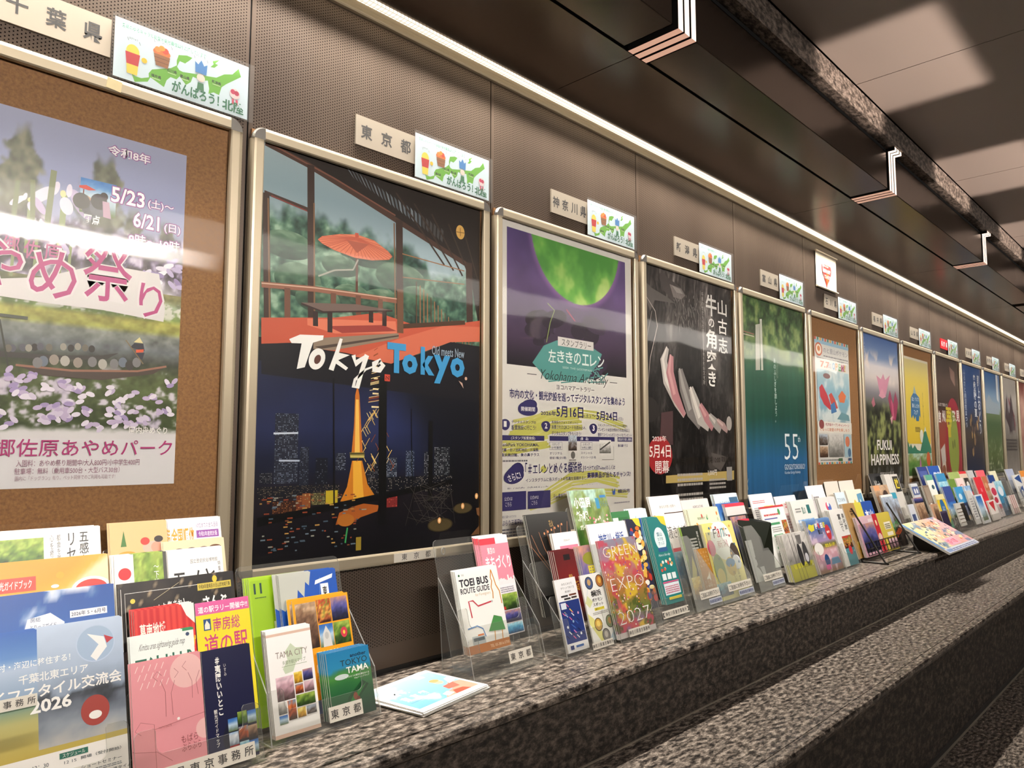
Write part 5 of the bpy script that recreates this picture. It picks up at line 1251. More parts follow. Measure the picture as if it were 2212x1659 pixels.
B(0.486, 0.218, 0.327, 1.383, .297, 'black starry event flyer clipped with a yellow tag in the middle tier', [('g', 40, 40, lambda u, v: mix(grad(v, [(0, '14100f'), (1, '1c1716')]), hx('b8a080'), ss(.80, .9, vn(u * 120, v * 150, 4)) * .8 + .12 * ss(.5, .7, fbm(u * 4, v * 5, 3, 2)))), ('line', [(.05, .55), (.05, .94), (.93, .94)], .005, 'd8d4cc'), ('line', [(.02, .60), (.02, .97)], .004, 'd8d4cc'),
   ('t', 'みんな集まれ！', .26, .80, .54, .86, 'f0ece4', .015, False, 0, .12), ('t', 'さんぶ', .70, .78, .92, .86, 'f4f0e8', .04), ('r', .66, .90, .97, .945, 'c8b44a'), ('t', '令和8年度県民の日山武地域行事', .67, .908, .96, .937, '2a2410', .01), ('e', .82, .965, .022, .03, 'd8c03a'), ('line', [(.28, .88), (.50, .97)], .003, 'c8b890'), ('p', [(.11, .80), (.17, .84), (.20, .76), (.13, .74)], 'e8c42c'), ('e', .11, .89, .02, .02, 'd8c04a')], '161211', n=1, th=.0015)
B(0.502, 0.108, 0.283, 1.358, .21, 'red striped route map with yellow katakana in the second tier', [('g', 30, 8, lambda u, v: mix(np.zeros(u.shape + (3,)) + hx('c4242a'), hx('d8423a'), (np.sin(u * 60) > 0) * 1.0), 0, .6, 1, 1), ('t', '葛南地域', .08, .76, .50, .88, 'f4e8dc', .02), ('t', '観光ルートマップ', .08, .58, 1.0, .72, 'f0c83a', .025), ('p', [(.78, 1), (1, 1), (1, .82), (.86, .90)], 'efe8e0')], 'c4242a', n=3, th=.0018, fan=.0035)
B(0.612, 0.107, 0.278, 1.358, .21, 'yellow roadside station guide with pink band and characters', [('r', 0, .90, 1, 1, 'd8609a'), ('t', '道の駅ラリー開催中!!', .05, .915, .97, .975, 'fbf2f4', .015), ('t', '南房総', .30, .74, .80, .86, 'c8447a', .01), ('t', '道の駅', .12, .52, .92, .72, 'c8447a', .012), ('r', .13, .76, .26, .86, '2a4a7a'), ('p', [(.15, .77), (.24, .77), (.24, .81), (.19, .85), (.15, .81)], 'e8e4d8'), ('t', 'ガイドマップ2026', .12, .44, .86, .49, '6d8a6a')], 'e6d62c', n=2, th=.0018, fan=-.002)
B(0.487, 0.112, 0.244, 1.341, .21, 'white guide map with dark green characters just behind the pink guide', [('t', 'Kimitsu area sightseeing guide map', .14, .86, .85, .93, '5a5652', 0, False, .3), ('t', '君津地域', .04, .58, .96, .82, '1f5f4a', .03), ('e', .5, .44, .36, .14, '5aa03a'), ('t', '観光ガイドマップ', .20, .42, .80, .52, 'f4f4ec', .02), ('e', .90, .95, .03, .03, '3a4a6a'), ('r', .82, .98, 1, 1, '3a8a5a')], 'e9efe9', n=1, th=.0015)
PKL = 'c0787a'
B(0.483, 0.121, 0.203, 1.331, .21, 'pink town guide with thin line drawings of trees in the front tier', [('e', .78, .86, .24, .24, 'e8b8b4'), ('e', 1.0, .35, .14, .14, 'e8b8b4')] + [('line', [(.1 + .09 * i + .03 * j, .97 - .07 * j), (.06 + .09 * i + .03 * j, .92 - .07 * j)], .008, 'f4dcd8') for i in range(5) for j in range(3)] +
   [('line', q_, .006, '9a5a5c') for q_ in ([(.45, .52), (.46, .72), (.40, .82)], [(.55, .52), (.54, .70), (.60, .80)], [(.84, .62), (.85, .76), (.80, .84)], [(.93, .64), (.91, .76), (.97, .84)], [(.10, .42), (.02, .46), (.1, .52), (.28, .48), (.28, .12)], [(.28, .44), (1, .48)], [(0, .30), (.3, .26), (.5, .16)], [(.36, .82), (.30, .86), (.36, .90), (.42, .86)], [(.60, .82), (.66, .86), (.60, .90)], [(.78, .86), (.72, .90), (.78, .94)])] +
   [('t', 'もばら', .64, .275, .88, .335, '8a4648'), ('t', 'ぶらぶら', .64, .205, .92, .265, '8a4648'), ('t', 'NOTA SNOTE', .34, .435, .52, .45, '9a5a5c'), ('e', .62, .48, .02, .02, 'f0e8e4')], 'e0949a', n=1, th=.002)
B(0.606, 0.094, 0.2, 1.331, .21, 'navy guide map with vertical white characters and a photo circle in the front tier', [('e', .72, .20, .42, .42, '12142a')] + [('ph', x_, y_, x_ + .19, y_ + .11, k_, i, .006) for i, (x_, y_, k_) in enumerate(((.42, .26, 'sky'), (.62, .30, 'leaf'), (.82, .29, 'sky'), (.42, .14, 'snow'), (.62, .17, 'autumn'), (.81, .16, 'brown'), (.42, .03, 'red'), (.62, .04, 'sea'), (.81, .03, 'sky')))] +
   [('t', '＃夷隅いいとこ', .24, .42, .36, .93, 'f2f0ea', .03, True), ('t', 'いすみ', .42, .75, .47, .86, 'e8e4dc', 0, True), ('t', '観光ガイドマップ', .16, .16, .23, .48, 'e8e4dc', .01, True)], '14163c', n=1, th=.002)

# --- Tokyo
holder(0.7365, 0.258, [(1.367, 0, .10, True), (1.392, .05, .165, True), (1.414, .09, .20, False)], 0.335, 'clear tiered brochure holder with green and yellow island guides', ('東京都', .868, .082, .010, .040, 1.367, 0))
B(0.757, 0.131, 0.298, 1.431, .297, 'lime green island guide in the back tier', [('r', .03, .03, .97, .985, '8fb51e'), ('t', '11', .08, .89, .22, .965, '1f3f3a', .03), ('t', 'WEEKEND', .62, .89, .95, .915, '1f3f2a', .02), ('t', 'Have a nice', .66, .93, .9, .955, '1f3f2a'), ('p', [(.74, .835), (.86, .835), (.80, .865)], '1f3f2a'), ('lines', .09, .86, .28, .87, 1, '1f3f3a', 2),
   ('t', 'TOKYO', .42, .72, .98, .785, 'f4f6e4', .03), ('t', 'ISLANDS', .38, .62, 1.04, .685, 'f4f6e4', .03), ('t', 'PERFECT DAY', .40, .545, 1.02, .585, 'f4f6e4', .012), ('line', [(.48, .465), (.97, .465), (.97, .515), (.48, .515), (.48, .465)], .006, '1f3f2a'), ('t', 'ENGLISH EDITION', .51, .475, .95, .505, '1f3f2a', .02)], '9cc024', n=3, th=.0022, fan=.0035)
B(0.816, 0.142, 0.301, 1.411, .297, 'blue sea map of the islands beside the lime green guide', [('p', [(0, 1), (.55, 1), (.50, .9), (.44, .93), (.40, .82), (.30, .88), (.26, .76), (.16, .80), (.06, .74), (0, .76)], 'b4b6ac'), ('r', .70, .60, .84, .90, 'eceeea'), ('t', '東・京', .73, .64, .81, .88, '25242a', .02, True), ('p', [(.60, .90), (.92, .935), (.94, .965), (.62, .93)], 'eceeea')] +
   [('r', x_, y_, x_ + .08, y_ + .018, c_) for x_, y_, c_ in ((.22, .70, 'e8a0a8'), (.34, .72, 'e8a0a8'), (.42, .68, 'e08a94'), (.30, .63, 'e8a0a8'), (.22, .62, 'e8b0b4'), (.36, .60, 'f0ece4'), (.34, .78, 'e8a0a8'))] + [('line', [(.1, .55), (.4, .62), (.66, .78), (.7, .95)], .003, '8ab0e0')], '1d4fa4', n=3, th=.0016, fan=.004)
YSP = [('ph', .04, .50, .40, .96, 'brown', 3), ('ph', .41, .73, .66, .97, 'food', 4), ('ph', .67, .73, .97, .97, 'dusk', 5), ('ph', .41, .49, .66, .715, 'sky', 6), ('ph', .67, .49, .97, .715, 'leaf', 7), ('p', [(.46, .49), (.47, .62), (.535, .70), (.60, .62), (.62, .49)], 'd0d0cc'), ('e', .535, .60, .035, .055, 'b8b8b4'), ('e', .85, .60, .06, .08, 'c83a4a'), ('e', .85, .60, .02, .03, 'f0c84a'),
   ('t', 'TOKYO', .34, .375, .74, .455, 'fbf6ea', .03), ('t', 'ISLANDS', .30, .255, .78, .335, 'fbf6ea', .03), ('t', 'Perfect', .76, .30, .96, .36, '2a1e0c', .01, False, .4), ('t', 'Day', .80, .22, .92, .28, '2a1e0c', .01, False, .4), ('t', '11島ガイドブック', .30, .165, .76, .22, 'fbf6ea', .01)]
B(0.831, 0.139, 0.25, 1.392, .21, 'yellow island guide with a photo grid in the middle tier', YSP, 'e8a01c', n=3, th=.0022, fan=.011)
B(0.752, 0.101, 0.205, 1.367, .21, 'slim white city map with a grid of park photos in the front tier', [('r', 0, .94, 1, .965, 'd8b8a4'), ('p', [(.30, .62), (.42, .70), (.38, .78), (.52, .85), (.62, .80), (.78, .79), (.74, .68), (.60, .66), (.52, .58), (.34, .57)], 'c8d4b8'), ('t', 'TAMA CITY', .17, .725, .88, .785, '8a7d72', .0), ('t', '多摩市観光マップ', .30, .655, .82, .695, '7d8a6a'), ('line', [(.28, .64), (.84, .64)], .008, '8a9a7a')] +
   [('ph', *q_, i + 2, .005) for i, q_ in enumerate(((.12, .33, .50, .55, 'sakura'), (.52, .46, .70, .565, 'gold'), (.72, .47, .94, .575, 'dusk'), (.52, .36, .70, .45, 'autumn'), (.72, .36, .94, .46, 'sakura'), (.52, .24, .94, .35, 'leaf'), (.12, .21, .30, .32, 'grey'), (.32, .14, .50, .32, 'autumn'), (.12, .12, .30, .20, 'sky'), (.52, .14, .70, .23, 'gold'), (.72, .15, .94, .23, 'city')))] + [('r', 0, 0, 1, .035, 'd8b8a4')], 'f2f0ec', n=3, th=.0034, fan=.001)
B(0.882, 0.108, 0.14, 1.367, .148, 'small blue and green hill trip map in the front tier', [('g', 16, 20, lambda u, v: grad(v + (fbm(u * 3, v * 4, 3, 3) - .5) * .1, [(0, '0f3a2a'), (.3, '1f5a34'), (.5, '2f6d3a'), (.62, '4a8a3a'), (.69, '3a7a5a'), (.71, '2a86b0'), (1, '1f78a8')])), ('e', .30, .61, .16, .05, 'c8d4d0'), ('p', [(.25, .08), (.40, .30), (.75, .50), (.90, .42), (.60, .22)], '164a26'), ('p', [(.3, .1), (.5, .3), (.85, .45), (.6, .26)], '2a7a34'), ('e', .56, .29, .05, .07, '8a4a34'), ('e', .62, .24, .04, .05, '7a3a2a'), ('t', 'another', .54, .87, .92, .925, '14233a', .02), ('t', 'TOKYO', .30, .76, .93, .85, '2a3a3a', .0), ('t', 'TAMA', .42, .64, .94, .735, 'f0f2ea', .015), ('t', 'もうひとつの東京多摩をめぐる', .38, .575, .94, .605, 'e8ece4', .01), ('t', '1Dayトリップマップ', .58, .535, .94, .565, 'e8ece4', .01)], '1f6a6a', n=4, th=.0022, fan=.0055)
# newsletters lying flat
def newspaper(i, x, y, z, rz, label, group=None):
    A = Art(.232, .200, 'f2f0ec', .0012)
    A.g(24, 16, lambda u, v: mix(grad(v, [(0, '6aa8d8'), (.5, '8ac0e4'), (1, 'a8d0ec')]), hx('dceaf4'), ss(.5, .7, fbm(u * 4, v * 5, 3, 5))), .05, .10, .96, .92)
    A.p([(.45, .10), (.55, .22), (.70, .26), (.80, .45), (.96, .40), (.96, .10)], 'd89a84'); A.p([(.60, .10), (.66, .22), (.80, .20), (.84, .10)], 'a8523c'); A.p([(.50, .12), (.62, .15), (.60, .25), (.5, .22)], 'e8e0d8'); A.e(.76, .56, .055, .07, 'e0b09a'); A.e(.76, .62, .06, .045, 'c8a468'); A.p([(.80, .40), (.96, .46), (.96, .60), (.88, .58)], 'd4dce8'); A.p([(.68, .40), (.86, .42), (.82, .26), (.66, .28)], 'd86a58')
    A.r(.70, .80, .80, .94, 'f0f0ec')
    for k, ch in enumerate('広報'): A.t(ch, .14 + k * .13, .56, .23 + k * .13, .72, 'eef4f8', .04)
    for k, ch in enumerate('東京都'): A.t(ch, .12 + k * .13, .34, .21 + k * .13, .50, 'eef4f8', .04)
    A.line([(.10, .29), (.5, .29)], .004, '4a7aa8')
    me = A.mesh('newspaper', False, None, .0005) if i == 0 else NEWS[0].data
    o = bpy.data.objects.new('newspaper', me); COL.objects.link(o); NEWS.append(o)
    o.location = (x, y, z); o.rotation_euler = (-math.pi / 2, 0, 0)
    o.rotation_euler = Matrix.Rotation(rz, 3, 'Z').to_4x4().to_euler() if False else (-math.pi / 2, 0, rz)
    return tag(o, label, 'newspaper', group)
NEWS = []
for i in range(6):
    q = 5 - i
    newspaper(i, 1.050 + (random.uniform(-.004, .004) if i else 0), 1.283 + (random.uniform(-.005, .004) if i else 0), LEDGE + .0010 + q * .0019, math.radians(9 + (random.uniform(-3, 3) if i else 0)),
              'top newsletter of the flat pile on the granite ledge, blue with a figure' if i == 0 else 'newsletter beneath the top one in the flat pile on the ledge', None if i == 0 else 'newsletters under the top one')
# tall half-empty Tokyo holder
holder(1.276, 0.260, [(1.372, 0, .10, True), (1.395, .05, .17, True), (1.42, .10, .20, False)], 0.345, 'tall clear brochure holder with the bus route guide and an empty front pocket', ('東京都', 1.408, .088, .018, .048, 1.372, 0), keyhole=True)
B(1.428, 0.111, 0.328, 1.42, .27, 'tall pink town planning leaflet behind the bus route guide', [('r', 0, .50, 1, .92, 'e88a9c'), ('r', 0, .92, .55, .985, 'd8404f'), ('t', 'まちづくり', .10, .66, .97, .80, 'fbf2f2', .02), ('t', '東京の', .22, .82, .48, .89, 'fbf2f2', .01)] + [('r', .05 * i, .50, .05 * i + .045, .53 + .06 * random.Random(i).random(), 'f4ecec') for i in range(20)] +
   [('lines', .22, .42, .9, .48, 3, '8a8a96', 3), ('ph', .04, .245, .98, .405, 'leaf', 8), ('r', .1, .25, .5, .28, 'b8302a'), ('ph', .04, .12, .98, .235, 'dusk', 4), ('ph', .04, .01, .98, .11, 'sea', 4)], 'f0eaec', n=5, th=.0012, fan=.005)
BIRDLESS = [('e', .08, .945, .02, .02, '1f5a34'), ('t', 'TOEI', .13, .935, .19, .955, '4a5a4a'), ('t', 'TOEI BUS', .06, .80, .74, .895, '23212a', .035), ('t', 'ROUTE GUIDE', .06, .715, .74, .785, '23212a', .02), ('t', 'for Foreigners', .38, .655, .74, .70, 'c8a878', -.005),
   ('line', [(.84, .96), (.80, .86), (.82, .82), (.78, .74), (.80, .68), (.78, .60)], .022, 'cc8a30'), ('line', [(.84, .96), (.88, .84), (.90, .76), (.96, .68), (.97, .52)], .022, 'cc8a30'), ('line', [(.22, .42), (.20, .62), (.30, .62), (.40, .545), (.72, .57)], .026, 'c2404c'), ('line', [(.08, .30), (.30, .315), (.42, .27), (.46, .17)], .022, '5a86b8'), ('e', .74, .57, .016, .016, '23212a'), ('e', .74, .57, .009, .009, 'f0f0ec'),
   ('e', .26, .31, .016, .016, '8a9aa4'), ('r', .14, .10, .44, .20, 'b8c0c0'), ('r', .17, .14, .42, .18, '5a6a70'), ('r', .28, .195, .42, .215, 'd8743a'), ('r', 0, 0, 1, .10, 'b8743a'), ('t', 'TEL 03-3816-5700', .52, .03, .98, .065, 'e8c8a0', .01), ('line', [(.66, .10), (.70, .30)], .02, 'd89a4a'), ('line', [(.84, .10), (.88, .32)], .02, 'd89a4a'), ('p', [(.54, .22), (.72, .40), (.90, .36), (.94, .20)], '4a8a4a')]
B(1.3, 0.153, 0.255, 1.395, .21, 'white bus route guide with orange and red route lines', BIRDLESS, 'efefe9', n=4, th=.0022, fan=.003)
# --- Kanagawa
holder(1.598, 0.232, [(1.345, 0, .10, True), (1.370, .05, .16, True), (1.395, .10, .22, True), (1.42, .15, .25, False)], 0.36, 'clear tiered brochure holder with the sightseeing stickers map in front', ('神奈川県東京事務所', 1.700, .098, .004, .022, 1.331, 0))
B(1.633, 0.195, 0.375, 1.42, .297, 'black fireworks leaflet in the back tier', [('g', 20, 20, lambda u, v: grad(v, [(0, '0c0a0a'), (.7, '1c1a18'), (1, '3a3a38')]))] + [('line', [(.5 + .04 * i, .30), (.5 + .14 * (i - 2.5), .62 + .03 * (i % 3)), (.5 + .18 * (i - 2.5), .80 + .02 * i)], .006, 'd8946a') for i in range(-1, 8)] + [('e', .35 + .09 * i, .80 + .015 * i, .016, .02, 'e89a6a') for i in range(6)] + [('t', '花火', .5, .86, .6, .93, 'c8a86a')], '141212', n=2, th=.002)
B(1.706, 0.117, 0.318, 1.395, .22, 'white events leaflet with a pink block in the third tier', [('t', '2026.6-9', .42, .88, .66, .905, '6d6a66'), ('r', .22, .58, .96, .82, 'e0809a'), ('t', '催しものご案内', .32, .70, .88, .76, 'fbf4f4', .01), ('t', 'Event Calendar', .34, .62, .86, .65, 'fbf4f4')], 'f4f0ec', th=.004, n=1)
B(1.67, 0.093, 0.272, 1.37, .21, 'dark red dining guide with gold characters in the second tier', [('g', 12, 20, lambda u, v: grad(v + (fbm(u * 4, v * 6, 3, 5) - .5) * .3, [(0, '5a1214'), (.5, '7d1a1c'), (1, '5a1618')])), ('r', .42, .86, .74, .94, '1c1214'), ('t', '横浜', .5, .60, .68, .66, 'd8b45a', .01), ('t', '中華街', .12, .42, .92, .56, 'd8a83a', .02)], '6a1618', n=4, th=.0025, fan=.006)
B(1.783, 0.098, 0.274, 1.37, .21, 'dark blue guide with yellow brush characters in the second tier', [('g', 12, 18, photo('dusk', 6)), ('e', .5, .82, .36, .2, '8a8a2c'), ('t', '野', .30, .50, .90, .72, 'd8c83a', .02), ('t', '毛', .30, .24, .90, .46, 'd8c83a', .02)], '1f4a84', n=3, th=.003, fan=.004)
rr = random.Random(21)
B(1.619, 0.094, 0.201, 1.345, .21, 'slim white and blue patterned ticket leaflet in the front tier', [('t', 'みなとみらり', .30, .905, .80, .94, '4a4a48'), ('t', 'チケットでめぐる', .24, .85, .86, .885, '4a4a48'), ('t', '横浜観光', .40, .80, .68, .83, '4a4a48'), ('r', .18, .745, .50, .77, '2a2626'), ('r', .56, .75, .9, .775, '6d3a26'), ('r', .3, .705, .6, .73, '2a2626'), ('r', .64, .71, .9, .735, '3a2a22'), ('r', .03, .12, .97, .69, '24387c')] +
   [('line', [(x_, y_), (x_ + .10, y_ - .045)], .03, c_) for x_, y_, c_ in [(rr.uniform(.08, .84), rr.uniform(.2, .66), rr.choice(('d86a9a', 'e0c83a', 'e8ecf0', '3f64b4', '16244f'))) for _ in range(26)]] + [('e', x_, y_, .04, .04, c_) for x_, y_, c_ in ((.8, .5, 'd8a0c0'), (.75, .22, 'e8ecf0'), (.2, .34, 'e8ecf0'), (.5, .4, '8aa8c8'))] + [('r', .08, .585, .32, .67, 'dce4f0'), ('r', .14, .035, .3, .09, '24387c'), ('r', .40, .05, .76, .08, '3a6ab0')], 'f0f0f0', th=.006)
B(1.736, 0.117, 0.2, 1.345, .21, 'white spot map with round badges and handwritten title in the front tier', [('p', [(0, .60), (.14, .52), (.30, .60), (.12, .70)], 'd8dca0'), ('p', [(0, .30), (.35, .0), (.6, 0), (.2, .36), (0, .45)], 'e0dc8a'), ('p', [(.6, 0), (1, 0), (1, .2)], 'b8ccd8'), ('line', [(.05, .62), (.2, .8)], .01, 'b8ccd8')] + [('e', x_, y_, .16, .16, '1f1c1a') for x_, y_ in ((.30, .87), (.74, .875), (.33, .27), (.80, .275), (.55, .10))] + [('e', x_, y_, .14, .14, c_) for x_, y_, c_ in ((.30, .87, '4a5a84'), (.74, .875, 'b4743a'), (.33, .27, 'c8a04a'), (.80, .275, '7d8a5a'), (.55, .10, '8a8680'))] + [('e', x_, y_ + .01, .07, .08, c_) for x_, y_, c_ in ((.30, .87, 'c8a06a'), (.74, .875, 'e0b04a'), (.33, .27, 'e8cc6a'), (.80, .275, 'b88a4a'), (.55, .10, 'c8c0b4'))] +
   [('t', '横浜', .28, .665, .70, .755, '1c1a18', .03), ('t', 'ポケモン', .28, .59, .70, .645, '1c1a18', .02), ('t', 'スポット', .28, .525, .70, .575, '1c1a18', .02), ('r', .30, .465, .70, .505, 'e0d03a'), ('t', '観光マップ', .34, .472, .66, .498, '2a2410', .01), ('lines', .2, .41, .8, .45, 2, '8a8a86', 4)], 'f0f0ea', th=.005)
holder(1.8325, 0.2365, [(1.331, 0, .12, True), (1.365, .04, .18, True), (1.415, .12, .26, False)], 0.40, 'clear tiered brochure holder with the garden expo flyer in front', ('神奈川県東京事務所', 1.880, .110, .008, .030, 1.331, 0))
B(1.852, 0.192, 0.439, 1.415, .297, 'rose garden guide map standing tallest in the back tier', [('ph', 0, 0, 1, 1, 'rose', 12), ('t', '小田原', .07, .80, .52, .92, 'f4f4ea', .03), ('t', '箱根', .07, .66, .40, .77, 'f4f4ea', .03), ('t', 'ガイドMAP', .10, .565, .60, .62, 'f4f4ea', .02), ('r', .80, .90, .97, .93, '3a78b0'), ('r', .66, .78, .76, .9, '3a8ab0'), ('t', 'うらら', .78, .80, .98, .86, '5a7a9a'), ('r', .80, .50, .98, .62, 'e8c8c0')] + [('e', random.Random(i).uniform(.25, .95), random.Random(i + 99).uniform(.05, .7), .025, .022, ('e8a0a8', 'd8788a', 'f0d0c8')[i % 3], 10) for i in range(60)], n=1, th=.004)
B(2.046, 0.103, 0.36, 1.415, .21, 'green slim leaflet in the back tier beside the rose map', [('r', .1, .2, .9, .9, '2f6a3a'), ('t', '緑の旅', .6, .5, .85, .85, 'd8a04a', .01, True), ('r', .05, .6, .35, .9, 'e0e8e0')], '3a7a48')
B(2.151, 0.106, 0.361, 1.415, .21, 'light blue slim leaflet with hills in the back tier', [('ph', 0, .0, 1, .85, 'sky', 14), ('p', [(.4, .55), (.7, .85), (1, .6), (1, .5)], '6a9ab0'), ('p', [(.2, .7), (.35, .9), (.3, .7)], '3a5a8a')], 'cfe6ec', n=4, th=.002, fan=.004)
B(1.845, 0.203, 0.336, 1.365, .297, 'white campaign flyer with blue characters behind the expo flyer', [('t', '神奈川・横浜', .22, .76, .88, .89, '2a4f9a', .02), ('t', 'デスティネーションキャンペーン', .34, .70, .78, .725, '5a5a60'), ('lines', .1, .4, .9, .65, 5, 'a8b0b8', 4)], 'eef0f0', th=.0015, n=1)
rr = random.Random(8)
B(2.072, 0.08, 0.335, 1.38, .297, 'slim food walk leaflet with colourful dishes and a yellow corner', [('r', 0, 0, 1, 1, '25283f'), ('p', [(.5, 1), (1, 1), (1, .9), (.7, .93)], 'e0d03a')] + [('e', rr.uniform(.1, .9), rr.uniform(.05, .9), rr.uniform(.08, .2), rr.uniform(.08, .16), rr.choice(('c83a2a', 'e0b04a', 'f0ece0', 'd8742a', '3a4a8a', '8a3a24', 'f0e0a0')), 16) for _ in range(60)] + [('t', 'カナガワ', .1, .5, .9, .58, 'e8c83a', .04, False, 0, .3)], n=2, th=.0015, fan=.004)
rr = random.Random(12)
B(1.836, 0.201, 0.29, 1.331, .297, 'flower covered expo flyer with thin white letters in the front pocket', [('g', 40, 56, lambda u, v: mix(mix(mix(grad(v, [(0, 'a86a94'), (.15, '8a6a8a'), (.25, '6a7a3a'), (.5, 'b87a3a'), (.75, 'b8748a'), (1, '8a8a9a')]), hx('d8b43a'), ss(.54, .62, fbm(u * 3, v * 5, 3, 21))), hx('c8485a'), ss(.56, .66, fbm(u * 6, v * 8, 3, 23)) * .85), hx('4a5a24'), ss(.56, .64, fbm(u * 11, v * 14, 3, 25)) * ss(.7, .3, v) * .8))] +
   [('e', rr.uniform(.02, .98), rr.uniform(.08, .92), rr.uniform(.008, .02), rr.uniform(.008, .02), rr.choice(('e8d0d8', 'd86a7a', 'e8c04a', 'c83a4a', 'e8e0d0', '8a5a9a', 'd8943a')), 8) for _ in range(150)] + [('t', 'GREEN', .08, .82, .96, .93, 'f2f0ec', -.022), ('t', 'EXPO', .10, .47, .96, .60, 'f2f0ec', -.022), ('t', '2027', .10, .13, .93, .26, 'f2f0ec', -.022), ('r', 0, 0, 1, .055, 'cfc8c4')], n=1, th=.002)
holder(2.110, 0.238, [(1.385, 0, .12, True)], 0.25, 'clear brochure holder with the slim teal leaflet and bracketed office label', ('【神奈川県東京事務所】', 2.150, .165, .008, .032, 1.385, 0), side='R')
rr = random.Random(17)
B(2.202, 0.114, 0.332, 1.385, .297, 'slim teal ticket leaflet with small food drawings', [('p', [(.6, 1), (1, 1), (1, .88), (.75, .92)], 'e0cc3a'), ('e', .5, .74, .30, .36, 'dcecec', 30), ('t', '葉山', .36, .77, .64, .82, '2a6a80', .01), ('t', '女子旅', .36, .72, .66, .76, '2a6a80'), ('t', 'きっぷ', .36, .67, .66, .71, '2a6a80'), ('r', .26, .59, .76, .64, '2a5a8a'), ('t', 'Have a fun day', .2, .53, .84, .57, 'e0ecec', 0, False, .3)] + [('e', rr.uniform(.1, .9), rr.uniform(.38, .5), .06, .05, rr.choice(('e8d8b0', 'd8a05a', 'f0ece0', 'c84a3a')), 12) for _ in range(12)] + [('r', .12 + .27 * i, .27, .33 + .27 * i, .34, 'e4ecec') for i in range(3)] + [('r', .06, .235, .94, .25, 'd85a8a'), ('r', .08, .10, .92, .23, 'dce4e8'), ('lines', .12, .12, .88, .21, 4, 'c0607a', 3), ('r', .2, .045, .9, .075, 'd8c83a')], '1f7a78', n=3, th=.0016, fan=.006, lift=.02)
# --- Niigata: open-fronted file boxes cut on the slant
MILKY = clear('milky_plastic', (0.86, 0.88, 0.84), 0.2, 0.9, haze=0.16)
def file_box(*a): BOXES.append(a)
BOXES = []
def set_file_box(x0, w, Y, label, gap=.03):
    t = thing('leaflet_file_box', label, 'leaflet box', (0, 0, 0), 'slant cut file boxes')
    def fn(u, v, q):
        y, z = on_plane(Y, v); d = -0.010 + q
        return (u, y + d * CT, z - d * ST)
    b = MB(); b.prism([(x0, 0), (x0 + w, 0), (x0 + w, .085), (x0 + w * .93, .105), (x0 + w * .36, .255), (x0 + w * .30, .265), (x0, .265)], .002, fn, 0, 1); b.build('front_panel', [MILKY, ACRYLIC_EDGE], t)
    b = MB(); plate(b, x0, x0 + w, 0, .285, Y + .028, 0, False); b.build('back_panel', AC, t)
    f0, f1, g1, g0 = on_plane(Y - .008, .002), on_plane(Y - .008, .26), on_plane(Y + .026, .28), on_plane(Y + .026, .004)
    if not hits(x0 - .001, x0 + .003, Y - .02, Y + .03):
        b = MB(); b.prism([f0, g0, g1, f1], .002, lambda u, v, q: (x0 + q, u, v), 0, 1); b.build('side_panel', AC, t)
    b = MB(); b.box(x0, x0 + w, Y - .012, Y + .029, LEDGE + .0004, LEDGE + .0025); b.build('base', AC, t)
    b = MB()
    fs = lambda u, v, q=0.0: fn(u, v, -.0006 - q)
    for (sx, sw, s0, s1, body, ink) in ((x0 + w * .22, w * .74, .036, .064, 'ご自由にお持ち下さい！', 2), (x0 + w * .50, w * .48, .012, .032, '新潟県東京事務所', 3)):
        b.add([fs(sx, s0), fs(sx + sw, s0), fs(sx + sw, s1), fs(sx, s1)], [(0, 1, 2, 3)], 0 if ink == 2 else 1)
        put_text(b, body, sx + sw * .04, s0 + (s1 - s0) * .18, sx + sw * .96, s1 - (s1 - s0) * .18, .012, lambda u, v: fs(u, v, .0003), ink)
    b.build('label_sticker', [STK, mat('pale_blue_strip', 'b4b8c0', .5), INK, mat('navy_letters', '26346a', .6)], t)
    return t
file_box(2.352, 0.188, 1.378, 'first slant cut clear file box, holding the bronze mini booklet')
file_box(2.545, 0.252, 1.378, 'second slant cut clear file box, holding the yellow fan booklet')
file_box(2.848, 0.228, 1.378, 'third slant cut clear file box, holding the slim white figure card')
B(2.328, 0.201, 0.331, 1.428, .27, 'white island walk booklet with black handwriting behind the teal leaflet', [('t', '佐渡さんぽ', .10, .66, .92, .84, '3a3836', .0), ('r', 0, .48, 1, .53, 'c83a4a'), ('ph', 0, 0, 1, .48, 'sea', 3)], 'f0ece8', n=1, lift=.03)
B(2.326, 0.212, 0.396, 1.44, .27, 'white flyer with a lit tunnel arch photo in the rear row', [('t', 'あなたの思い出旅へ', .28, .83, .80, .87, '4a4644'), ('r', .38, .40, 1, .76, '3a2018'), ('e', .72, .52, .20, .24, '7a4a2a', 24), ('e', .72, .54, .15, .18, 'b8927a', 24), ('p', [(.64, .72), (.80, .72), (.74, .56)], 'e8e4e0')], 'e8e2dc', n=1, lift=.02)
B(2.54, 0.208, 0.372, 1.44, .24, 'pale leaflet with small capitals in the rear row of boxes', [('t', 'AGRICULTURE', .38, .86, .76, .90, '4a4a48', .01), ('e', .42, .60, .04, .04, 'c84a4a'), ('p', [(.2, .55), (.45, .62), (.5, .48), (.25, .45)], '8a5a5a')], 'dcd4d0', n=1, lift=.02)
B(2.799, 0.205, 0.383, 1.44, .27, 'pale blue flyer with cloud shaped captions in the rear row', [('ph', 0, 0, 1, .86, 'sky', 17), ('r', .62, .86, .98, .94, '2f5a7a'), ('e', .40, .72, .16, .07, 'f0f2f0'), ('e', .72, .70, .18, .07, 'f0f2f0'), ('t', 'ひろがる空', .2, .82, .6, .89, '6a8aa0')], 'c8d8e0', n=2, lift=.02)
rr = random.Random(31)
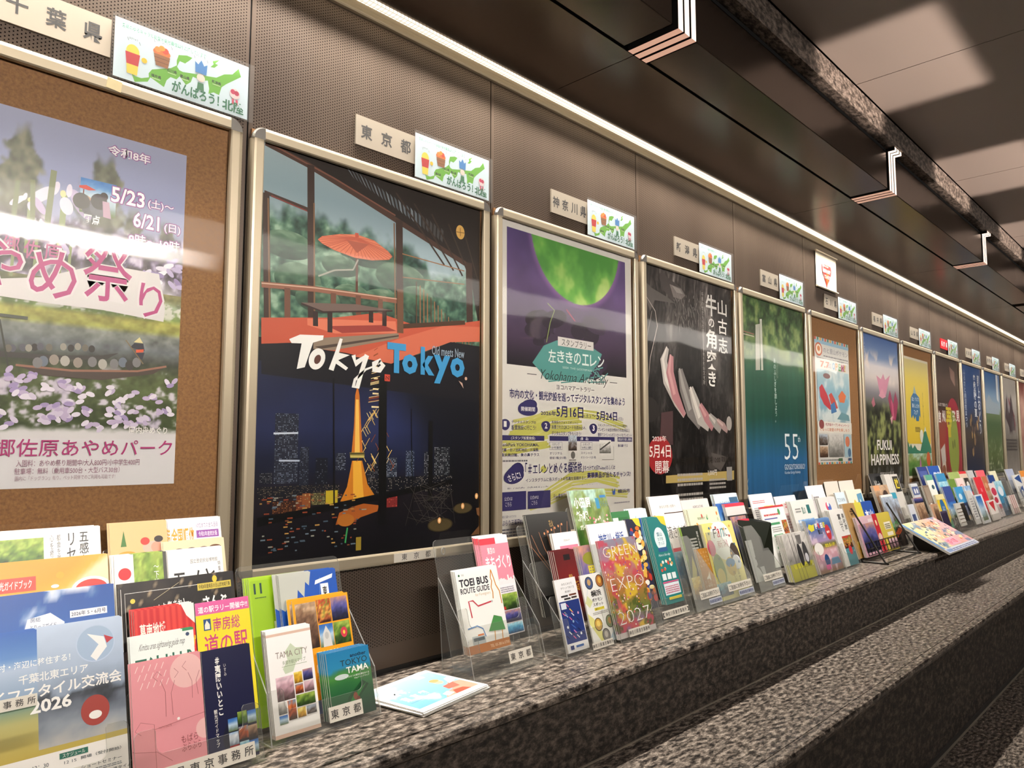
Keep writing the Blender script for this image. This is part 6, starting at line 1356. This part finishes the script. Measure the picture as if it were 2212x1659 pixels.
B(2.531, 0.233, 0.339, 1.415, .27, 'pale green booklet with scattered orange and red motifs behind the yellow one', [('t', '新潟県観光', .26, .84, .50, .88, '4a6a3a', .01), ('e', .57, .86, .03, .04, '4a9a6a')] + [('e', rr.uniform(.1, .95), rr.uniform(.3, .92), .025, .035, rr.choice(('d8843a', 'c8544a', 'b8c49a', 'e0a04a')), 10) for _ in range(22)], 'e4e4c4', n=3, th=.002, lift=.03, fan=.006)
B(2.406, 0.142, 0.283, 1.394, .26, 'dark leafy leaflet with white vertical print in the first file box', [('ph', 0, 0, 1, 1, 'leaf', 30), ('g', 10, 12, lambda u, v: np.zeros(u.shape + (3,)) + hx('1f261c'), .1, .3, 1, 1), ('t', '越後の自然をたずねて', .80, .45, .88, .92, 'e0e0d8', 0, True), ('lines', .42, .45, .74, .85, 9, 'a8a8a0', 3), ('p', [(.0, .2), (.3, .6), (.36, .4), (.15, .1)], 'b0a43a'), ('ph', 0, 0, 1, .3, 'gold', 5)], 'e8e4dc', n=1, th=.004)
rr = random.Random(41)
B(2.464, 0.084, 0.201, 1.382, .21, 'bronze mini booklet with tiny white symbols', [('t', s_, .12 + .22 * i, .90 - .09 * j, .22 + .22 * i, .945 - .09 * j, 'f0e4cc') for j in range(10) for i, s_ in enumerate(rr.sample('ㄴハしゝくムつフ', 4)) if not 4 <= j <= 6] + [('p', [(.36, .38), (.52, .42), (.66, .50), (.66, .30), (.52, .36), (.36, .34)], 'f4ecdc'), ('t', 'THIS IS', .36, .24, .64, .265, 'f4ecdc'), ('t', 'NIIGATA', .30, .20, .70, .23, 'f4ecdc')], 'b27a28', th=.004, n=1, lift=.03)
rr = random.Random(51)
B(2.55, 0.238, 0.285, 1.382, .297, 'pale yellow fan booklet with round scenic pictures in the second file box', [('e', .52, .76, .34, .32, 'f2f2ee', 32)] + [('t', ch, .30 + .12 * i, .80, .40 + .12 * i, .92, c_, .0, False, .2) for i, (ch, c_) in enumerate(zip('Fanに', ('2a2a34', 'c84a6a', '3a8a8a', '2a2a34')))] + [('t', '新潟', .34, .66, .68, .76, 'a83a4a', -.01), ('e', .13, .68, .12, .13, 'd8547a'), ('e', .82, .52, .15, .22, '4a4038', 24), ('e', .82, .44, .14, .12, 'd8dce0', 20), ('e', .60, .40, .16, .15, 'd8b84a'), ('e', .60, .45, .15, .07, '4a86b8'), ('e', .22, .38, .17, .26, '7a9a3a', 22), ('e', .22, .30, .12, .13, 'e0cc4a'), ('ph', 0, .05, .45, .22, 'sea', 9), ('t', '思いのままに', .60, .06, .68, .33, '6a5a3a', -.01, True), ('t', '旅する', .74, .1, .82, .36, '6a5a3a', -.01, True)] + [('e', rr.uniform(.05, .95), rr.uniform(.1, .95), .025, .022, rr.choice(('b8482f', '5a7a4a', 'd8a44a', '3a6a94')), 10) for _ in range(16)], 'ecdf86', n=2, th=.003)
B(2.835, 0.171, 0.343, 1.42, .27, 'dark flyer with a red top band in the rear row of boxes', [('r', 0, .955, 1, 1, 'd8344a'), ('r', 0, .82, 1, .955, 'd8d4d0'), ('ph', .1, .2, .9, .8, 'dusk', 9), ('t', '祭', .62, .5, .86, .7, 'c8343a', .02)], '1c1a1c', n=2, th=.003, lift=.02)
def curl(v):
    q = v.copy(); k = np.clip((v[:, 0] / 0.2 - .35) / .65, 0, 1) * np.clip(v[:, 2] / .25, 0, 1)
    q[:, 1] -= 0.045 * k ** 2; q[:, 2] -= 0.035 * k ** 2
    return q
B(2.858, 0.2, 0.282, 1.394, .26, 'dark forest leaflet curling forward out of the third file box', [('g', 24, 24, photo('leaf', 44)), ('g', 24, 24, lambda u, v: grad(v + (fbm(u * 6, v * 6, 4, 45) - .5) * .8, [(0, '2a3a14'), (.4, '141c10'), (1, '101810')])), ('g', 8, 8, lambda u, v: np.zeros(u.shape + (3,)) + hx('b8b4a4'), .62, .62, .74, .86), ('g', 12, 2, lambda u, v: np.zeros(u.shape + (3,)) + hx('d8344a'), 0, .965, .5, 1)], '1a2014', th=.0008, bend=curl, eps=.00012)
B(2.856, 0.102, 0.199, 1.382, .2, 'slim white card with a thin hanging figure drawing', [('line', [(.52, .80), (.50, .55), (.56, .42), (.50, .36), (.62, .28), (.72, .16)], [.03, .04, .10, .14, .08, .03], '25242a'), ('line', [(.56, .42), (.38, .34)], .03, '25242a'), ('e', .49, .55, .06, .05, '25242a')], 'dcdae0', th=.002, lift=.03)
holder(2.352, 0.73, [(1.421, 0, .12, False), (1.44, .02, .16, False)], 0.3, 'long clear rack behind the slant cut file boxes', side=False)
# --- Toyama
def droop(v):
    q = v.copy(); k = np.clip(v[:, 2] / .28, 0, 1); q[:, 1] += .05 * k ** 2 * 0 - .03 * np.sin(k * 3.1) ; return q
def wsp(hd, seed, img=None):
    s = [('lines', .08, .84, .6, .90, 2, hd, seed), ('lines', .08, .5, .92, .78, 8, '8a8a90', seed + 1)]
    if img: s += [('ph', .5, .5, .92, .78, img, seed, .006)]
    return s
B(3.071, 0.224, 0.371, 1.42, .25, 'white program sheet with a yellow picture column bending in the rear row', wsp('c8606a', 3, 'gold'), 'f2f0ec', n=1, th=.0012)
B(3.31, 0.227, 0.351, 1.42, .25, 'white festival sheet with a red headline, second in the rear row', [('e', .24, .80, .05, .07, 'd8843a'), ('lines', .4, .78, .9, .88, 2, 'c84a5a', 3), ('lines', .1, .4, .9, .7, 6, 'd8b0b4', 4)], 'f4f0ee', n=1, th=.0012)
B(3.076, 0.238, 0.319, 1.39, .26, 'white schedule sheet with green bars and food photos', [('r', .08, .78, .62, .80, '4a4f9a'), ('r', 0, .97, 1, 1, 'c8343a'), ('lines', .1, .84, .7, .90, 1, 'c84a4a', 2), ('e', .74, .89, .05, .06, '4a9a5a')] + [('r', .28, .68 - .20 * i, .66, .72 - .20 * i, '4a9a6a') for i in range(3)] + [('lines', .28, .56 - .20 * i, .66, .66 - .20 * i, 3, '8a8a88', i) for i in range(3)] + [('ph', .74, .54 - .20 * i, .96, .74 - .20 * i, 'food', i) for i in range(3)], 'f2f2ee', n=1, th=.0012)
B(3.126, 0.245, 0.2, 1.35, .21, 'grey and lime stack of bus timetable booklets at the front', [('g', 20, 20, photo('grey', 51)), ('r', 0, 0, 1, .36, 'b4b03a'), ('e', .55, .52, .09, .20, '2a2a2c'), ('e', .78, .52, .10, .22, '3a3a3c'), ('e', .78, .44, .07, .08, 'c8c8cc'), ('p', [(.55, .95), (.75, .95), (.72, .75), (.58, .75)], '6d6a68'), ('lines', .5, .25, .9, .31, 2, '7a7a2a', 3)] + [('line', [(.30 + .14 * i, 0), (.26 + .14 * i, 1)], .012, '4a4846') for i in range(3)], 'cfcbc4', n=4, th=.004, fan=.004)
B(3.385, 0.264, 0.329, 1.385, .3, 'white booklet stack with a skier photo and green kanji block', [('t', '富山の', .4, .78, .55, .90, '1f6a5a', .02), ('r', .62, .78, .76, .92, '1f6a6a'), ('ph', .12, .45, .82, .70, 'snow', 4), ('p', [(.2, .5), (.4, .66), (.6, .5), (.5, .6), (.35, .48)], '22262e'), ('lines', .12, .82, .34, .9, 2, '8a8a86', 3)], 'e4e2dc', n=3, th=.004, fan=.006)
rr = random.Random(61)
B(3.396, 0.277, 0.243, 1.345, .3, 'free town magazine with bold red and white title in the front row', [('g', 30, 36, lambda u, v: mix(grad(v, [(0, '8a6a4a'), (.15, 'b08a9a'), (.4, 'd8a0a8'), (.5, '6a6a2a'), (.58, 'a890b8'), (.72, '7d86b0'), (.85, '3a5a9a'), (1, '6a94c8')]), hx('e8d0d8'), ss(.55, .68, fbm(u * 8, v * 9, 3, 61)) * .7)), ('p', [(.03, .86), (.10, .93), (.22, .90), (.30, .92), (.26, .80), (.12, .78)], 'e0d83a')] + [('t', ch, .33 + .11 * i, .82, .42 + .11 * i, .92, c_, .05) for i, (ch, c_) in enumerate(zip('FREE', ('f0ece4', 'd8404a', 'f0ece4', 'd8c83a')))] + [('t', '富山', .38, .71, .56, .80, '25242a', .02), ('e', .80, .72, .11, .13, 'c8323a'), ('t', '無料', .73, .70, .87, .75, 'f4ece4', .03), ('e', .22, .45, .18, .10, 'f0ece4'), ('t', 'ほたるいか', .5, .45, .92, .52, 'e8d83a', .04), ('p', [(.55, .12), (.62, .24), (.90, .24), (.96, .12)], '5a86a4'), ('e', .42, .22, .10, .10, '2a4a7a'), ('r', .30, .05, .48, .14, 'd8609a')], n=2, th=.004)
B(3.706, 0.217, 0.327, 1.385, .28, 'white leaflet with a pink and blue flower emblem', [('e', .45, .84, .10, .10, 'd84a6a'), ('e', .55, .82, .10, .10, '4a6ab8'), ('e', .5, .88, .06, .06, 'f0e8e8'), ('r', 0, 0, 1, .45, '24402a'), ('lines', .2, .5, .8, .7, 4, '8a8a88', 4)], 'dcdad6', n=3, th=.003, fan=.004)
B(3.696, 0.181, 0.271, 1.345, .28, 'tall white booklet stack with black characters above dessert photos', [('t', '富山食', .48, .60, .72, .92, '1f1d1c', .02, True), ('t', '美味旅', .78, .62, .96, .92, '1f1d1c', .02, True), ('ph', .35, .30, 1, .52, 'food', 8), ('r', .35, 0, 1, .30, '4a8a94'), ('e', .7, .26, .12, .12, 'c8323a')], 'e8e6e0', n=3, th=.004, fan=.003)
B(3.683, 0.221, 0.387, 1.42, .3, 'white leaflet with a small red tag and mountain photo in the far rear', [('p', [(.5, .6), (.8, .78), (1, .7), (1, .5), (.5, .5)], '8a94a8'), ('r', .42, .64, .62, .70, 'd8405a'), ('lines', .2, .78, .6, .84, 1, '6d6a68', 3), ('e', .25, .8, .05, .08, 'c8c8c8')], 'ece8ea', th=.0012)
def foldover(v):
    q = v.copy(); k = np.clip((v[:, 2] / .3 - .72) / .28, 0, 1); q[:, 1] -= .025 * k ** 1.5; q[:, 2] -= .02 * k ** 2; return q
B(3.946, 0.189, 0.412, 1.45, .3, 'blank white sheet with a drooping folded top, nearer of the two', [('g', 4, 24, lambda u, v: np.zeros(u.shape + (3,)) + hx('e4ddd0'))], 'e4ddd0', th=.0008, bend=foldover, eps=.0001)
B(4.147, 0.212, 0.41, 1.45, .3, 'blank white sheet with a drooping folded top, farther of the two', [('g', 4, 24, lambda u, v: np.zeros(u.shape + (3,)) + hx('e8e2d6'))], 'e8e2d6', th=.0008, bend=foldover, eps=.0001)
B(3.982, 0.13, 0.342, 1.4, .25, 'pale blue leaflet with fine dark capitals by the flower emblem leaflet', [('t', 'TOYAMA', .1, .80, .9, .88, '5a6a7a'), ('ph', 0, 0, 1, .6, 'sky', 8)], 'd4e4ec', n=1)
B(4.14, 0.233, 0.348, 1.4, .26, 'cream leaflet with a blue and white illustrated map', [('p', [(.55, .4), (.62, .9), (.95, .92), (.95, .4)], '5a94b4'), ('p', [(.6, .5), (.75, .8), (.9, .6)], 'e8ece8'), ('e', .4, .7, .08, .1, 'd8c44a')], 'e8e2d0', n=1)
B(4.118, 0.267, 0.284, 1.37, .25, 'bright blue and yellow leaflet behind the wire rack', [('r', 0, 0, .38, 1, 'd8cc4a'), ('r', .38, 0, 1, 1, '2450a4'), ('t', '立山', .45, .62, .9, .82, 'eef0f4', .03), ('lines', .45, .5, .9, .58, 2, 'c8d4e8', 3)], n=2)
B(3.941, 0.162, 0.287, 1.365, .28, 'kraft brown booklet with handwritten gold kanji', [('t', '金マチ', .45, .35, .75, .92, '4a3014', .02, True), ('ph', .3, .0, 1, .3, 'gold', 3)], 'b08a54', n=2, th=.004, fan=.006)
holder(3.105, 0.275, [(1.350, 0, .10, True)], 0.2, 'clear brochure holder packed with the bus timetable stack')
holder(3.383, 0.294, [(1.345, 0, .11, True)], 0.22, 'clear brochure holder with the free town magazine')
holder(3.6855, 0.2, [(1.345, 0, .12, True)], 0.24, 'slim clear brochure holder with the tall white dessert booklet stack')
# wire rack
t = thing('wire_rack', 'dark wire brochure rack with a grid basket on the ledge edge', 'rack', (0, 0, 0))
for x in (3.985, 4.535):
    b = MB(); b.tube([(x, 1.415, LEDGE + .27), (x, 1.262, LEDGE + .012), (x, 1.245, LEDGE + .005), (x - .0, 1.30, LEDGE + .005), (x, 1.47, LEDGE + .005)], .0045); b.build('side_frame', WIRE, t)
b = MB()
b.tube([(3.985, 1.47, LEDGE + .006), (4.535, 1.47, LEDGE + .006)], .0035); b.tube([(3.985, 1.256, LEDGE + .0065), (4.535, 1.256, LEDGE + .0065)], .0035); b.build('base_rod', WIRE, t)
b = MB()
for s_ in (.035, .065, .095): b.tube([(3.99, 1.330 + s_ * SLOPE - .004, LEDGE + s_), (4.53, 1.330 + s_ * SLOPE - .004, LEDGE + s_)], .0022, 6)
for i in range(12): x = 3.99 + .54 * i / 11; b.tube([(x, 1.330 + .035 * SLOPE - .004, LEDGE + .035), (x, 1.330 + .095 * SLOPE - .004, LEDGE + .095)], .0022, 6)
b.build('grid_basket', WIRE, t)
B(4.003, 0.244, 0.216, 1.345, .21, 'dusky pink photo booklet in the wire rack', [('r', 0, .82, 1, 1, 'd8b4bc'), ('ph', .1, .1, 1, .82, 'dusk', 5), ('r', .7, .84, .95, .92, 'e8d8d8')], 'c89aa8', n=2, lift=.012)
B(4.25, 0.07, 0.219, 1.345, .21, 'red booklet in the middle of the wire rack', [('e', .5, .4, .4, .3, 'e8c8b8'), ('t', '春', .3, .7, .7, .85, 'f0d8b0', .03)], 'c02434', n=1, lift=.012)
B(4.322, 0.209, 0.217, 1.345, .21, 'yellow booklet with white caption boxes in the wire rack', [('r', .35, .55, .85, .75, 'efe8d0'), ('r', .4, .38, .85, .48, 'efe8d0'), ('lines', .4, .58, .8, .72, 3, '6a6a3a', 3), ('ph', .3, .05, 1, .3, 'sakura', 3)], 'd0bc4a', n=2, th=.004, lift=.012, fan=.002)
# big tilted spread overhanging the ledge
MX, MY, MZ, MW, MH = 4.60, 1.12, 0.626, 0.66, 0.283
mag = Art(MW, MH, 'e8dcc4', .012)
rr = random.Random(71)
mag.g(40, 24, lambda u, v: mix(grad(u + (fbm(u * 5, v * 5, 3, 71) - .5) * .5, [(0, 'd8c48a'), (.3, 'dcd0a8'), (.55, 'c8a084'), (.8, 'd8a4a4'), (1, 'd89a9a')]), hx('5a7a9a'), ss(.60, .7, fbm(u * 7, v * 7, 3, 73)) * .8), .05, .12, 1, 1)
for i in range(110): mag.p([(qx + rr.uniform(-.05, .05), qy + rr.uniform(-.09, .09)) for qx, qy in [(rr.uniform(.1, .92), rr.uniform(.25, .9))] for _ in range(4)], rr.choice(('e8e0a0', 'c8743a', '5a7a8a', 'd8b8a8', '8a6a5a', 'e8c8b8'))) if i % 3 == 0 else mag.e(rr.uniform(.08, .95), rr.uniform(.2, .95), rr.uniform(.008, .025), rr.uniform(.01, .02), rr.choice(('e8e0a0', '4a6a7a', 'd8844a', '3a3a40', 'e8d8c8')), 10)
mag.r(0, .12, .05, 1, '5a86b4'); mag.r(0, 0, 1, .12, 'c0c4d0'); mag.r(.30, .14, .62, .36, 'e0a4b4'); mag.t('北陸の旅', .33, .18, .58, .32, 'c8405a', .02); mag.lines(.02, .02, .95, .10, 2, '4a5a84', 3); mag.r(.02, .02, .16, .10, '7d94b8')
sl = math.atan2(.137, .248)
o = sheet('tilted_magazine', mag.mesh('tilted_magazine', True, None, .001), (MX, MY, MZ + .012), 'large tilted illustrated magazine overhanging the ledge edge', 'magazine', math.pi / 2 - sl)
st = MB(); st.prism([(1.19, LEDGE), (1.325, LEDGE), (1.325, .733), (1.19, .659)], MW - .16, lambda u, v, q: (MX + .08 + q, u, v))
tag(st.build('display_stand', BLACKP), 'dark wedge stand propping up the tilted magazine', 'stand')
B(4.582, 0.245, 0.356, 1.4, .3, 'orange photo flyer rising behind the tilted magazine', [('ph', 0, .2, 1, 1, 'brown', 8), ('e', .7, .75, .2, .18, '3a2a24'), ('r', 0, .9, .4, 1, 'd89a6a')], 'd0946a', n=2, th=.004)
B(4.564, 0.202, 0.304, 1.37, .3, 'festival booklet with green and orange brush lettering behind the tilted magazine', [('ph', 0, 0, 1, .96, 'city', 21), ('t', 'まつり', .2, .35, .8, .5, '3a8a4a', .05, False, 0, .3), ('t', '2026', .25, .22, .85, .33, 'd8643a', .05, False, 0, .3)], n=1, th=.003, fan=.003)
B(4.689, 0.2, 0.421, 1.44, .3, 'black flyer with a lime picture at the rear beyond the wire rack', [('t', 'Visit', .25, .66, .75, .86, 'e0e0dc', .0, False, .3), ('r', .3, .38, .9, .62, '8ab03a')], '121416')
B(4.832, 0.1, 0.416, 1.4, .28, 'row of white booklet spines beside the black flyer', [('line', [(.16 * i, 0), (.16 * i, 1)], .02, 'a8a49c') for i in range(1, 6)], 'd4d0c8', n=1, th=.01)
B(4.937, 0.141, 0.414, 1.4, .28, 'white booklets topped by a dark framed yellow emblem', [('r', .2, .6, .95, .95, '2a2c2a'), ('t', '越', .32, .66, .84, .9, 'd8c43a', .03)], 'cac6be', n=1, th=.008)
B(4.814, 0.085, 0.307, 1.388, .24, 'cyan edged leaflet between the tilted magazine and the far holders', [('r', 0, .85, 1, 1, '3a9ab4'), ('ph', 0, 0, 1, .85, 'city', 3)], 'b8c8cc', n=1)

# --- the rest of the row, shrinking with distance
FAR = [((5.675, 0.224, 0.444, 1.44), .3, 'deep blue booklet, nearer of the two blue ones in the far rear row', '2a3a78', [('r', .1, .7, .9, .9, '4a5a98')]),
 ((5.926, 0.308, 0.446, 1.44), .3, 'royal blue booklet, farther of the two blue ones in the far rear row', '2450a0', [('t', '信州', .3, .7, .9, .85, 'e8ecf4', .03), ('r', .92, 0, 1, 1, 'e8e4c8')]),
 ((5.657, 0.161, 0.391, 1.4), .25, 'white leaflet with a green top in the far row', 'e4e6de', [('r', 0, .85, 1, 1, '5aa08a'), ('e', .6, .65, .2, .1, '3a5a6a')]),
 ((5.918, 0.227, 0.393, 1.4), .3, 'teal blue wave booklet standing in the far row', '3a88b8', [('ph', 0, 0, 1, .8, 'sea', 3), ('p', [(.6, .5), (.8, .7), (.95, .5)], '1f3a5a')]),
 ((6.413, 0.298, 0.389, 1.44), .25, 'green striped booklet row in the far rear', 'a8b870', [('line', [(.12 * i, 0), (.12 * i, 1)], .03, '6a8a3a') for i in range(1, 8)]),
 ((6.719, 0.216, 0.39, 1.44), .25, 'striped booklet row with a red top in the far rear', 'd8c4b0', [('r', 0, .92, 1, 1, 'c8343a')] + [('line', [(.2 * i, 0), (.2 * i, .9)], .03, '8a6a5a') for i in range(1, 5)]),
 ((6.169, 0.19, 0.345, 1.4), .22, 'olive green leaflet with a white hill in the far row', '6a8a3a', [('p', [(.2, .4), (.5, .65), (.8, .4)], 'd8dcd0')]),
 ((6.395, 0.215, 0.346, 1.4), .22, 'pale pink leaflet with a ringed emblem in the far row', 'e8d0cc', [('e', .5, .6, .3, .2, 'c87a7a'), ('e', .5, .6, .24, .16, 'ecdcd8')]),
 ((6.633, 0.137, 0.342, 1.4), .22, 'black and red slim leaflet in the far row', '1c1a1c', [('r', 0, .2, 1, .5, 'c02a34'), ('e', .5, .75, .3, .2, 'd8d4cc')]),
 ((5.857, 0.213, 0.304, 1.372), .22, 'indigo leaflet fading to cloud white in the far front', '3a4f94', [('ph', 0, 0, 1, .5, 'sky', 9)]),
 ((6.157, 0.22, 0.29, 1.372), .24, 'cyan over navy leaflet in the far front', '3f9ad0', [('r', 0, .1, 1, .5, '24386a'), ('r', 0, 0, 1, .1, 'c8a87a'), ('e', .4, .7, .2, .1, 'c8e0ec')]),
 ((6.415, 0.201, 0.288, 1.372), .26, 'pale sky leaflet beside the cyan and navy one', 'a8bcd4', [('ph', 0, .3, 1, 1, 'snow', 4)]),
 ((5.621, 0.2, 0.259, 1.372), .24, 'bright yellow leaflet with a blue oval leaning from its holder', 'e4c42c', [('e', .5, .58, .28, .36, '2c6a9c', 24), ('t', 'ふじ', .36, .5, .64, .66, 'e8ecec', .02), ('p', [(.4, 0), (1, .3), (1, 0)], '3a8a6a'), ('r', 0, .85, 1, 1, 'e8dca0')]),
 ((5.505, 0.155, 0.157, 1.345), .12, 'dark purple stack of small booklets at the far front', '2c2440', [('r', 0, .9, 1, 1, '4a3f5a')]),
 ((5.915, 0.246, 0.188, 1.345), .16, 'white stack of booklets with a black printed face at the far front', 'cfccc4', [('ph', .55, 0, 1, .95, 'dark', 3)] + [('line', [(0, .15 * i), (.55, .15 * i)], .02, '6a5a4a') for i in range(1, 6)]),
 ((5.345, 0.15, 0.211, 1.345), .12, 'small salmon stack of booklets at the far front', 'c89a7a', [('ph', .3, 0, 1, .9, 'brown', 3)]),
 ((6.974, 0.195, 0.391, 1.44), .3, 'grey leaflet with dark kanji in the far rear row', 'b4b4b4', [('t', '郡上', .2, .6, .8, .8, '5a5a5c', .02)]),
 ((7.263, 0.29, 0.385, 1.44), .3, 'rose red leaflet in the far rear row', 'd8606a', [('e', .5, .7, .2, .12, 'e89a9a')]),
 ((6.808, 0.246, 0.343, 1.372), .3, 'scarlet slim booklet in the far row', 'd82f3c', [('r', .4, .6, .6, .7, 'e8707a')]),
 ((7.064, 0.149, 0.343, 1.372), .3, 'orange brown booklet beside the scarlet one', 'b8704a', [('ph', 0, 0, 1, .6, 'brown', 6), ('e', .5, .75, .3, .15, 'd8a07a')]),
 ((6.323, 0.13, 0.259, 1.345), .25, 'white slim leaflet with grey print at the far front', 'd4d2ce', [('lines', .2, .2, .8, .8, 8, '8a8a8a', 3)]),
 ((6.522, 0.23, 0.218, 1.345), .22, 'white leaflet with a blue river photo at the far front', 'e4e6ea', [('ph', .1, .1, .8, .95, 'sky', 31)]),
 ((7.419, 0.232, 0.342, 1.4), .25, 'navy leaflet with white dots beside the orange brown booklet', '24407c', [('e', .25 + .25 * i, .6, .06, .06, 'd8e0ec') for i in range(3)]),
 ((7.737, 0.251, 0.369, 1.44), .2, 'cream and black leaflet in the far rear row', 'd8d4b4', [('r', 0, .3, .4, .8, '2a2a26')]),
 ((7.215, 0.21, 0.281, 1.372), .3, 'crimson fish leaflet in the far row', 'e0d4d4', [('e', .5, .75, .4, .16, 'c03a54'), ('e', .4, .5, .3, .12, 'b83048'), ('e', .7, .3, .25, .1, 'd8506a')]),
 ((7.427, 0.29, 0.291, 1.372), .3, 'misty blue pond leaflet in the far row', '8aa0b8', [('ph', 0, 0, 1, 1, 'sea', 14), ('e', .5, .7, .3, .15, 'd8e0e8')]),
 ((6.849, 0.249, 0.16, 1.345), .16, 'small red and white stack at the far front', 'e0d8d0', [('p', [(.1, .9), (.8, .95), (.6, .4)], 'c8343c')]),
 ((8.405, 0.337, 0.373, 1.44), .3, 'pale violet leaflet with slanting rain lines near the right margin', 'a8b0c4', [('line', [(.2 * i, 1), (.2 * i + .1, .6)], .02, '5a648a') for i in range(5)]),
 ((8.408, 0.354, 0.317, 1.4), .3, 'indigo and white calligraphy booklet near the right margin', 'd4d4d0', [('p', [(.1, .9), (.9, 1), (.9, .7)], '2a4a84'), ('p', [(.2, .5), (.8, .65), (.8, .2), (.4, .2)], '2a4a84'), ('e', .55, .4, .12, .1, 'd8dce0')]),
 ((7.612, 0.294, 0.164, 1.345), .16, 'small red striped stack near the right margin', 'd8d0c8', [('line', [(.25 * i, 0), (.25 * i, 1)], .08, 'b04a48') for i in range(1, 4)]),
 ((8.796, 0.24, 0.35, 1.4), .3, 'white leaflet with an orange top at the right margin', 'e0d4cc', [('r', 0, .8, 1, 1, 'd88a3a')]),
 ((5.053, 0.181, 0.266, 1.345), .22, 'dark red night photo leaflet in the nearest of the far holders', '3a1c1c', [('ph', 0, 0, 1, .85, 'brown', 17), ('ph', 0, .85, 1, 1, 'dusk', 3)]),
 ((5.273, 0.145, 0.344, 1.4), .25, 'pale leaflet with a blue band of faces beyond the tilted magazine', 'c8ccd0', [('r', .05, .7, .95, .92, '4a5a8a'), ('e', .35, .8, .12, .12, 'e0e0e0'), ('e', .68, .8, .12, .12, 'e0e0e0'), ('ph', 0, .2, 1, .62, 'dusk', 7)]),
 ((5.512, 0.138, 0.324, 1.4), .26, 'brown leaflet with a door and a white round label', '7d6a5a', [('r', .2, .55, .9, .95, '9a8a7a'), ('e', .5, .42, .26, .22, 'e8e4dc')]),
 ((4.903, 0.11, 0.234, 1.345), .2, 'slim white and navy leaflet in the nearest of the far holders', 'd0d4dc', [('r', .2, .3, .8, .7, '3a4a74')])]
for pos, h, lab, base, sp in FAR: B(*pos, h, lab, sp, base, th=.004, n=1, fan=.01, eps=.0002)
for i in range(9):
    holder(4.90 + .45 * i, 0.425, [(1.345, 0, .10, True), (1.372, .05, .16, True), (1.40, .10, .22, True), (1.44, .15, .28, False)], 0.36,
           f'clear tiered brochure holder, {ordinal[i]} beyond the tilted magazine', side=False)
for a in BOXES: set_file_box(*a)
for a, k in LATER: set_holder(*a, **k)
# slim white leaflet stand near the right edge
t = thing('table_stand', 'small white sign stand on the ledge near the right margin', 'stand', (8.35, 1.255, LEDGE + .0005))
b = MB(); b.tube([(0, 0, .004), (0, 0, .30)], .008); b.build('pole', TRIMM, t)
b = MB(); b.tube([(0, 0, 0), (0, 0, .008)], .07, 24); b.build('base', TRIMM, t)
